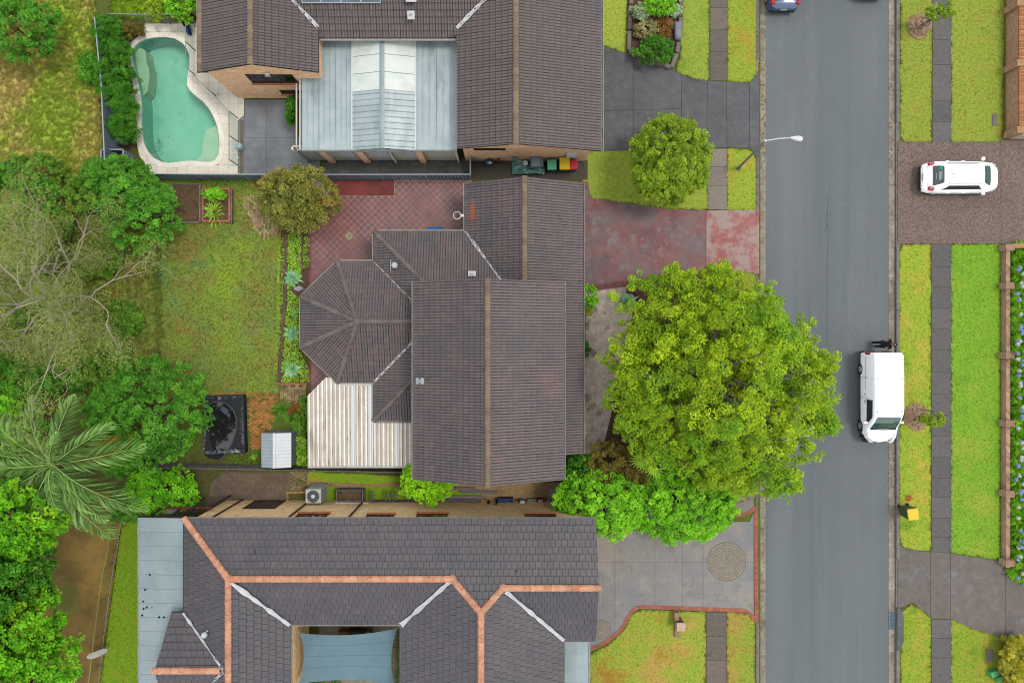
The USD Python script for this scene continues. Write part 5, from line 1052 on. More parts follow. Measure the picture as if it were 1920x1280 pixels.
# worn mowing line in the lawn
# the black lined pond
bk_l = M("black_liner", [(0.3, C("#23282e")), (0.7, C("#3a4148"))], noise=(5, 5, .7), rough=.35, spec=.5, layers=[(C("#8a97a2"), 6, .6, .68, 4, .5)])
bk_m = M("black_felt", C("#2b2d31"), rough=.8)
pd = Thing("garden_pond", "square black lined pond with a dark oval of water and folded liner edge", "pond", at(425, 795))
outer = PP([(388,741),(462,739),(465,846),(398,850),(386,848)]); oval = PP([(397,762),(400,756),(415,753),(430,757),(442,768),(447,785),(446,805),(438,828),(430,842),(408,842),(401,822),(397,790)]).buffer(.05)
pd.part("wall", MB().extrude(outer.difference(oval), 0, .42), bk_m)
rim = outer.difference(outer.buffer(-.22)); fold = MB(); rr = np.random.default_rng(9)
xo = outer.exterior; nn = 90
for i in range(nn):
    a, b = xo.interpolate(i / nn, normalized=True), xo.interpolate((i + 1) / nn, normalized=True); ci, cj = np.array(a.coords[0]), np.array(b.coords[0]); ce = np.array(outer.centroid.coords[0])
    def inn(p, w): d = ce - p; return p + d / np.linalg.norm(d) * w
    w0, w1 = rr.uniform(.1, .32), rr.uniform(.1, .32); z0, z1 = .45 + rr.normal(0, .015), .45 + rr.normal(0, .015)
    V = np.array([[*ci, .36], [*cj, .36], [*inn(cj, .04), z1 + .02], [*inn(ci, .04), z0 + .02], [*inn(cj, w1), z1 + .01], [*inn(ci, w0), z0]])
    fold.add(V, up_faces(V, np.array([[0, 1, 2], [0, 2, 3], [3, 2, 4], [3, 4, 5]])))
pd.part("liner_fold", fold, bk_l)
lip = LineString(list(PP([(397,757),(410,751),(428,754),(441,764),(449,782),(448,806),(440,830),(428,850),(416,860)]).exterior.coords)[:-1])
pd.part("lip", MB().tube([[*p, .45] for p in np.array([lip.interpolate(k / 24, normalized=True).coords[0] for k in range(25)])], .035, 6), M("grey_rubber", C("#565c63"), rough=.5))
pd.part("water", MB().sheet(oval, .22), M("dark_water", C("#0d0f12"), rough=.06, spec=.5))
pd.part("pump_filter", MB().box(at(425, 768) + [0, 0, .26], (.45, .3, .16), -.7).box(at(433, 776) + [0, 0, .36], (.22, .16, .05), -.7), M("dark_pump", C("#4d5763"), rough=.5))
pd.part("liner_apron", MB().extrude(PP([(386,846),(430,848),(412,862),(392,858),(384,852)]), 0, .06), bk_m)
hs_ = at(378, 806); one("garden_hose", "thin pale loop of hose at the edge of the black pond", "hose", MB().tube([at(366, 806) + [0, 0, .5], at(380, 797) + [0, 0, .55], at(393, 797) + [0, 0, .5], at(398, 806) + [0, 0, .46]], .018, 5), M("hose_grey", C("#b7b5ae")))
# shed
sd = Thing("garden_shed", "small gabled metal garden shed with a pale roof near the pond", "shed", at(525, 840))
X0, X1, Y0, Y1 = Xp(490, 1.75), Xp(546, 1.75), Yp(876, 1.75), Yp(811, 1.75); XR = Xp(514, 2.0)
sd.part("wall", MB().extrude(sbox(X0 + .08, Y0 + .08, X1 - .06, Y1 - .06), 0, 1.72), M("grey_shed_wall", [(0.3, C("#6f7780")), (0.7, C("#838b93"))], noise=(1, 3, .6), rough=.5))
for xa, xb, mt, nm in ((X0, XR, M("blue_grey_sheet", [(0.3, C("#9fb0b8")), (0.7, C("#b3c2c8"))], noise=(1.5, 4, .6), rough=.4), 0), (X1, XR, M("white_sheet", [(0.3, C("#e2e6ea")), (0.7, C("#f4f6f8"))], noise=(1.5, 4, .6), rough=.4), 1)):
    zf = lambda x, xa=xa, xb=xb: 1.75 + .24 * (x - xa) / (xb - xa)
    sd.part("roof_sheet", corrugated(min(xa, xb), max(xa, xb), Y0, Y1, zf, .19, .016), mt)
sd.part("ridge_cap", MB().box((XR, (Y0 + Y1) / 2, 2.01), (.14, Y1 - Y0 + .02, .02)), M("white_sheet", C("#eef0f2")))
# paling fence to the south
fs = Thing("paling_fence", "weathered grey timber paling fence between the middle and southern houses", "fence", at(540, 870))
A, B = at(210, 866), at(1150, 884); L_ = np.linalg.norm(B - A); nb = 12
for i in range(nb):
    p0, p1 = A + (B - A) * i / nb, A + (B - A) * (i + 1) / nb; fs.part("post", MB().box(p0 + [0, 0, .75], (.1, .1, 1.5)), tim); fs.part("rail", MB().box((p0 + p1) / 2 + [0, -.05, 1.2], (L_ / nb, .04, .08), math.atan2(*(B - A)[1::-1])), tim)
    k = int(L_ / nb / .105)
    for j in range(k):
        q = p0 + (p1 - p0) * (j + .5) / k; 
        if i * k + j < 300: fs.part("paling", MB().box(q + [0, 0, .72 + R.normal(0, .012)], (.095, .018, 1.44), math.atan2(*(B - A)[1::-1])), tim)
# ================================================================ strip between the middle and the southern house
struct("garden_strip", MB().sheet(PP([(575,885),(1060,905),(1060,945),(575,940)]), .006), M("strip_soil", [(0.3, C("#6d563a", 1.5)), (0.5, C("#8d7350", 1.5)), (0.7, C("#a68c66", 1.5))], noise=(9, 6, .8), layers=[(C("#4c3c28"), 1.5, .55, .7, 5, .6)]), "dirt and weeds strip between the middle and southern houses")
lawn("weed_strip", [(578,884),(760,893),(760,902),(690,907),(578,900)], g_side, "weedy green strip under the paling fence", h=.07, z=.013)
lawn("weed_strip", [(600,912),(780,912),(900,925),(900,938),(600,938)], g_side, "weedy green strip along the slate roofed house", h=.07, z=.013)
struct("paved_yard", MB().extrude(PP([(385,955),(396,905),(420,884),(545,886),(545,940),(440,945),(440,985),(385,985)]), -.02, .02), pave_brick, "old brown brick paved yard beside the slate roofed house")
acb = at(600, 920); ac = Thing("air_conditioner", "square outdoor air conditioning unit with a round fan on top", "air conditioner", acb)
ac.part("casing", MB().rbox(acb + [0, 0, .75], (.88, .80, 1.4), .05), M("cream_casing", C("#d2d2ca"), rough=.45))
ac.part("coil_grille", MB().box(acb + [.443, 0, .75], (.01, .7, 1.1)), M("coil_dark", C("#3c4348"), rough=.6))
sl_ = MB()
for i in range(6): sl_.box(acb + [.452, -.3 + i * .12, .75], (.012, .02, 1.1))
for i in range(5): sl_.box(acb + [.4535, 0, .3 + i * .22], (.012, .7, .02))
ac.part("grille_bars", sl_, M("cream_casing", C("#d2d2ca")))
ac.part("fan_well", MB().lathe([(.35, .01), (.33, .012), (0, .012)], acb + [0, 0, 1.445], seg=24), M("coil_dark", C("#3c4348"))); fg = MB()
for r in (.12, .18, .24, .30, .345): fg.tube([acb + [r * math.cos(t), r * math.sin(t), 1.475] for t in np.linspace(0, 2 * np.pi, 25)], .008, 4, cap=False)
for k in range(8): a = k * math.pi / 4; fg.tube([acb + [.08 * math.cos(a), .08 * math.sin(a), 1.475], acb + [.35 * math.cos(a), .35 * math.sin(a), 1.475]], .006, 4)
ac.part("fan_guard", fg, M("grey_wire", C("#9aa0a0"))); ac.part("hub", MB().lathe([(.11, 0), (.11, .03), (0, .04)], acb + [0, 0, 1.46], seg=16), trim_w)
ac.part("base_frame", MB().box(acb + [0, .42, .1], (.9, .1, .2)), gp)
bw = Thing("brick_edging", "low orange brick edging around the base of the air conditioner", "edging", at(555, 922))
for i in range(6): bw.part("brick", MB().box(at(541 + i * 6.5, 921) + [0, 0, .1], (.19, .11, .2)), M("buff_piece", [(0.3, C("#b08a4c")), (0.7, C("#cfae6c"))], noise=(6, 4, .7), rnd=((.7, .7, .7), (1.1, 1.1, 1.1))))
for i in range(4): bw.part("brick", MB().box(at(541, 924 + i * 4) + [0, 0, .1], (.11, .11, .2)), M("buff_piece", C("#c09a5c")))
greyt = M("silvered_timber", [(0.3, C("#6a6263")), (0.7, C("#94898a"))], noise=(2, 6, .7), stretch=(1, 6, 6), rnd=((.75, .75, .75), (1.2, 1.18, 1.15)), layers=[(C("#7c4c50"), 1.5, .55, .68, 5, .5)])
tb = Thing("planter_box", "raised planter box stacked from weathered timber boards", "planter", at(662, 925))
px0, py0, _ = at(636, 934); px1, py1, _ = at(686, 914)
for k in range(5):
    z = .08 + k * .16
    for y in (py0, py1): tb.part("board", MB().box(((px0 + px1) / 2 + R.normal(0, .01), y, z), (px1 - px0, .05, .145)), greyt)
    for x in (px0 + .03, px1 - .03): tb.part("board", MB().box((x, (py0 + py1) / 2, z), (.05, py1 - py0 - .06, .145)), greyt)
tb.part("soil", MB().sheet(sbox(px0, py0, px1, py1), .5), soil)
wp = at(665, 937); one("white_pipe", "white plastic pipe lying along the wall below the planter box", "pipe", MB().tube([wp + [-.95, 0, .75], wp + [.95, 0, .75]], .035, 8), trim_w)
for nm, cx, lab in (("pallet", 718, "weathered timber pallet beside the brick wall, next to the planter box"), ("pallet", 760, "weathered timber pallet beside the brick wall, next to the lime bush")):
    o = at(cx, 932); t = Thing(nm, lab, "pallet", o)
    for k in range(3): t.part("board", MB().box(o + [0, -.12, .25 + .17 * k], (1.15, .045, .15)), greyt)
    for sx in (-.52, .3, .52): t.part("rail", MB().box(o + [sx, .2, .72], (.09, .62, .07)), M("dark_timber", [(0.3, C("#4c4744")), (0.7, C("#6e6864"))], noise=(5, 4, .7)))
    for k in range(4): t.part("slat", MB().box(o + [-.42 + .02 * k, .02 + .14 * k, .76], (.22, .035, .02)), M("dark_timber", C("#5c5652")))
sl = Thing("sleeper_stack", "stack of pale grey timber sleepers lying against the brick wall", "timber", at(860, 936))
for k, (y, z) in enumerate(((931, .1), (937, .1), (937, .31), (940, .5))): o = at(858, y); sl.part("sleeper", MB().box(o + [R.normal(0, .05), 0, z], (2.75, .2, .19), R.normal(0, .006)), greyt)
for j, (xa, xb, y) in enumerate(((853, 890, 915), (862, 932, 921))): one("fallen_plank", ["short pale plank on the dirt under the gable end", "long pale plank on the dirt under the gable end"][j], "plank", MB().box(at((xa + xb) / 2, y) + [0, 0, .08], ((xb - xa) / 32, .17, .12), -.03), greyt)
cr_ = at(948, 936); cr = Thing("plastic_crate", "blue plastic crate on a stack by the brick wall", "crate", cr_); blu = M("blue_crate", C("#1f5fb0"), rough=.4)
for dx, dy, sx, sy in ((0, -.14, .85, .03), (0, .14, .85, .03), (-.41, 0, .03, .25), (.41, 0, .03, .25)): cr.part("side", MB().box(cr_ + [dx, dy, .62], (sx, sy, .25)), blu)
cr.part("floor", MB().box(cr_ + [0, 0, .5], (.8, .27, .02)), M("blue_dark", C("#1c3f78"))); cr.part("base_box", MB().rbox(cr_ + [0, -.02, .24], (.88, .4, .46), .03), M("dark_purple_plastic", C("#3c3846")))
one("garden_chute", "dark plastic drain chute leaning on the brick wall", "chute", MB().box(at(917, 938) + [0, 0, .5], (.13, .08, 1.0)).box(at(931, 938) + [0, 0, .65], (.08, .08, 1.3)), M("dark_pipe", C("#3e4a50")))
one("orange_pot", "small orange pot between the sleepers and the crate", "pot", MB().lathe([(0, 0), (.1, 0), (.14, .25), (.12, .25), (.1, .2), (0, .2)], at(906, 938), seg=12), M("orange_plastic", C("#d9842c")))
gbx = at(979, 940); gb = Thing("grey_locker", "pale grey narrow box standing by the brick wall", "box", gbx); gb.part("case", MB().rbox(gbx + [0, 0, .4], (.26, .45, .8), .03), lidGy); gb.part("lid", MB().rbox(gbx + [0, 0, .83], (.28, .47, .06), .03), M("pale_plastic", C("#c2c4cc")))
gmx = at(997, 938); one("cement_bag", "grey folded sack beside the red framed box", "sack", MB().rbox(gmx + [0, 0, .18], (.6, .34, .36), .1).rbox(gmx + [0, -.15, .42], (.62, .16, .1), .05), M("sack_grey", [(0.3, C("#6b6c62")), (0.7, C("#a3a297"))], noise=(5, 4, .7)))
rbx = at(1013, 938); rb = Thing("red_box", "small red framed box with a white panel by the brick wall", "box", rbx); rb.part("case", MB().rbox(rbx + [0, 0, .25], (.42, .42, .5), .03), M("dull_red", C("#8e3026"))); rb.part("panel", MB().box(rbx + [0, 0, .505], (.24, .26, .02)), M("white_panel", C("#d6d2cc"))); rb.part("mark", MB().box(rbx + [.02, .02, .518], (.09, .1, .006), .4), M("grey_mark", C("#8c8a88")))
rbl = MB()
for k in range(7): o = at(1028 + (k % 4) * 4, 934 + (k // 4) * 7); rbl.mesh(trimesh.convex.convex_hull(R.normal(0, .11, (10, 3)) * [1.2, 1, .7] + o + [0, 0, .12]))
one("rubble_pile", "small pile of pale stones beside the bright hedge", "rubble", rbl, M("rubble", [(0.3, C("#8a8880")), (0.7, C("#b5b2a8"))], noise=(5, 4, .7)), kind="stuff")
one("stepping_slab", "pale concrete slab half hidden by the bright hedge", "slab", MB().extrude(PP([(1029,916),(1047,912),(1047,936),(1031,936)]), 0, .05), M("pale_slab", C("#a5a4a4")))
# red timber pergola by the paved yard
pgm = M("red_brown_timber", [(0.3, C("#5c2c22")), (0.7, C("#7d4030"))], noise=(3, 4, .6)); pg = Thing("timber_pergola", "dark and red timber pergola frame over the corner of the paved yard", "pergola", at(360, 960))
def beam(a, za, b, zb, w=.09, h=.14, mat=pgm): pg.part("beam", MB().tube([at(*a, za), at(*b, zb)], w * .7, 4), mat)
beam((302, 952), 2.9, (398, 952), 2.9); 
for a, b in (((384, 932), (352, 962)), ((306, 950), (284, 966)), ((340, 952), (320, 970)), ((360, 952), (342, 970)), ((378, 952), (362, 970))): beam(a, 2.9, b, 3.3, mat=trim_d)
for a in ((304, 950), (394, 950)): pg.part("post", MB().tube([at(*a, 2.9), at(*a, 2.9) * [1, 1, 0]], .06, 4), trim_d)
fy = at(322, 958, 1.0); pg.part("roof_panel", MB().extrude(PP([(301, 963), (318, 953), (342, 953), (326, 963)], 2.7), 2.66, 2.7), M("mauve_panel", C("#7d6a6c")))
# wire fence on the west
wm = M("wire_fence_rail", C("#a3a050"), rough=.5); wn = M("wire_mesh", C("#8a8a60"), rough=.5)
wf = Thing("wire_fence", "low wire fence with yellowish rails along the leaf litter", "fence", at(200, 1150))
basep = [(228, 975), (221, 1030), (215, 1055), (206, 1115), (197, 1185), (190, 1245), (183, 1300)]
for a, b in zip(basep[:-1], basep[1:]):
    A, B = at(*a), at(*b); up_ = np.array([0, 0, 1.15])
    wf.part("rail", MB().tube([A + up_, B + up_], .025, 6), wm); wf.part("rail", MB().tube([A + [0, 0, .08], B + [0, 0, .08]], .018, 5), alu); wf.part("post", MB().tube([A, A + up_], .028, 6), wm)
    L = np.linalg.norm(B - A); n = int(L / .09); ms = MB()
    for k in range(n):
        p = A + (B - A) * k / n; ms.tube([p + [0, 0, .08], p + (B - A) / n + [0, 0, 1.15]], .0045, 3, cap=False)
    wf.part("mesh_wires", ms, wn)
tpb = at(186, 1222); bd = Thing("bodyboard", "pale grey worn board hung over the wire fence", "board", tpb); o1, o2 = at(163, 1232, 1.25), at(202, 1217, .9)
d = (o2 - o1); s = np.array([-d[1], d[0], 0]); s /= np.linalg.norm(s); V = []; tt = np.linspace(0, 1, 9)
for t_ in tt:
    w = .17 * (1 - abs(2 * t_ - 1) ** 4 * .6); c_ = o1 + d * t_ + [0, 0, .12 * math.sin(t_ * 3)]
    V += [c_ + s * w, c_ - s * w, c_ + s * w - [0, 0, .05], c_ - s * w - [0, 0, .05]]
F = []
for i in range(8): q = 4 * i; F += [[q, q + 4, q + 5, q + 1], [q + 2, q + 3, q + 7, q + 6], [q, q + 2, q + 6, q + 4], [q + 1, q + 5, q + 7, q + 3]]
bd.part("deck", MB().add(V, F + [[0, 1, 3, 2], [32, 34, 35, 33]]), M("worn_board", [(0.3, C("#aaa69c")), (0.7, C("#d0ccc4"))], noise=(4, 5, .7)))

# ================================================================ courtyard of the southern house and its shade sail
cyd = Thing("courtyard", None, None, at(648, 1210), kind="structure"); data(cyd.prim, "cream tiled courtyard under the blue shade sail")
ctm = M("cream_court_tile", [(0.3, C("#948a74")), (0.7, C("#b5aa92"))], noise=(2, 5, .7), rnd=((.9, .9, .9), (1.06, 1.06, 1.06)))
for i in range(12):
    for j in range(14): 
        x, y = -11.3 + i * .45, -14.75 - j * .45
        if y > -21: cyd.part("paver", MB().box((x + .22, y - .22, .01), (.44, .44, .05)), ctm)
sail_m = M("blue_shade_cloth", [(0.3, C("#7fa2b2")), (0.7, C("#8fb0be"))], noise=(1.2, 4, .6), rough=.75, leaf=.25)
ss = Thing("shade_sail", "pale blue grey shade sail stretched over the courtyard", "shade sail", at(650, 1230, 2.6))
cs_ = [at(562, 1186, 3.2), at(745, 1177, 2.9), at(739, 1283, 2.5), at(560, 1281, 2.9)]; N_ = 18; V = []
for i in range(N_):
    for j in range(N_):
        u, w = i / (N_ - 1), j / (N_ - 1); sag = .10; uu = u + (0.5 - u) * sag * 4 * w * (1 - w) * .9; ww = w + (0.5 - w) * sag * 4 * u * (1 - u) * 1.6
        p = (cs_[0] * (1 - uu) + cs_[1] * uu) * (1 - ww) + (cs_[3] * (1 - uu) + cs_[2] * uu) * ww; V.append(p - [0, 0, .5 * u * (1 - u) * w * (1 - w) * 4 * .6])
F = np.array([[i * N_ + j, i * N_ + j + 1, (i + 1) * N_ + j + 1] for i in range(N_ - 1) for j in range(N_ - 1)] + [[i * N_ + j, (i + 1) * N_ + j + 1, (i + 1) * N_ + j] for i in range(N_ - 1) for j in range(N_ - 1)])

sw = MB()
for w in (.25, .5, .75):
    j = int(w * (N_ - 1)); P_ = [np.array(V[i * N_ + j]) + [0, 0, .012] for i in range(N_)]
    for a_, b_ in zip(P_[:-1], P_[1:]): sw.add([a_ + [0, .014, 0], a_ - [0, .014, 0], b_ - [0, .014, 0], b_ + [0, .014, 0]], [[0, 1, 2], [0, 2, 3]])
ss.part("seam", sw, M("sail_seam", C("#6f92a2"), rough=.8), kind="stuff")
ss.part("cloth", MB().add(V, up_faces(np.array(V), F)), sail_m, smooth=True)
for p, q in ((cs_[0], at(546, 1170, 4.4)), (cs_[1], at(752, 1170, 4.4))): ss.part("tie_rope", MB().tube([p, q], .012, 4), M("rope", C("#d0c8b4")))
for px, py, (sx, sy, sz), lab, mat in ((668, 1186, (1.9, .5, .42), "long honey timber bench at the back of the courtyard", M("honey_timber", C("#8a6a34"))), (672, 1178, (.95, .22, .6), "dark barbecue box standing behind the timber bench", M("dark_trim", C("#2e2a2a")))):
    o = at(px, py); one("courtyard_bench" if sy > .3 else "dark_box", lab, "bench" if sy > .3 else "box", MB().rbox(o + [0, 0, sz / 2], (sx, sy, sz), .03), mat)
for k in range(5): o = at(551, 1180 + k * 22); one("garden_stake", ["dark timber slat at the top of the gap beside the shade sail", "second dark timber slat from the top in the gap beside the shade sail", "third dark timber slat from the top in the gap beside the shade sail", "fourth dark timber slat from the top in the gap beside the shade sail", "lowest dark timber slat in the gap beside the shade sail, near the bottom edge"][k], "slat", MB().tube([o + [-.2, -.25, .05], o + [.25, .25, 1.3]], .035, 4), pgm, group="timber slats beside the shade sail")
# ================================================================ vehicles
paint_w = M("white_car_paint", C("#f6f7f8", 2.0), rough=.28, spec=.5, coat=.6); paint_b = M("blue_car_paint", C("#274a72"), rough=.25, spec=.5, coat=.8, metallic=.3); paint_d = M("dark_car_paint", C("#26282c"), rough=.25, coat=.8)
carglass = M("car_glass", C("#35554f"), rough=.05, spec=.6); carglass_d = M("dark_car_glass", C("#20252b"), rough=.06, spec=.6); rubber = M("black_rubber", C("#1c1c1e"), rough=.7); rim_m = M("wheel_rim", C("#b9bcbe"), rough=.3, metallic=.6); blackp = M("black_trim", C("#202226"), rough=.5)
red_l = M("tail_light_red", C("#b80d22"), rough=.35, spec=.2); clear_l = M("head_light_clear", C("#c9d0d4"), rough=.1, spec=.6); silver = M("silver_trim", C("#c4c8ca"), rough=.3, metallic=.5)
class Car:
    """things in car space: x forward, y left; placed at loc with heading rz"""
    def __init__(s, name, label, cat, loc, rz):
        s.t = Thing(name, label, cat, loc); s.c, s.s, s.o = math.cos(rz), math.sin(rz), np.asarray(loc, float)
    def W(s, v):
        v = np.asarray(v, float); return np.stack([s.c * v[..., 0] - s.s * v[..., 1], s.s * v[..., 0] + s.c * v[..., 1], v[..., 2]], -1) + s.o
    def part(s, name, mb, mat, parent=None, smooth=False, label=None):
        V, F, T = mb.arrays(); return s.t.part(name, MB().add(s.W(V), F, T), mat, parent=parent, smooth=smooth, label=label)
def loft(sections):
    """sections: list of (K,3) closed-over-the-top strips from right sill over the roof to left sill"""
    A = np.array(sections); n, k = A.shape[:2]; V = A.reshape(-1, 3); F = []
    for i in range(n - 1):
        for j in range(k - 1): F.append([i*k+j, (i+1)*k+j, (i+1)*k+j+1, i*k+j+1])
    m = MB().add(V, F)
    for e in (0, n - 1):
        c = A[e].mean(0); m.add(np.vstack([A[e], c]), [[j, j + 1, k] if e else [j + 1, j, k] for j in range(k - 1)] + [[k - 1, 0, k] if e else [0, k - 1, k]])
    return m
def body_section(x, hw, zb, zs, zt, crown=.04, tuck=.06, hb=None):
    hb = hw - tuck if hb is None else hb
    half_ = [(hb, zb), (hw, zb + .18), (hw, zs - .12), (hw - .03, zs - .03), (hw - .12, zs + (zt - zs) * .55), (hw * .6, zt), (hw * .25, zt + crown * .8)]
    pts = [(-y, z) for y, z in half_] + [(0, zt + crown)] + [(y, z) for y, z in half_[::-1]]
    return [(x, y, z) for y, z in pts]
def wheels(car, xs, y, r, w=.20, rear=None):
    for x in xs:
        for sgn in (-1, 1):
            tyre = MB().lathe([(r * .62, -w / 2), (r * .95, -w / 2), (r, -w / 2 + .03), (r, w / 2 - .03), (r * .95, w / 2), (r * .62, w / 2)], (x, sgn * y, r), "y", 24)
            p = car.part("wheel", tyre, rubber); rm = MB().lathe([(r * .66, -.02), (r * .62, .05), (r * .5, .03), (0, .05)], (0, 0, 0), "y", 20)
            V, F, T = rm.arrays(); V[:, 1] *= sgn; V += [x, sgn * (y + w / 2 - .05), r]; car.part("rim", MB().add(V, F).box((x, sgn * (y + w / 2), r), (.1, .02, .1)), rim_m, parent=p)
            hs = MB()
            for k in range(5): a = k * 1.2566; hs.box((x + r * .42 * math.cos(a), sgn * (y + w / 2 - .018), r + r * .42 * math.sin(a)), (.05, .01, .05))
            car.part("rim_hole", hs, blackp, parent=p)
def ring(xr, xf, hw, z, r=.3, nn=40, zf=None, bulge=0.0, hwf=None):
    """rounded plan ring, starting at rear centre going counter-clockwise"""
    hwf = hw if hwf is None else hwf; out = []
    P = Polygon([(xr, -hw), (xf, -hwf), (xf, hwf), (xr, hw)]).buffer(-r).buffer(r, quad_segs=6).exterior
    for k in range(nn):
        a = 2 * math.pi * k / nn + math.pi; cx = (xr + xf) / 2
        ray = LineString([(cx, 0), (cx + 9 * math.cos(a) * (xf - xr) / 2, 9 * math.sin(a) * hw)])
        q = ray.intersection(LineString(P.coords)); q = q if q.geom_type == "Point" else list(q.geoms)[0]; x, y = q.x, q.y
        out.append((x, y, z + bulge * (1 - (y / hw) ** 2)))
    return np.array(out)
def hatchback(name, label, loc, rz, paint, L=4.4, W=1.78, glass_f=carglass, sticker=False):
    c = Car(name, label, "car", loc, rz); h = L / 2; w = W / 2
    S = [body_section(x, *p) for x, p in ((-h, (w * .72, .42, .72, .78, .02)), (-h + .10, (w * .88, .30, .84, .90)), (-h + .45, (w * .97, .22, .94, 1.0)), (-h + 1.2, (w, .20, .95, 1.0)), (0.2, (w, .20, .94, 1.0)), (h - 1.25, (w * .99, .20, .90, .98)),
                                         (h - .75, (w * .96, .22, .84, .93)), (h - .30, (w * .86, .28, .74, .82)), (h - .08, (w * .68, .34, .62, .68, .02)), (h, (w * .48, .40, .55, .58, .01)))]
    c.part("body", loft(S), paint, smooth=50)
    lo = ring(-h + .36, h - .68, w * .90, .985, r=.32, bulge=.03, hwf=w * .84); hi = ring(-h + .84, h - 1.36, w * .70, 1.46, r=.2, bulge=.03)
    n = len(lo); mid = lo * .45 + hi * .55 + np.c_[np.zeros(n), lo[:, 1] * .035, np.zeros(n)]
    def side(idx, off=0.0):
        m = MB(); V, F = [], []
        for i in idx:
            for ringp in (lo, mid, hi): V.append(ringp[i % n] * [1, 1 + off, 1] + [0, 0, off * .1])
        for q in range(len(idx) - 1): a = 3 * q; F += [[a, a + 3, a + 4, a + 1], [a + 1, a + 4, a + 5, a + 2]]
        return m.add(V, F)
    c.part("cabin", side(list(range(n + 1))), paint, smooth=50)
    k8 = n // 8
    ang = np.degrees(np.arctan2(lo[:, 1] / w, (lo[:, 0] - lo[:, 0].mean()) / (np.ptp(lo[:, 0]) / 2)))
    front = [i for i in range(n) if abs(ang[i]) <= 41]; lefts = [i for i in range(n) if 46 <= ang[i] <= 131]; rights = [i for i in range(n) if -131 <= ang[i] <= -46]; rear = sorted([i for i in range(n) if abs(ang[i]) >= 140], key=lambda i: ang[i] % 360)
    def pane_(idx, nm, mat, t0=.06, t1=.94):
        V, F = [], []
        idx = sorted(idx, key=lambda i: ang[i] % 360 if nm == "rear_window" else ang[i])
        for i in idx:
            a, b, m_ = lo[i], hi[i], mid[i]; nrm = np.array([a[0] - lo[:, 0].mean(), a[1] * 1.6, .6]); nrm /= np.linalg.norm(nrm)
            for t in (t0, .55, t1): p = a + (b - a) * t + (m_ - (a * .45 + b * .55)) * (1 - abs(t - .55) / .55); V.append(p + nrm * .014)
        for q in range(len(idx) - 1): z = 3 * q; F += [[z, z + 3, z + 4, z + 1], [z + 1, z + 4, z + 5, z + 2]]
        c.part(nm, MB().add(V, F), mat, smooth=50); return V
    pane_(front, "windscreen", glass_f); pane_(lefts, "side_window", carglass_d); pane_(rights, "side_window", carglass_d); pane_(rear, "rear_window", carglass_d)
    rp = Polygon(hi[:, :2] * 1.0); V, F = trimesh.creation.triangulate_polygon(rp.buffer(.02), engine="earcut")
    roofm = MB()
    for q, (sc_, dz) in enumerate(((1.0, 0.0), (.93, .035), (.6, .055), (.25, .06))): roofm.v.append(np.c_[(hi[:, :2] - hi[:, :2].mean(0)) * sc_ + hi[:, :2].mean(0), hi[:, 2] + dz])
    RV = np.vstack(roofm.v); RF = [[q * n + i, q * n + (i + 1) % n, (q + 1) * n + (i + 1) % n, (q + 1) * n + i] for q in range(3) for i in range(n)]; RV = np.vstack([RV, RV[3 * n:].mean(0)]); 
    rm = MB().add(RV, RF); rm.add(RV, [[3 * n + i, 3 * n + (i + 1) % n, 4 * n] for i in range(n)]); c.part("roof", rm, paint, smooth=50)
    for sg in (-1, 1):
        c.part("roof_rail", MB().tube([(-h + .95, sg * w * .62, 1.52), (-.2, sg * w * .645, 1.535), (h - 1.50, sg * w * .62, 1.50)], .013, 5), blackp)
        c.part("mirror", MB().rbox((h - 1.12, sg * (w + .09), 1.02), (.16, .2, .14), .05), paint)
        c.part("tail_light", MB().rbox((-h + .34, sg * w * .80, .955), (.34, .20, .15), .05, sg * .25), red_l); c.part("head_light", MB().rbox((h - .42, sg * w * .80, .735), (.36, .16, .12), .05, -sg * .45), clear_l)
        c.part("door_handle", MB().box((.05, sg * (w + .008), .80), (.18, .02, .03)), paint); c.part("door_handle", MB().box((-.85, sg * (w + .008), .81), (.18, .02, .03)), paint)
        for x in (.62, -.40): c.part("door_seam", MB().box((x, sg * (w + .001), .62), (.012, .006, .55)), blackp)
        c.part("sill", MB().box((0, sg * (w - .01), .24), (2.2, .05, .10)), blackp)
    c.part("antenna", MB().lathe([(.02, 0), (.03, .0), (.012, .08), (0, .1)], (-h + 1.25, 0, 1.53), seg=8), blackp)
    c.part("rear_bumper", MB().rbox((-h + .06, 0, .42), (.16, W * .78, .2), .06), blackp)
    for sg in (-1, 1): c.part("bonnet_seam", MB().tube([(h - .70, sg * w * .74, .955), (h - .42, sg * w * .70, .90), (h - .16, sg * w * .56, .775)], .010, 4), M("seam_grey", C("#8e9496")))
    c.part("tailgate_seam", MB().tube([(-h + .30, -w * .72, .985), (-h + .16, -w * .70, .93), (-h + .10, 0, .93), (-h + .16, w * .70, .93), (-h + .30, w * .72, .985)], .010, 4), M("seam_grey", C("#8e9496")))
    c.part("grille", MB().box((h - .04, 0, .45), (.06, .7, .14)), blackp)
    c.part("number_plate", MB().box((-h - .012, 0, .66), (.02, .37, .11)), M("plate_white", C("#d8d8d2"))); c.part("wiper", MB().box((h - .70, .2, 1.0), (.03, .6, .02), .1), blackp)
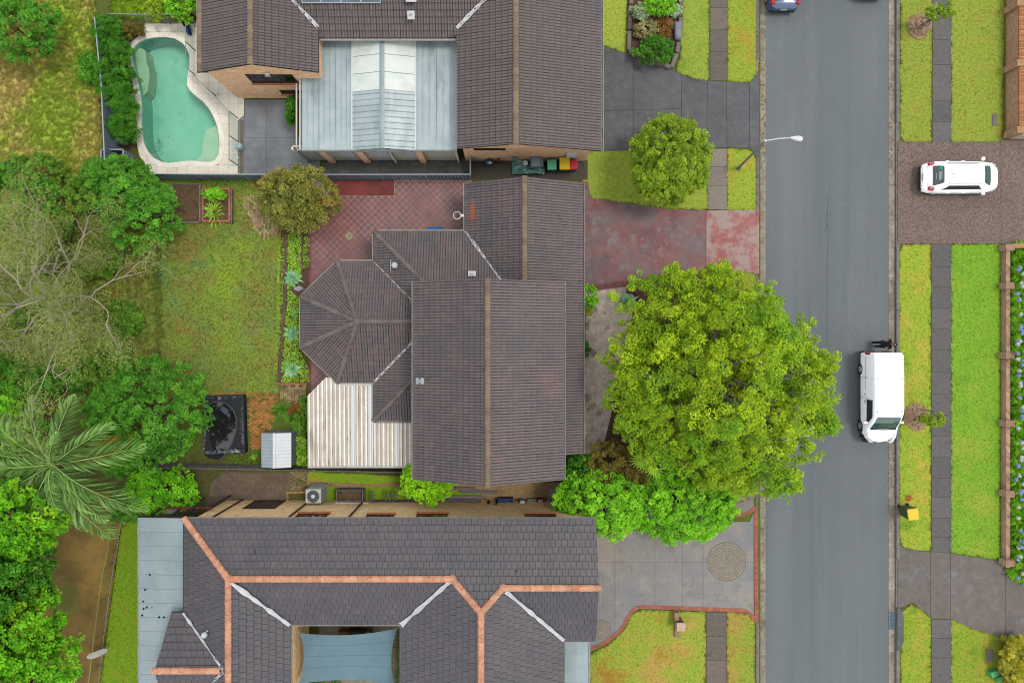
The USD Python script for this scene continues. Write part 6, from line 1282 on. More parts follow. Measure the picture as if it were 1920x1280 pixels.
    if sticker:
        g = M("sticker_green", C("#3fae98"), rough=.5); wt = M("sticker_white", C("#e8eeee"), rough=.5); rwx = np.array([lo[rear[len(rear)//2]], hi[rear[len(rear)//2]]])
        a, b = rwx[0], rwx[1]; d = (b - a); d /= np.linalg.norm(d); nrm = np.array([d[2], 0, -d[0]]); nrm = nrm if nrm[2] > 0 else -nrm
        def dec(y, t, wy, wt_, mat, rot=None): p = a + d * t * np.linalg.norm(b - a) + nrm * .035; q = np.array([0, wy / 2, 0]); r = d * wt_ / 2; y_ = np.array([0, y, 0]); c.part("decal", MB().add([p + y_ - q - r, p + y_ + q - r, p + y_ + q + r, p + y_ - q + r], [[0, 1, 2], [0, 2, 3]]), mat)
        dec(.36, .70, .20, .17, g); dec(.36, .70, .09, .07, wt); dec(-.02, .74, .42, .03, wt); dec(-.06, .60, .50, .05, wt); dec(-.05, .46, .34, .025, g); dec(-.06, .36, .40, .02, wt)
    wheels(c, (h - .85, -h + .78), w - .12, .32)
    return c
a_ = at(1797, 333, 0.03); wc = hatchback("parked_car", "white hatchback parked on the pebble driveway across the road", (25.85, 9.45, .03), 0.0, paint_w, sticker=True)
bc_ = hatchback("parked_car", "blue car parked at the western kerb, cut off by the top edge", (15.72, 21.42, -.12), math.pi / 2, paint_b, L=4.5, W=1.86, glass_f=carglass_d)
dk = hatchback("parked_car", "dark car at the eastern kerb whose rear just shows at the top edge", (20.9, 22.12, -.12), math.pi / 2, paint_d, glass_f=carglass_d)
# the white van, nose to the south
v = Car("parked_van", "white delivery van parked against the eastern kerb", "van", (21.18, -3.23, -.12), -math.pi / 2)
def vsec(x, hw, hwt, zt, zb=.30, r=.16): 
    half_ = [(hw - .06, zb), (hw, zb + .15), (hw + .005, .95), (hw - .02, 1.12), (hwt + .03, zt - r), (hwt - r * .45, zt - .03), (hwt - r * 1.8, zt)]
    return [(x, -y, z) for y, z in half_] + [(x, 0, zt + .015)] + [(x, y, z) for y, z in half_[::-1]]
W_ = .90
S = [vsec(-2.60, W_ - .08, .74, 1.80), vsec(-2.55, W_ - .02, .80, 1.90), vsec(-2.40, W_, .83, 1.97), vsec(-1, W_ + .01, .84, 1.99), vsec(.6, W_ + .01, .84, 1.99), vsec(.95, W_, .82, 1.95, r=.18), vsec(1.30, W_, .79, 1.68, r=.12), vsec(1.72, W_ - .01, .76, 1.20, r=.08), vsec(1.82, W_ - .02, .78, 1.10, r=.06), vsec(2.25, W_ - .10, .70, .96, r=.08), vsec(2.48, W_ - .26, .52, .84, r=.08), vsec(2.58, W_ - .38, .40, .70, r=.06)]
v.part("body", loft(S), paint_w, smooth=40)
def lerp(a, b, t): return np.asarray(a) * (1 - t) + np.asarray(b) * t
wst, wsb = (1.0, 1.93), (1.74, 1.20)
ws = MB(); Vv = []
for t in (0, .25, .5, .75, 1):
    x, z = (np.interp(t, [0, .45, 1], [1.00, 1.32, 1.72]), np.interp(t, [0, .45, 1], [1.93, 1.68, 1.21]))
    hw = .66 + .06 * t
    for y in np.linspace(-hw, hw, 5): Vv.append((x + .02, y, z + .045 - .03 * (abs(y) / hw) ** 3))
ws.add(Vv, [[i * 5 + j, (i + 1) * 5 + j, (i + 1) * 5 + j + 1, i * 5 + j + 1] for i in range(4) for j in range(4)]); v.part("windscreen", ws, carglass)
v.part("windscreen_trim", MB().tube([(1.76, -.74, 1.23), (1.79, 0, 1.25), (1.76, .74, 1.23)], .035, 5), blackp)
v.part("wiper", MB().box((1.62, .25, 1.36), (.02, .7, .015), .25).box((1.62, -.4, 1.36), (.02, .6, .015), .25), blackp)
for sg in (-1, 1):
    q = lambda x, z: (x, sg * (.918 - (z - 1.1) * .075 + .012), z)
    v.part("side_window", MB().add([q(.08, 1.18), q(1.52, 1.18), q(1.05, 1.74), q(.08, 1.78)], [[0, 1, 2], [0, 2, 3]]), carglass_d)
    v.part("mirror", MB().rbox((1.38, sg * 1.03, 1.22), (.12, .2, .24), .04), paint_w); v.part("mirror_arm", MB().box((1.40, sg * .93, 1.14), (.06, .12, .05)), blackp)
    v.part("tail_light", MB().rbox((-2.54, sg * .83, 1.15), (.12, .12, .55), .03), red_l); v.part("head_light", MB().rbox((2.36, sg * .60, .80), (.28, .22, .16), .05, -sg * .5), clear_l)
    for x in (-.02, -1.15): v.part("door_seam", MB().box((x, sg * (W_ + .012), .80), (.014, .012, .9)), M("seam_grey", C("#8e9496")))
    v.part("door_seam", MB().box((x := -1.2, sg * (W_ - .03), 1.42), (.012, .01, .5)), M("seam_grey", C("#8e9496")))
    v.part("slide_rail", MB().box((-1.45, sg * (W_ + .01), 1.0), (1.9, .012, .03)), silver); v.part("door_handle", MB().rbox((-.22, sg * (W_ + .015), .98), (.1, .03, .08), .02), blackp); v.part("door_handle", MB().rbox((.18, sg * (W_ + .015), .98), (.2, .03, .05), .02), blackp)
    v.part("bumper_corner", MB().rbox((2.36, sg * .68, .48), (.5, .3, .3), .1, -sg * .5), blackp)
    for x in (-2.2, -1.15, .72): v.part("roof_mount", MB().rbox((x, sg * .70, 2.0), (.09, .03, .03), .01), M("seam_grey", C("#8e9496")))
v.part("rear_window", MB().add([(-2.60, -.66, 1.22), (-2.60, .66, 1.22), (-2.555, .60, 1.78), (-2.555, -.60, 1.78)], [[0, 1, 2], [0, 2, 3], [2, 1, 0], [3, 2, 0]]), carglass_d)
v.part("rear_bumper", MB().rbox((-2.60, 0, .45), (.16, 1.7, .26), .06), blackp); v.part("front_bumper", MB().rbox((2.52, 0, .45), (.2, 1.2, .3), .08), blackp); v.part("antenna", MB().lathe([(.02, 0), (.02, .03), (0, .06)], (.85, .55, 1.97), seg=6), blackp)
v.part("number_plate", MB().box((-2.69, 0, .62), (.02, .37, .11)), M("plate_white", C("#d8d8d2")))
wheels(v, (1.68, -1.62), W_ - .10, .34, .22)

# ================================================================ the person at the back of the van
import manifold3d as m3
def limb(a, b, ra, rb):
    s1 = m3.Manifold.sphere(ra, 16).translate(a); s2 = m3.Manifold.sphere(rb, 16).translate(b); return m3.Manifold.batch_hull([s1, s2])
def figure(bones):
    out = m3.Manifold()
    for b in bones: out = out + limb(*b)
    me = out.refine_to_length(.03).to_mesh(); t = trimesh.Trimesh(me.vert_properties[:, :3], me.tri_verts); trimesh.smoothing.filter_taubin(t, iterations=8); return t
po = np.array([21.32, -.16, -.12]); PN = Thing("person", "person in black cap and dark clothes leaning in behind the white van", "person", po)
Jp = lambda x, y, z: tuple(po + [x, y, z])
skin = M("skin", C("#d29a78"), rough=.55); shirt = M("black_cloth", C("#26262b"), rough=.85); trous = M("dark_trousers", C("#2f3036"), rough=.85); hair = M("dark_cap", C("#1e2026"), rough=.8)
head_c = (.30, -.02, 1.56)
bones = [((.30, -.02, 1.60), (.33, -.02, 1.53), .098, .085), (head_c, (.22, 0, 1.36), .06, .062), ((.20, .0, 1.30), (.12, 0, 1.06), .125, .12), ((.12, 0, 1.06), (.06, 0, .93), .12, .13)]
for sg in (-1, 1):
    bones += [((.20, 0, 1.34), (.20, sg * .19, 1.34), .085, .068), ((.06, sg * .05, .92), (.04, sg * .10, .88), .11, .10), ((.04, sg * .10, .88), (.02 - .05 * sg, sg * .11, .48), .085, .058), ((.02 - .05 * sg, sg * .11, .48), (-.06 - .10 * sg, sg * .11, .09), .055, .038), ((-.06 - .10 * sg, sg * .11, .06), (.10 - .10 * sg, sg * .13, .04), .042, .035)]
el = {1: (.32, .30, 1.14), -1: (.26, -.26, 1.10)}; ha = {1: (.10, .12, 1.02), -1: (.02, -.30, 1.02)}
for sg in (-1, 1):
    bones += [((.20, sg * .19, 1.34), el[sg], .058, .045), (el[sg], ha[sg], .042, .030)]
    h0 = np.array(ha[sg]); d = h0 - np.array(el[sg]); d /= np.linalg.norm(d); sd = np.cross(d, [0, 0, 1]); sd /= np.linalg.norm(sd)
    bones.append((tuple(h0), tuple(h0 + d * .08), .032, .034))
    for k, ln in enumerate((.075, .085, .08, .06)): b0 = h0 + d * .09 + sd * (-.03 + .02 * k); b1 = b0 + d * ln * .6; b2 = b1 + d * ln * .35 - np.array([0, 0, .025]); bones += [(tuple(b0), tuple(b1), .010, .009), (tuple(b1), tuple(b2), .009, .008)]
    t0 = h0 + d * .03 + sd * .035 * sg; bones.append((tuple(t0), tuple(t0 + d * .045 + sd * .03 * sg), .012, .010))
bones += [((.395, -.02, 1.545), (.41, -.02, 1.535), .018, .014)]
bones = [(a, b, ra * (1.18 if ra > .03 else 1), rb * (1.18 if rb > .025 else 1)) for a, b, ra, rb in bones]
bm = figure([(tuple(po + a), tuple(po + b), ra, rb) for a, b, ra, rb in bones])
PN.part("body", bm, skin, smooth=True)
sh_b = [b for b in bones[2:4]] + [((.20, 0, 1.34), (.20, .19, 1.34), .085, .07), ((.20, 0, 1.34), (.20, -.19, 1.34), .085, .07), ((.20, .19, 1.34), tuple(lerp((.20, .19, 1.34), el[1], .55)), .06, .055), ((.20, -.19, 1.34), tuple(lerp((.20, -.19, 1.34), el[-1], .55)), .06, .055)]
PN.part("shirt", figure([(tuple(po + a), tuple(po + b), ra + .016, rb + .016) for a, b, ra, rb in sh_b]), shirt, smooth=True)
tb_ = [b for i, b in enumerate(bones) if b[0][2] < .94 and b[0][2] > .4 and b[1][2] < .93 and b[2] > .05 and b[0][2] != 1.02]
PN.part("trousers", figure([(tuple(po + a), tuple(po + b), ra + .014, rb + .016) for a, b, ra, rb in tb_]), trous, smooth=True)
PN.part("shoes", figure([(tuple(po + a), tuple(po + b), ra + .012, rb + .012) for a, b, ra, rb in bones if b[1] < .1 and a[2] < .1]), blackp, smooth=True)
cap = MB().lathe([(.112, -.01), (.114, .04), (.095, .09), (.05, .12), (0, .125)], po + [.305, -.02, 1.585], seg=18); cap.add([po + [.36, -.10, 1.58], po + [.36, .06, 1.58], po + [.50, .03, 1.57], po + [.50, -.07, 1.57]], [[0, 1, 2], [0, 2, 3], [2, 1, 0], [3, 2, 0]]); PN.part("cap", cap, hair, smooth=40)
fx = MB()
for sg in (-1, 1): fx.mesh(trimesh.creation.icosphere(1, .012).apply_translation(po + [.395, -.02 + sg * .035, 1.575])); 
PN.part("eyes", fx, blackp); PN.part("mouth", MB().box(po + [.405, -.02, 1.50], (.012, .045, .01)), M("lip", C("#a8604f")))
er = MB()
for sg in (-1, 1): er.mesh(trimesh.creation.icosphere(1, .025).apply_scale([.8, .5, 1.2]).apply_translation(po + [.305, -.02 + sg * .10, 1.555]))
PN.part("ears", er, skin)

# ================================================================ street lamp, drain, brick walls, letterboxes
galv = M("galvanised_pole", C("#8d9296"), rough=.4, metallic=.4); lampw = M("lamp_white", C("#eceef2"), rough=.35)
b0, t0 = at(1384, 316, 0), at(1435, 264, 5.3)
SL = Thing("street_lamp", "leaning galvanised street lamp with its arm reaching over the road", "street lamp", b0)
SL.part("pole", MB().tube([b0 - [0, 0, .1], b0 + (t0 - b0) * .5, t0], [.075, .062, .048], 10), galv); SL.part("base", MB().lathe([(.11, 0), (.11, .25), (.085, .28)], b0, seg=12), galv)
a1, a2 = at(1460, 260, 5.55), at(1484, 258.5, 5.65); SL.part("arm", MB().tube([t0 - [0, 0, .15], t0 + [.1, 0, .05], a1, a2], [.035, .032, .028, .026], 8), lampw)
hd = at(1493, 259.5, 5.66); dv_ = (hd - a2) / np.linalg.norm(hd - a2); sv = np.array([-dv_[1], dv_[0], 0])
lh = MB(); prof_ = [(-.30, .05, .05), (-.15, .09, .07), (.05, .14, .10), (.2, .145, .10), (.30, .10, .06), (.33, .03, .02)]; V = []
for x, w, h_ in prof_:
    for t in np.linspace(0, 2 * np.pi, 12, endpoint=False): V.append(hd + dv_ * x + sv * w * math.cos(t) + np.array([0, 0, h_ * max(math.sin(t), -.35)]))
lh.add(V, [[i * 12 + j, i * 12 + (j + 1) % 12, (i + 1) * 12 + (j + 1) % 12, (i + 1) * 12 + j] for i in range(5) for j in range(12)]); SL.part("lamp_head", lh, lampw, smooth=True); SL.part("collar", MB().lathe([(.06, -.06), (.07, 0), (.05, .06), (0, .07)], t0, seg=10), lampw)
dg = Thing("storm_drain", "blue grey stormwater grate and lintel set in the eastern kerb", "drain", at(1675, 1165)); gm = M("steel_grate", C("#79899a"), rough=.4, metallic=.3)
gx0, gx1, gy0, gy1 = 22.16, 22.47, Yp(1180, 0), Yp(1147, 0); gr = MB()
for k in range(9): gr.box((gx0 + .03 + k * (gx1 - gx0 - .06) / 8, (gy0 + gy1) / 2, -.095), (.016, gy1 - gy0, .02))
for k in range(4): gr.box(((gx0 + gx1) / 2, gy0 + (k + .5) * (gy1 - gy0) / 4, -.0945), (gx1 - gx0, .02, .012))
dg.part("grate", gr, gm); dg.part("frame", MB().extrude(sbox(gx0 - .02, gy0 - .03, gx1 + .02, gy1 + .03).difference(sbox(gx0 + .01, gy0 + .01, gx1 - .01, gy1 - .01)), -.12, -.086), gm); dg.part("pit", MB().sheet(sbox(gx0, gy0, gx1, gy1), -.1035), M("pit_dark", C("#15171a")))
dg.part("lintel", MB().extrude(PP([(1681,1138),(1688,1140),(1693,1155),(1693,1200),(1688,1216),(1681,1218)]), -.1, .10), M("lintel_concrete", [(0.3, C("#55595c")), (0.7, C("#73777a"))], noise=(5, 4, .7)))
brk_l = M("pinkish_brick", [(0.3, C("#9c7860")), (0.7, C("#c0a086"))], noise=(6, 4, .7), rnd=((.78, .78, .78), (1.12, 1.1, 1.1))); capl = M("pale_cap_brick", [(0.3, C("#c4a48c")), (0.7, C("#dcc4ae"))], noise=(6, 4, .7))
oran = M("orange_brick", [(0.3, (.9, .9, .9)), (0.7, (1.06, 1.06, 1.06))], noise=(1.5, 5, .7), layers=[(C("#5a4030"), 1.2, .58, .75, 6, .5)], brick={"w": .24, "h": .086, "m": .010, "c1": C("#b98a66", 1.5), "c2": C("#8f6446", 1.5), "mortar": C("#a89c88", 1.4)})
cop_b = M("coping_brick", [(0.3, C("#b06a40")), (0.7, C("#cf9468"))], noise=(6, 4, .7), rnd=((.72, .72, .74), (1.15, 1.12, 1.1)))
capm = M("sandy_pier", [(0.3, C("#a9835a")), (0.7, C("#c29a6c"))], noise=(6, 5, .7))
def brick_wall(label, px0, py0, py1, h, piers, cap_on=True, th=.23, keepb=300, wm=None):
    wm = wm or oran
    X = at(px0, 0)[0]; Y0, Y1 = Yp(py1, 0), Yp(py0, 0); t = Thing("brick_wall", label, "wall", (X, (Y0 + Y1) / 2, 0))
    t.part("wall", MB().box((X + th / 2, (Y0 + Y1) / 2, (h - .11) / 2), (th, Y1 - Y0, h - .11)), wm)
    t.part("footing", MB().box((X + .0, (Y0 + Y1) / 2, .03), (.1, Y1 - Y0, .06)), capm)
    n = int((Y1 - Y0) / .088)
    if cap_on:
        for i in range(n):
            if i < keepb: t.part("coping_brick", MB().box((X + th / 2 + .06, Y0 + (i + .5) * (Y1 - Y0) / n, h - .055 + R.normal(0, .004)), (th + .10, (Y1 - Y0) / n - .012, .11)), cop_b)
    for py in piers:
        y = Yp(py, 0); m = MB()
        t.part("pier", MB().box((X + th / 2 - .03, y, (h + .06) / 2), (th + .28, .36, h + .06)), wm); t.part("pier_cap", MB().rbox((X + th / 2 - .03, y, h + .09), (th + .30, .38, .05), .02), capm if cap_on else brk_l)
    return X + th
XU = brick_wall("tall brown brick garden wall with piers at the upper right", 1887, -20, 260, 1.05, (22, 132, 254))
oran2 = M("pinkish_wall_brick", [(0.3, (.9, .9, .9)), (0.7, (1.06, 1.06, 1.06))], noise=(1.5, 5, .7), layers=[(C("#6a5648"), 1.2, .58, .75, 6, .5)], brick={"w": .24, "h": .086, "m": .010, "c1": C("#b8937a", 1.3), "c2": C("#957058", 1.3), "mortar": C("#b8aa98", 1.4)})
XL = brick_wall("long low brown brick garden wall beside the agapanthus border", 1878, 460, 1060, .50, (466, 537, 666, 792, 922, 1050), cap_on=False, wm=oran2)
rw = Thing("brick_wall", "short brown brick return wall at the corner of the pebble driveway", "wall", at(1905, 458)); rw.part("wall", MB().box(at(1925, 463) + [0, 0, .25], (2.4, .23, .5)), oran); rw.part("coping", MB().box(at(1925, 463) + [0, 0, .53], (2.4, .26, .06)), capm)
struct("garden_soil", MB().sheet(sbox(XL, Yp(1090, 0), XL + 12, Yp(462, 0)), .01), bark_soil, "dark soil of the agapanthus border"); struct("garden_soil", MB().sheet(sbox(XU, Yp(258, 0), XU + 12, 22), .01), bark_soil, "brown soil behind the tall brick wall")
wl_m = M("cream_wall", C("#cfc6a4"), rough=.6); rw.part("return", MB().box(at(1925, 461) + [0, 0, .1], (.1, .1, .2)), oran)
one("side_wall", "cream rendered stub of wall at the end of the tall brick wall", "wall", MB().box((XU + 1.0, Yp(259, 0), .45), (2.0, .12, .9)), wl_m)
def letterbox(label, px, py, h, w, tower):
    o = at(px, py); t = Thing("letterbox", label, "letterbox", o); k = 0
    for z in np.arange(.05, h, .086):
        for i in range(2): t.part("brick", MB().box(o + [(-.12 + .24 * i) if k % 2 == 0 else 0, (0 if k % 2 == 0 else -.12 + .24 * i), z], (w / 2 if k % 2 == 0 else w, w if k % 2 == 0 else w / 2, .078)), brk_l)
        k += 1
    t.part("top", MB().rbox(o + [0, 0, h + .05], (w + .08, w + .06, .09), .02), capl); t.part("slot", MB().box(o + [-.0, w / 2 + .012, h - .18], (.26, .03, .12)), trim_d)
    if tower:
        for j in range(6): t.part("step_brick", MB().box(o + [-.06, -.32 - j * .11, .09 + .0 * j], (.24, .09, .18)), brk_l)
        t.part("wing", MB().box(o + [-.16, .42, .28], (.24, .5, .56)), brk_l)
letterbox("brick letterbox pillar on the front lawn of the slate roofed house", 1270, 1163, .85, .42, True); letterbox("small brick letterbox beside the red driveway under the round tree", 1271, 376, .55, .36, False)
pitl = M("grey_lid_concrete", [(0.3, C("#76706a")), (0.7, C("#8d8680"))], noise=(6, 4, .7))
one("pit_lid", "grey oblong service pit lid in the lower right lawn", "pit lid", MB().extrude(PR(1848, 1217, 1861, 1238), 0, .055), pitl); one("pit_lid", "small dark grey pit lid at the edge of the upper right lawn", "pit lid", MB().extrude(PR(1860, 214, 1869, 236), 0, .055), pitl)
grb = M("green_box_plastic", C("#3fa35e"), rough=.5)
for k, (px, py) in enumerate(((1859, 1259), (1871, 1269))): o = at(px, py); t = Thing("green_box", ["upper left of two small green boxes on the lower right lawn", "lower right of two small green boxes on the lower right lawn"][k], "box", o); t.part("case", MB().rbox(o + [0, 0, .14], (.42, .32, .28), .04, .3), grb); t.part("lid", MB().rbox(o + [0, 0, .30], (.44, .34, .05), .04, .3), M("green_box_lid", C("#5dbd78")))
olf = MB(); oc = at(1703, 933)
for k in range(7): a = k * .9; olf.add([oc + [0, 0, .05], oc + [.14 * math.cos(a - .25), .14 * math.sin(a - .25), .09], oc + [.24 * math.cos(a), .24 * math.sin(a), .06], oc + [.14 * math.cos(a + .25), .14 * math.sin(a + .25), .09]], [[0, 1, 2], [0, 2, 3]])
one("orange_leaf", "orange withered leaf cluster on the verge above the lone bin", "leaf", olf, M("orange_leaf", C("#d8602c")))
lfm = MB(); rl = np.random.default_rng(77)
for k in range(520):
    side_ = rl.uniform() < .6; x = (rl.normal(14.78, .10) if side_ else rl.normal(22.28, .10)); y = rl.choice([rl.uniform(-20, 20), rl.normal(13, 2), rl.normal(-7, 2)]); z = -.10 if side_ or x < 22.5 else .05; x = min(x, 15.1) if side_ else max(x, 22.0)
    a = rl.uniform(0, 6.3); d = rl.uniform(.025, .06); lfm.add([[x - d * math.cos(a), y - d * math.sin(a), z], [x + d * .5 * math.sin(a), y - d * .5 * math.cos(a), z + .012], [x + d * math.cos(a), y + d * math.sin(a), z + .004], [x - d * .5 * math.sin(a), y + d * .5 * math.cos(a), z + .01]], [[0, 1, 2], [0, 2, 3]], rl.uniform())
one("fallen_leaves", "scatter of small brown leaves lying along both gutters", "leaves", lfm, M("fallen_leaf", [(0.3, C("#6a4c28")), (0.7, C("#a5793c"))], noise=(8, 3, .6), tint=((.6, .6, .6), (1.2, 1.2, 1.2))), kind="stuff")
# mulch rings, stakes
for lab, px, py, r in (("ring of brown mulch around the upper sapling", 1722, 50, .70), ("ring of brown mulch beside the van", 1718, 781, .78)):
    th = np.linspace(0, 2 * np.pi, 26)[:-1]; c_ = A2(px, py); pg_ = Polygon([(c_[0] + r * (1 + .12 * math.sin(5 * t + px)) * math.cos(t), c_[1] + r * (1 + .1 * math.cos(4 * t)) * math.sin(t)) for t in th])
    mm = MB().sheet(pg_, .05)
    for k in range(260): a, q = R.uniform(0, 6.28), r * math.sqrt(R.uniform()) ; x, y = c_[0] + q * math.cos(a), c_[1] + q * math.sin(a); mm.box((x, y, .06), (.11, .03, .02), R.uniform(0, 3))
    one("mulch_ring", lab, "mulch", mm, M("mulch_chips", [(0.3, C("#7a6048", 1.3)), (0.5, C("#a08468", 1.3)), (0.7, C("#c0a48a", 1.3))], noise=(14, 4, .85)))
# garden bed by the northern driveway
gb_ = Thing("garden_bed", "stone edged front garden bed between the lawns at the top", "garden bed", at(1228, 60)); stn = M("edging_stone", [(0.3, C("#6d6660")), (0.7, C("#8d857d"))], noise=(5, 5, .7), rnd=((.7, .68, .66), (1.25, 1.25, 1.28)))
for a, b in (((1183, -14), (1182, 12)), ((1182, 13), (1180, 30)), ((1180, 31), (1179, 60)), ((1179, 61), (1178, 97)), ((1276, -10), (1275, 34)), ((1275, 35), (1272, 80)), ((1271, 82), (1268, 102)), ((1178, 98), (1210, 112)), ((1210, 112), (1257, 129)), ((1257, 129), (1268, 103))):
    A, B = at(*a), at(*b); gb_.part("edging_stone", MB().rbox((A + B) / 2 + [0, 0, .14], (np.linalg.norm(B - A) - .03, .24, .28), .05, math.atan2(*(B - A)[1::-1])), stn)
gb_.part("soil", MB().sheet(PP([(1180,-20),(1276,-20),(1272,90),(1258,128),(1180,98)]), .10), bark_soil)
rkk = MB(); ro = at(1269, 62); rkk.rbox(ro + [0, 0, .3], (.40, 1.0, .3), .1, .05); one("garden_rock", "blue grey rock on the edge of the front garden bed", "rock", rkk, M("blue_grey_rock", [(0.3, C("#6d747c")), (0.7, C("#a4aab0"))], noise=(5, 6, .8)))
# path and steps in front of the middle house
struct("dirt_path", MB().sheet(PP([(1098,538),(1180,532),(1190,560),(1180,620),(1160,700),(1145,780),(1130,840),(1090,860),(1092,700),(1098,640)]), .014), dirt_path, "worn pale dirt path between the house front and the big tree")
struct("tree_soil", MB().sheet(PP([(1180,532),(1330,512),(1330,940),(1090,960),(1090,858),(1130,842),(1160,700)]), .009), bark_soil, "leafy brown soil under the big tree")
stp = Thing("garden_step", "dark red timber steps at the edge of the red driveway", "steps", at(1182, 541))
for k in range(3): stp.part("step", MB().box(at(1177 + k * 7, 541) + [0, 0, .08 + .03 * k], (.18, .55, .16 + .06 * k)), M("dark_red_timber", [(0.3, C("#5c3438")), (0.7, C("#80504e"))], noise=(4, 4, .7)))
# ================================================================ vegetation
def leafmat(name, a, b, c, transl=0.28, extra=()):
    g = 1.75 if name in ('leaf_bright_green', 'leaf_lime', 'leaf_agapanthus', 'leaf_strap') else 1.58
    extra = [(tuple(min(.8, x * g) for x in la[0]), *la[1:]) for la in extra]
    return M(name, [(0.3, C(a, g)), (0.5, C(b, g)), (0.7, C(c, g))], noise=(1.6, 4, 0.7), rough=0.6, spec=0.1, tint=((0.5, 0.58, 0.5), (1.4, 1.32, 1.2)), layers=extra, leaf=transl)
bark_g = M("grey_bark", [(0.3, C("#6d665c")), (0.7, C("#9a9284"))], noise=(6, 5, .7), bump=[(15, .6, .02)])
bark_b = M("brown_bark", [(0.3, C("#4a3a2c")), (0.7, C("#6d5844"))], noise=(6, 5, .7), bump=[(15, .6, .02)])
bark_p = M("pale_gum_bark", [(0.3, C("#a8998c")), (0.55, C("#cdbfb0")), (0.75, C("#b99a88"))], noise=(3, 5, .7))
def unit(v): return v / (np.linalg.norm(v, axis=-1, keepdims=True) + 1e-9)
def leaves(rng, P, Nn, size, aspect=.55, tint=None, fold=.25):
    n = len(P); Nn = unit(Nn); t = unit(np.cross(Nn, unit(rng.normal(size=(n, 3))))); b = np.cross(Nn, t); L = size * rng.uniform(.65, 1.3, n)[:, None]
    V = np.stack([P - t * L * .5, P + b * L * aspect * .5 - Nn * L * fold * .3 + t * L * .05, P + t * L * .5 - Nn * L * fold * .35, P - b * L * aspect * .5 - Nn * L * fold * .3 + t * L * .05], 1).reshape(-1, 3)
    q = np.arange(n)[:, None] * 4; F = np.vstack([q + [0, 1, 2], q + [0, 2, 3]])
    return V, F, np.repeat(np.clip(tint if tint is not None else rng.uniform(size=n), 0, 1), 4)
def fill(mb, rng, ctr, rad, n, size, aspect=.55, t0=.5, low=-.45, spread=.16, jit=.55):
    """a leafy clump: leaves over the upper shell and inside of an ellipsoid"""
    d = unit(rng.normal(size=(int(n * 1.6), 3))); d = d[d[:, 2] > low][:n]
    r = rng.uniform(.35, 1.0, len(d)) ** .55
    P = ctr + d * r[:, None] * rad
    Nn = d * .55 + [0, 0, .75] + rng.normal(0, jit, d.shape)
    mb.add(*leaves(rng, P, Nn, size, aspect, t0 + rng.normal(0, spread, len(d))))
def crown(rng, c, rad, ncl, clr, nleaf, size, low=-.25, inner=.25, rough=.22, aspect=.55, flat=.75, tsp=.2, seed=0, comp=1.0):
    mb = MB(); c, rad = np.asarray(c, float), np.asarray(rad, float); ends = []
    k = np.arange(ncl) + .5; z = 1 - (1 - low) * k / ncl; th = k * 2.39996 + rng.uniform(0, 6.28)
    d = np.c_[np.sqrt(1 - z ** 2) * np.cos(th), np.sqrt(1 - z ** 2) * np.sin(th), z] + rng.normal(0, .10, (ncl, 3)); d = unit(d)
    f = 1 + rough * 2 * (meshkit.fbm(d * 2.2 + seed, 3, seed) - .5)
    f = np.where(rng.uniform(size=ncl) < inner, f * rng.uniform(.45, .85, ncl), f * rng.uniform(.86, 1.02, ncl))
    for i in range(ncl):
        r = clr * rng.uniform(.7, 1.3); p = c + d[i] * f[i] * np.maximum(rad - clr * .7, rad * .3); t0 = .5 + rng.normal(0, tsp)
        out = d[i] + [0, 0, .35]; out /= np.linalg.norm(out); s1 = unit(np.cross(out, [.3, .2, 1.0])); s2 = np.cross(out, s1)
        for q in range(5):                                     # a spray of small clumps, pushed outwards and upwards
            w = rng.uniform(-.25, 1.0); tt = rng.normal(0, .52 * comp, 2); pp = p + (out * w * .85 + (s1 * tt[0] + s2 * tt[1]) * (1.05 - .5 * max(w, 0))) * r
            rr = r * comp * rng.uniform(.34, .56) * (1.05 - .3 * max(w, 0)); fill(mb, rng, pp, np.array([rr, rr, rr * flat]), int(nleaf * .27 * (rr / (.45 * clr)) ** 2), size, aspect, float(np.clip(t0 + rng.normal(0, .12), .08, .92)))
        ends.append(p)
    return mb, np.array(ends)
def limbs(rng, base, top, ends, r0, nl=14, sides=6):
    mb = MB(); base, top = np.asarray(base, float), np.asarray(top, float)
    mid = (base + top) / 2 + rng.normal(0, .06, 3) * np.linalg.norm(top - base) * [1, 1, 0]
    mb.tube([base - [0, 0, .1], base + [0, 0, .15], mid, top], [r0 * 1.35, r0, r0 * .8, r0 * .6], sides + 2)
    lm = MB()
    for i in rng.choice(len(ends), min(nl, len(ends)), replace=False):
        e = ends[i]; s = mid + (top - mid) * rng.uniform(.2, 1); m = (s + e) / 2 + rng.normal(0, .08, 3) * np.linalg.norm(e - s)
        lm.tube([s, m, e], [r0 * .42, r0 * .26, r0 * .07], 5)
    return mb, lm
def tree(name, label, cat, px, py, rx, ry, zc, rz, mat, ncl, clr, nleaf, size, seed, base_px=None, bark=bark_b, r0=.12, group=None, nl=14, **kw):
    """crown centred on the pixel at height zc, with radii in pixels of that height and rz metres upwards"""
    rng = np.random.default_rng(seed); k = (HC - zc) / HC / SC; c = at(px, py, zc); b = at(*base_px) if base_px else c * [1, 1, 0]
    t = Thing(name, label, cat, b, group); mb, ends = crown(rng, c, (rx * k, ry * k, rz), ncl, clr, nleaf, size, seed=seed, **kw)
    tk, lm = limbs(rng, b, c - [0, 0, rz * .15], ends, r0, nl); t.part("trunk", tk, bark); t.part("limbs", lm, bark, kind="stuff"); t.part("crown", mb, mat)
    return t
lf_big = leafmat("leaf_yellow_green", "#729a0c", "#90b012", "#b0c622", .1, [(C("#b99a34"), .9, .62, .74, 5, .4), (C("#5f9a16"), .3, .46, .64, 4, .7)])
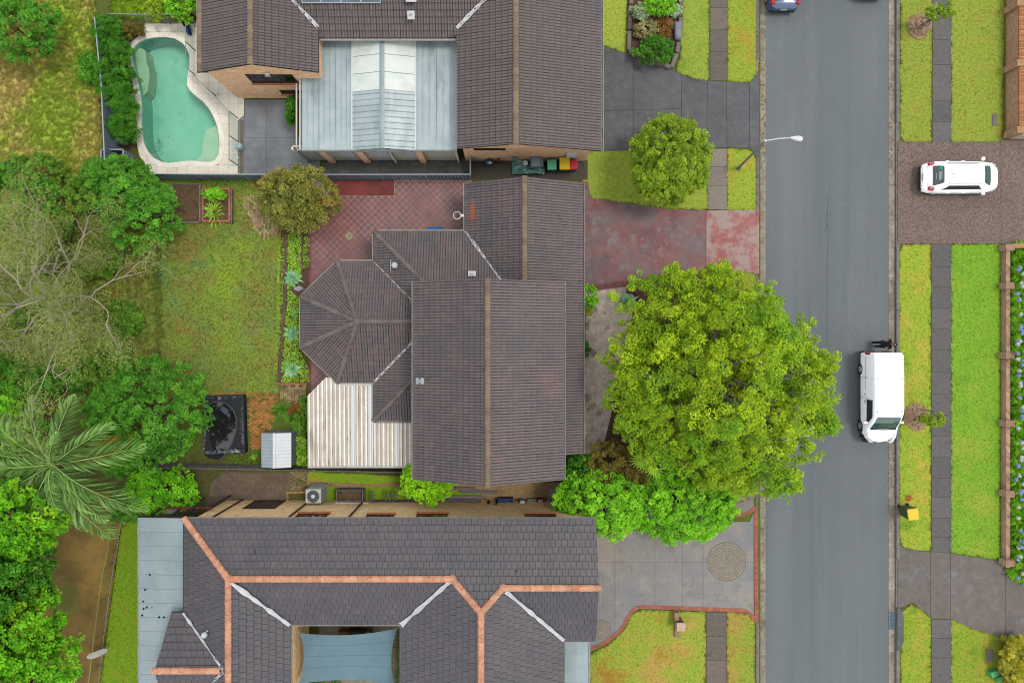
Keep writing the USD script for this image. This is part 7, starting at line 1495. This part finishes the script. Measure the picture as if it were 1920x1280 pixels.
lf_round = leafmat("leaf_light_olive", "#789a1c", "#8cac2a", "#a0ba3a", .28, [(C("#a98a38"), 1.3, .6, .72, 5, .5)])
lf_olive = leafmat("leaf_rusty_olive", "#74782c", "#8a8a3e", "#9c9848", .2, [(C("#b07c40"), .8, .55, .68, 6, .6), (C("#5f7026"), .6, .5, .68, 5, .6)])
lf_hedge = leafmat("leaf_bright_green", "#62ac18", "#7cc426", "#98d83a", .3)
lf_lime = leafmat("leaf_lime", "#86cc14", "#9ee024", "#b0ea3c", .35)
lf_dense = leafmat("leaf_mid_green", "#3f821c", "#56992a", "#72b03a", .24, [(C("#86b834"), .9, .56, .7, 5, .5), (C("#2f5c1c"), .5, .52, .66, 4, .6)])
lf_dark = leafmat("leaf_deep_green", "#336c14", "#46851e", "#5e9e2a", .22, [(C("#7cb02c"), .9, .56, .7, 5, .5)])
lf_forest = leafmat("leaf_forest_green", "#52a814", "#72c020", "#94d432", .3, [(C("#a8d028"), .4, .55, .7, 4, .7)])
lf_gum = leafmat("leaf_gum_olive", "#708040", "#88954c", "#a0a45a", .22, [(C("#9a8050"), 1.2, .6, .72, 5, .45)])
lf_brown = leafmat("leaf_brown_olive", "#5f5c1e", "#74682a", "#857a36", .2, [(C("#80562a"), .9, .56, .72, 5, .4)])
lf_under = leafmat("leaf_undergrowth", "#4f8022", "#66962c", "#7ea43a", .25, [(C("#8f8a44"), 1.1, .56, .7, 6, .5)])
lf_silver = leafmat("leaf_silver", "#8fae7c", "#aac49a", "#c4d8b4", .2); lf_dry = leafmat("leaf_dry_grey", "#8f8a5c", "#a8a070", "#b8ae84", .2); lf_rust = leafmat("leaf_rust_brown", "#6d4a26", "#8a6232", "#9a7440", .2)
lf_palm = leafmat("leaf_palm", "#80b256", "#9ac670", "#b2d690", .25, [(C("#a8c890"), 1.4, .6, .72, 4, .35)]); lf_agave = leafmat("leaf_agave", "#6fae7c", "#8fc49a", "#a6d0aa", .15); lf_strap = leafmat("leaf_strap", "#7fb028", "#98c83c", "#b0d85c", .3); lf_strapd = leafmat("leaf_strap_dark", "#4f8028", "#669634", "#7fac48", .25)
lf_aga = leafmat("leaf_agapanthus", "#78c024", "#92d238", "#aee054", .35); lf_yellow = leafmat("leaf_golden", "#9a9c24", "#b8b434", "#d0cc60", .3, [(C("#5f7a28"), 1.2, .5, .66, 5, .6)])
T = tree
# the big spreading tree on the front verge
rng = np.random.default_rng(101); zc = 4.6; c = at(1338, 716, zc); kz = (HC - zc) / HC / SC
BT = Thing("big_tree", "big spreading yellow green tree overhanging the kerb in front of the middle house", "tree", at(1318, 705))
mb, ends = crown(rng, c + [0, .30, 0], (200 * kz, 192 * kz, 3.9), 165, 1.05, 640, .122, low=-.15, inner=.30, rough=.42, comp=.72, flat=.85, tsp=.2, seed=3)
for px, py, r in ((1310, 560, 55), (1200, 560, 60), (1172, 660, 46), (1182, 770, 52), (1235, 828, 52), (1325, 868, 54), (1385, 884, 48), (1440, 884, 50), (1490, 830, 50), (1500, 745, 50), (1475, 640, 55), (1410, 575, 55), (1345, 520, 30), (1535, 690, 26), (1538, 790, 24), (1470, 900, 34), (1270, 528, 26)):
    cc = at(px, py, 4.2); m2, e2 = crown(rng, cc, (r * kz, r * kz, 1.3), 12, .75, 420, .12, low=-.3, seed=px, comp=.75); mb.v += m2.v; mb.f += [f + mb.n for f in m2.f]; mb.t += m2.t; mb.n += m2.n
m2, e2 = crown(rng, c - [0, 0, 1.2], (176 * kz, 166 * kz, 1.8), 100, .9, 260, .16, low=-.1, seed=8); mb.v += m2.v; mb.f += [f + mb.n for f in m2.f]; mb.t += m2.t; mb.n += m2.n
tk, lm = limbs(rng, at(1318, 705), c - [0, 0, .6], ends, .32, 46); BT.part("trunk", tk, bark_g); BT.part("limbs", lm, bark_g, kind="stuff"); BT.part("crown", mb, lf_big)
T("round_tree", "round light green tree beside the northern driveway", "tree", 1255, 300, 76, 82, 2.9, 2.0, lf_round, 190, .42, 190, .11, 102, base_px=(1232, 322))
T("garden_tree", "rusty olive tree overhanging the corner of the red patio", "tree", 560, 370, 76, 64, 2.4, 1.6, lf_olive, 120, .42, 150, .11, 103, base_px=(575, 388))
T("hedge_shrub", "large bright green rounded shrub beside the stamped driveway", "shrub", 1278, 946, 102, 72, 2.0, 1.6, lf_hedge, 230, .40, 150, .12, 104, low=-.45, rough=.1)
T("hedge_shrub", "bright green shrub spilling over the corner of the slate roof", "shrub", 1128, 942, 88, 66, 2.6, 1.6, lf_hedge, 190, .40, 140, .12, 105, low=-.4, rough=.12)
T("hedge_shrub", "small bright green shrub against the east eave of the middle house", "shrub", 1090, 873, 32, 26, 1.8, 1.0, lf_dark, 34, .30, 120, .11, 106)
T("brown_shrub", "brown olive shrub between the two bright green shrubs", "shrub", 1150, 885, 66, 62, 2.0, 1.3, lf_brown, 90, .40, 130, .11, 107)
T("lime_bush", "lime green bush between the two tiled roofs", "bush", 803, 897, 56, 48, 2.0, 1.2, lf_lime, 70, .34, 130, .11, 108)
T("garden_shrub", "dense green shrub in the northwest corner of the back garden", "shrub", 262, 398, 74, 76, 2.2, 1.7, lf_dense, 110, .40, 130, .13, 109, rough=.4)
T("garden_shrub", "mid green shrub spilling over the pump house", "shrub", 222, 328, 72, 40, 1.4, 1.1, lf_dense, 70, .38, 130, .12, 110, rough=.4)
T("garden_tree", "dense green citrus like tree beside the black pond", "tree", 286, 775, 104, 106, 2.6, 1.9, lf_dense, 190, .42, 130, .13, 111, base_px=(320, 765), rough=.4)
T("garden_shrub", "light green shrub south of the garden corner above the paved yard", "shrub", 306, 918, 76, 46, 1.9, 1.3, lf_forest, 80, .38, 120, .12, 112)
T("garden_shrub", "low mid green shrub by the top of the wire fence", "shrub", 236, 950, 32, 32, 1.2, .8, lf_dense, 30, .32, 110, .11, 113)
# the tall forest edge at the lower left
for k, (px, py, rx, ry, zc_, rz, nm, lab) in enumerate(((25, 985, 78, 75, 6.5, 3.2, 75, "tall bright green tree just below the palm at the left edge"), (14, 1095, 62, 80, 7.0, 3.4, 75, "tall deep green tree at the left edge above the leaf litter"), (12, 1190, 85, 75, 7.5, 3.5, 80, "tall bright tree second from the bottom left corner"), (48, 1262, 78, 62, 7.5, 3.2, 70, "tall yellow green tree in the bottom left corner"), (-50, 1100, 80, 150, 8.0, 4.0, 70, "tall tree half outside the left edge beside the leaf litter"))):
    T("forest_tree", lab, "tree", px, py, rx, ry, zc_, rz, (lf_forest, lf_dark, lf_forest, lf_forest, lf_dark)[k], nm, .62, 150, .18, 120 + k, base_px=(px - 6, py + 4), r0=.2, low=-.7)
# undergrowth on the west side
for k, (px, py, rx, ry, zc_, rz, mt, lab) in enumerate(((30, 375, 75, 70, 2.2, 1.6, lf_dense, "dark green bush at the left edge above the gum tree"), (60, 330, 60, 45, 1.6, 1.1, lf_under, "soft green bush at the left edge below the wild grass"), (95, 420, 50, 35, 1.2, .8, lf_under, "low green bush between the dark bush and the gum branches"), (165, 360, 45, 40, 1.2, .8, lf_under, "low light green bush beside the pump house shrub"),
        (25, 50, 80, 62, 2.6, 1.6, lf_dense, "dense green bush in the top left corner"), (40, 710, 70, 50, 1.6, 1.0, lf_dark, "deep green undergrowth bush left of the palm fronds"), (120, 690, 62, 50, 1.5, 1.0, lf_dark, "deep green undergrowth bush above the palm fronds"), (190, 690, 46, 46, 1.4, .9, lf_under, "light undergrowth bush between the palm and the citrus like tree"), (20, 800, 55, 60, 1.8, 1.1, lf_forest, "bright undergrowth bush at the left edge beside the palm"), (200, 780, 46, 60, 1.5, 1.0, lf_dense, "undergrowth bush just left of the citrus like tree"), (30, 900, 70, 60, 3.0, 1.8, lf_dark, "dark green bush under the palm at the left edge"), (230, 600, 40, 34, .9, .6, lf_under, "low bush under the right hand gum branches"), (80, 610, 60, 40, 1.0, .7, lf_under, "low bush under the middle of the gum tree"), (180, 490, 50, 34, 1.0, .7, lf_under, "low bush north of the fallen grey trunk"), (40, 480, 46, 34, 1.0, .7, lf_under, "low bush at the left edge under the upper gum branches"), (225, 860, 40, 40, 1.4, .9, lf_dense, "undergrowth bush below the dry brown palm frond"), (205, 670, 40, 36, 1.0, .7, lf_dense, "small undergrowth bush by the lower gum twig"), (172, 128, 22, 26, .7, .5, lf_dense, "small bush against the slate fence in the wild grass"))):
    T("wild_bush", lab, "bush", px, py, rx, ry, zc_, rz, mt, int(20 + rx * ry / 60), .36, 130, .13, 140 + k, r0=.06, nl=8, rough=.45, low=-.6)
# pool garden
for k, (px, py, rx, ry) in enumerate(((205, 62, 30, 32), (222, 100, 34, 30), (218, 136, 36, 28), (222, 172, 36, 26), (236, 200, 26, 24), (232, 240, 26, 28))):
    T("pool_shrub", ["feathery green shrub at the top of the row beside the pool", "second feathery green shrub in the row beside the pool, counted from the top", "third feathery green shrub in the row beside the pool", "fourth feathery green shrub in the row beside the pool", "fifth feathery green shrub, at the narrow deck corner of the pool", "lowest feathery green shrub by the pump cover"][k], "shrub", px, py, rx, ry, 1.1, .9, lf_dark, 34, .32, 150, .17, 170 + k, r0=.05, nl=6, aspect=.16, group=None)
T("pool_shrub", "brownish small shrub at the top corner of the pool", "shrub", 246, 58, 22, 14, .6, .4, lf_brown, 16, .25, 100, .10, 177, r0=.04, nl=4)
T("garden_shrub", "green shrub beside the glass fence at the roof corner", "shrub", 345, 14, 30, 26, 1.6, 1.0, lf_hedge, 40, .32, 120, .11, 178); T("garden_shrub", "yellowish green shrub north of the glass fence", "shrub", 300, 18, 30, 18, 1.0, .6, lf_round, 26, .3, 110, .11, 179)
T("hedge", "narrow clipped green hedge beside the patio cover", "hedge", 548, 210, 8, 32, .9, .7, lf_dark, 26, .22, 130, .09, 180, r0=.03, nl=4)
# front garden bed
for k, (px, py, rx, ry, zc_, rz, mt, lab) in enumerate(((1238, 8, 32, 26, .9, .7, lf_hedge, "bright green shrub at the top of the stone edged bed"), (1204, 22, 18, 18, .5, .4, lf_silver, "silvery shrub beside the bright shrub in the stone edged bed"), (1213, 55, 24, 18, .5, .4, lf_dry, "dry greyish shrub in the middle of the stone edged bed"), (1245, 52, 15, 20, .5, .4, lf_rust, "rusty brown shrub in the stone edged bed"), (1226, 96, 40, 27, .8, .65, lf_dark, "dense dark green shrub at the driveway end of the stone edged bed"), (1266, 22, 10, 14, .4, .3, lf_silver, "pale silvery tuft at the right edge of the stone edged bed"))):
    T("bed_shrub", lab, "shrub", px, py, rx, ry, zc_, rz, mt, int(14 + rx * ry / 32), .24, 110, .085, 190 + k, r0=.04, nl=6)
T("house_shrub", "bright green shrub against the front eave of the middle house", "shrub", 1104, 556, 17, 24, .9, .6, lf_hedge, 24, .26, 110, .1, 200, r0=.03, nl=5); T("house_shrub", "small dark shrub lower along the front eave of the middle house", "shrub", 1097, 657, 9, 17, .6, .4, lf_dark, 12, .2, 90, .09, 201, r0=.03, nl=3); T("house_shrub", "small shrub with yellowing leaves under the bright front shrub", "shrub", 1098, 583, 11, 9, .4, .3, lf_yellow, 9, .18, 70, .08, 202, r0=.02, nl=3)
for k, (px, py, rx, ry, mt, lab) in enumerate(((402, 364, 24, 12, lf_hedge, "leafy green plant behind the strappy plant in the brick planter"), (566, 790, 20, 30, lf_under, "mixed green bush between the shed and the white patio roof"), (566, 845, 11, 34, lf_strap, "ferny green plant between the shed wall and the white patio roof"), (553, 766, 14, 14, lf_rust, "reddish brown small shrub beside the buff steps"), (575, 755, 12, 12, lf_under, "small green plant at the corner of the white patio roof"))):
    T("garden_plant", lab, "plant", px, py, rx, ry, .45, .4, mt, int(10 + rx * ry / 22), .22, 90, .10, 205 + k, r0=.03, nl=4)
T("golden_shrub", "golden yellow grassy shrub in the bottom right corner bed", "shrub", 1903, 1238, 30, 46, .7, .55, lf_yellow, 90, .34, 260, .17, 215, aspect=.2, r0=.03, nl=4)
struct("garden_soil", MB().sheet(PP([(1878,1198),(2000,1200),(2000,1310),(1872,1310)]), .012), bark_soil, "dark soil bed around the golden shrub")
# ground cover of the long garden bed and weeds: nobody could count it
def cover(label, pts, mat, dens, size, h, seed, aspect=.3, cat="ground cover"):
    p = PP(pts); rng = np.random.default_rng(seed); x0, y0, x1, y1 = p.bounds; n = int(p.area * dens); c = rng.uniform((x0, y0), (x1, y1), (int(n * (x1 - x0) * (y1 - y0) / p.area) + 1, 2)); c = c[shapely.contains_xy(p, c[:, 0], c[:, 1])]
    hh = meshkit.fbm(np.c_[c * 1.6, c[:, :1] * 0], 3, seed) * h * 1.6; P = np.c_[c, hh * rng.uniform(.4, 1, len(c))]; mb = MB(); mb.add(*leaves(rng, P, rng.normal(0, .5, P.shape) + [0, 0, .8], size, aspect, .5 + rng.normal(0, .2, len(P)))); one("ground_cover", label, cat, mb, mat, kind="stuff")
cover("grassy green ground cover in the long garden bed beside the lawn", [(540,436),(566,430),(566,520),(545,545),(563,560),(562,660),(560,715),(533,720),(528,715),(533,650),(540,560)], lf_strap, 420, .16, .22, 31)
cover("thin green ground cover between the timber edging and the red patio", [(569,430),(581,428),(581,500),(569,505)], lf_strap, 300, .13, .15, 32); cover("green ground cover tucked beside the octagonal roof", [(560,650),(580,690),(580,716),(562,716)], lf_strap, 380, .14, .2, 33)
cover("yellow green fringe of long grass along the timber edging", [(522,460),(534,440),(533,520),(530,610),(524,660),(516,700)], lf_strap, 260, .14, .10, 34)
cover("weeds between the shed and the paling fence", [(430,846),(488,842),(488,868),(420,868)], lf_under, 260, .13, .15, 35); cover("dark green weeds along the fence by the red patio", [(326,338),(470,337),(470,352),(440,350),(330,346)], lf_under, 240, .13, .15, 36); cover("weeds in the courtyard beside the shade sail", [(746,1176),(752,1176),(752,1280),(741,1280)], lf_dark, 400, .12, .3, 37); cover("green plants below the front edge of the shade sail", [(570,1262),(640,1262),(640,1290),(565,1290)], lf_dark, 500, .11, .25, 38)
cover("tangled weeds covering the rough ground below the gum tree", [(0,590),(230,600),(240,740),(0,760)], lf_under, 60, .2, .3, 39)
# strappy plants: every leaf its own part
def rosette(name, label, px, py, n, L, w, mat, seed, rise=.55, droop=.5, cat="plant", z0=.05, curl=1.0):
    rng = np.random.default_rng(seed); o = at(px, py); t = Thing(name, label, cat, o)
    for k in range(n):
        a = k * 2.39996 + rng.normal(0, .1); e = (k / n) ** .7; ln = L * rng.uniform(.8, 1.1) * (.55 + .45 * e); d = np.array([math.cos(a), math.sin(a), 0]); s = np.array([-d[1], d[0], 0]); V, T_ = [], []
        up_ = (1.25 - e) * rise
        for q in range(6):
            u = q / 5; r = ln * u * (.35 + .65 * e); z = z0 + ln * (up_ * u * 1.2 - droop * e * u ** 2.2 * .6); ww = w * math.sin(math.pi * (0.18 + .82 * u) ** .8) if u < 1 else .004; p = o + d * r + [0, 0, max(z, .02)]
            V += [p + s * ww / 2 + [0, 0, ww * .25], p, p - s * ww / 2 + [0, 0, ww * .25]]
        F = []
        for q in range(5): b = 3 * q; F += [[b, b + 1, b + 4, b + 3], [b + 1, b + 2, b + 5, b + 4]]
        t.part("leaf", MB().add(V, F, np.clip(.5 + rng.normal(0, .2), 0, 1)), mat)
    return t
rosette("strappy_plant", "pale green strappy plant in the brick planter", 404, 398, 64, 1.2, .13, lf_strap, 41); rosette("agave", "blue green agave beside the grey rock slab", 550, 521, 30, .82, .20, lf_agave, 42); rosette("agave", "pale agave touching the west corner of the octagonal roof", 549, 625, 30, .74, .19, lf_agave, 43); rosette("agave", "lowest agave in the long garden bed near the buff steps", 547, 692, 30, .78, .19, lf_agave, 44)
rosette("agave", "small green agave between the rock and the octagonal roof", 555, 586, 18, .45, .09, lf_agave, 45); rosette("strappy_plant", "dark green strappy plant above the garden shed", 531, 768, 60, 1.05, .09, lf_strapd, 46); rosette("strappy_plant", "smaller dark strappy plant beside the buff steps", 545, 786, 36, .8, .08, lf_strapd, 47); rosette("agave", "blue green agave at the edge of the big tree by the red timber steps", 1174, 568, 30, .82, .16, lf_agave, 48); rosette("strappy_plant", "small tuft of pale leaves by the paling fence beside the shed", 478, 856, 18, .4, .05, lf_strap, 49)
# fan palm by the brown shrub
fp = Thing("fan_palm", "small fan palm poking out between the brown shrub and the big tree", "palm", at(1205, 850)); rng = np.random.default_rng(55)
for k, (px, py) in enumerate(((1212, 868), (1228, 880), (1200, 862))):
    o = at(px, py, 3.6 - .2 * k); fp.part("stem", MB().tube([at(1205, 850), o * [1, 1, .6] + [0, 0, .4], o], [.05, .03, .015], 5), bark_b); mb = MB()
    for j in range(15):
        a = j / 15 * 5.4 + k * 1.3; d = np.array([math.cos(a), math.sin(a), -.15]); s = np.array([-d[1], d[0], 0]); mb.add([o, o + d * .3 + s * .03, o + d * .62, o + d * .3 - s * .03], [[0, 1, 2], [0, 2, 3]], rng.uniform(.3, .8))
    fp.part("frond", mb, lf_strap)
# feather palm at the left
rng = np.random.default_rng(61); pc = at(100, 870, 5.4); pb_ = at(195, 845)
FP = Thing("feather_palm", "tall palm with long arching feathery fronds at the left", "palm", pb_); FP.part("trunk", MB().tube([pb_, (pb_ + pc) / 2 + [0, 0, .2], pc - [0, 0, .2]], [.20, .16, .13], 10), bark_g)
def frond(t, o, a, L, el, mat, seed, drp=1.0, name="frond", lw=.06):
    rng = np.random.default_rng(seed); d = np.array([math.cos(a), math.sin(a), 0]); s = np.array([-d[1], d[0], 0]); n = 40; sp = []
    for q in range(n + 1): u = q / n; sp.append(o + d * L * (u * math.cos(el * (1 - u * .6))) + [0, 0, L * (math.sin(el) * u - drp * .55 * u ** 2.3)] + s * L * .10 * math.sin(a * 3) * u * u)
    sp = np.array(sp); t_p = t.part(name, MB().tube(sp[::3], np.linspace(.035, .008, len(sp[::3])), 5, t=.6), mat); mb = MB(); tg = unit(np.gradient(sp, axis=0))
    for q in range(4, n + 1):
        u = q / n; ll = L * .28 * (math.sin(math.pi * min(1, .12 + u * .86)) ** .7) * rng.uniform(.85, 1.1)
        for sg in (-1, 1):
            for r_ in range(1):
                p = sp[q] - tg[q] * r_ * L / n * .5; dr = unit(s * sg * .62 + tg[q] * .9 + [0, 0, -.05 + rng.normal(0, .2)] + rng.normal(0, .06, 3)); m_ = p + dr * ll * .55 + [0, 0, -.02]; e = p + dr * ll + [0, 0, -.30 * ll - abs(rng.normal(0, .12))]; wv = np.cross(dr, [0, 0, 1]); wv = wv / (np.linalg.norm(wv) + 1e-9) * lw * .5
                mb.add([p, m_ + wv, e, m_ - wv], [[0, 1, 2], [0, 2, 3]], float(np.clip(.55 + rng.normal(0, .32), 0, 1)))
    t.part("leaflets", mb, mat, parent=t_p, kind="stuff")
for k, (a, L, el, dr) in enumerate(((.15, 3.9, .5, .9), (.62, 3.3, .75, .9), (1.18, 3.4, .7, .7), (1.75, 3.2, .8, .8), (2.2, 3.2, .65, .8), (2.75, 3.0, .6, .9), (3.3, 2.9, .5, .9), (3.9, 3.1, .5, 1.0), (4.35, 3.2, .45, 1.0), (4.8, 3.5, .5, 1.0), (5.25, 3.6, .45, 1.0), (5.65, 3.7, .5, 1.0), (6.0, 3.8, .55, 1.0), (1.0, 2.2, 1.2, .5), (3.0, 2.2, 1.1, .6), (5.0, 2.3, 1.15, .6))): frond(FP, pc, a + .16 * math.sin(k * 5.1), L * (1.22 + .12 * math.sin(k * 3.3)), el, lf_palm, 300 + k, dr * (1 + .3 * math.sin(k * 2.2)))
dry = leafmat("leaf_dry_frond", "#a87c24", "#c09430", "#cfa848", .25); frond(FP, pc - [0, 0, .3], .27, 3.6, .1, dry, 330, .9, name="dry_frond")
# the pale branched gum tree
rng = np.random.default_rng(71); gb0 = at(168, 566); gt = at(84, 556, 5.2)
GT = Thing("gum_tree", "sparse gum tree with pale twisting branches at the left edge", "tree", gb0); GT.part("trunk", MB().tube([gb0 - [0, 0, .1], gb0 + (gt - gb0) * .35 + [0, .1, .2], gb0 + (gt - gb0) * .7, gt], [.26, .22, .18, .15], 10), bark_g)
gl, gcl = MB(), MB(); tips = []
def grow(p, d, L, r, lv):
    pts = [p]; q = p.copy(); dd = d.copy()
    for i in range(5): dd = unit(dd + rng.normal(0, .36, 3) * [1, 1, .6] + [0, 0, .02]); q = q + dd * L / 5; pts.append(q.copy())
    (gl if lv == 0 else gcl).tube(pts, np.linspace(r, r * .55, 6), 5 if lv < 2 else 4, cap=False)
    if lv >= 1: tips.extend([(pts[-1], lv), (pts[3], lv)])
    if lv < 3:
        for k in range(3 if lv < 2 else 2): j = [5, 3, 4][k]; grow(pts[j], unit(dd + rng.normal(0, .62, 3) * [1, 1, .5]), L * rng.uniform(.55, .75), r * .55, lv + 1)
for k in range(17):
    a = k * 2.39996 + rng.normal(0, .15); grow(gt - (gt - gb0) * .10 * (k % 4), unit(np.array([math.cos(a), math.sin(a), .15 + .3 * (k % 3)])), rng.uniform(2.0, 3.0) + 1.0 * (math.cos(a) > .2), .058, 0)
GT.part("limbs", gl, bark_p, kind="stuff"); GT.part("twigs", gcl, bark_p, kind="stuff"); gm_ = MB()
for p, lv in tips:
    if lv >= 2: fill(gm_, rng, p + rng.normal(0, .2, 3), np.array([.66, .66, .34]), 85 if lv == 3 else 40, .095, .4, .5 + rng.normal(0, .18), low=-.9)
GT.part("crown", gm_, lf_gum)
# saplings on the far verge
for lab, px, py, tx, ty, hh, seed, st in (("young street tree in a mulch ring at the upper right", 1727, 48, 1764, 22, 1.9, 81, ((1722, 56), (1748, 34))), ("young street tree in a mulch ring beside the parked van", 1722, 781, 1752, 787, 1.8, 82, ((1726, 767), (1741, 771)))):
    rng = np.random.default_rng(seed); b = at(px, py); c = at(tx, ty, hh); t = Thing("street_sapling", lab, "tree", b); mb, e = crown(rng, c, (.85, .42, .6), 22, .20, 90, .10, low=-.9, inner=.4, seed=seed)
    tk, lm = limbs(rng, b, c - [0, 0, .2], e, .03, 12); t.part("trunk", tk, bark_b); t.part("limbs", lm, bark_b, kind="stuff"); t.part("crown", mb, lf_round)
    sk = Thing("tree_stake", "timber stakes tied around the " + ("upper right sapling" if seed == 81 else "sapling beside the van"), "stake", b)
    for x, y in (st[0], (px - 8, py + 6)): sk.part("stake", MB().tube([at(x, y), at(x, y) + [.03, 0, 1.3]], .03, 5), tim)
    sk.part("tie", MB().tube([b + [.24 * math.cos(t_), .24 * math.sin(t_), .5] for t_ in np.linspace(0, 6.2, 18)], .02, 5), blackp)
# agapanthus behind the low brick wall
blue_f = M("flower_blue", [(0.3, C("#8fa8e0")), (0.7, C("#b4c6f0"))], noise=(20, 3, .6), tint=((.85, .85, .95), (1.1, 1.1, 1.05))); white_f = M("flower_white", [(0.3, C("#d4dcd8")), (0.7, C("#f0f2f0"))], noise=(20, 3, .6))
ORD = ['first', 'second', 'third', 'fourth', 'fifth', 'sixth', 'seventh', 'eighth', 'ninth', 'tenth', 'eleventh', 'twelfth'] + [f'{n}th' for n in range(13, 21)] + ['21st', '22nd', '23rd'] + [f'{n}th' for n in range(24, 31)] + ['31st', '32nd', '33rd', '34th']
y = 475; k = 0; gp_ = "agapanthus plants along the low brick wall"
while y < 1068:
    for col, pxx in enumerate((1903, 1921)):
        yy = y + 9 * col; rng = np.random.default_rng(400 + k); o = at(pxx + rng.normal(0, 2), yy); t = Thing("agapanthus", f"{ORD[int((y - 475) / 19)]} agapanthus clump from the pebble driveway in the {('row against', 'outer row behind')[col]} the low brick wall", "plant", o, gp_); mb = MB()
        for j in range(150):
            a = rng.uniform(0, 6.28); d = np.array([math.cos(a), math.sin(a), 0]); s = np.array([-d[1], d[0], 0]) * .05; L = rng.uniform(.40, .70); b = o + d * .05; m_ = b + d * L * .5 + [0, 0, L * rng.uniform(.35, .75)]; e = b + d * L * 1.1 + [0, 0, L * rng.uniform(.1, .5)]; mb.add([b, m_ + s, e, m_ - s], [[0, 1, 2], [0, 2, 3]], float(np.clip(.5 + rng.normal(0, .22), 0, 1)))
        t.part("leaves", mb, lf_aga)
        if not (480 > yy): 
            for j in range(1 + int(rng.uniform() < .7)):
                a = rng.uniform(1.6, 4.6); r = rng.uniform(.05, .42); top = o + [r * math.cos(a) - .12, r * math.sin(a), rng.uniform(.75, 1.0)]; st_ = t.part("flower_stem", MB().tube([o, (o + top) / 2 + [0, 0, .08], top], .008, 4), lf_strap); hb = MB(); nn_ = 46; dd = unit(rng.normal(size=(nn_, 3)) + [0, 0, .3]); hb.add(*leaves(rng, top + dd * .125, dd + rng.normal(0, .3, dd.shape), .085, .6, rng.uniform(.2, 1, nn_))); hb.mesh(trimesh.creation.icosphere(1, .085).apply_translation(top)); t.part("flower_head", hb, white_f if rng.uniform() < .5 else blue_f, parent=st_)
        k += 1
    y += 19
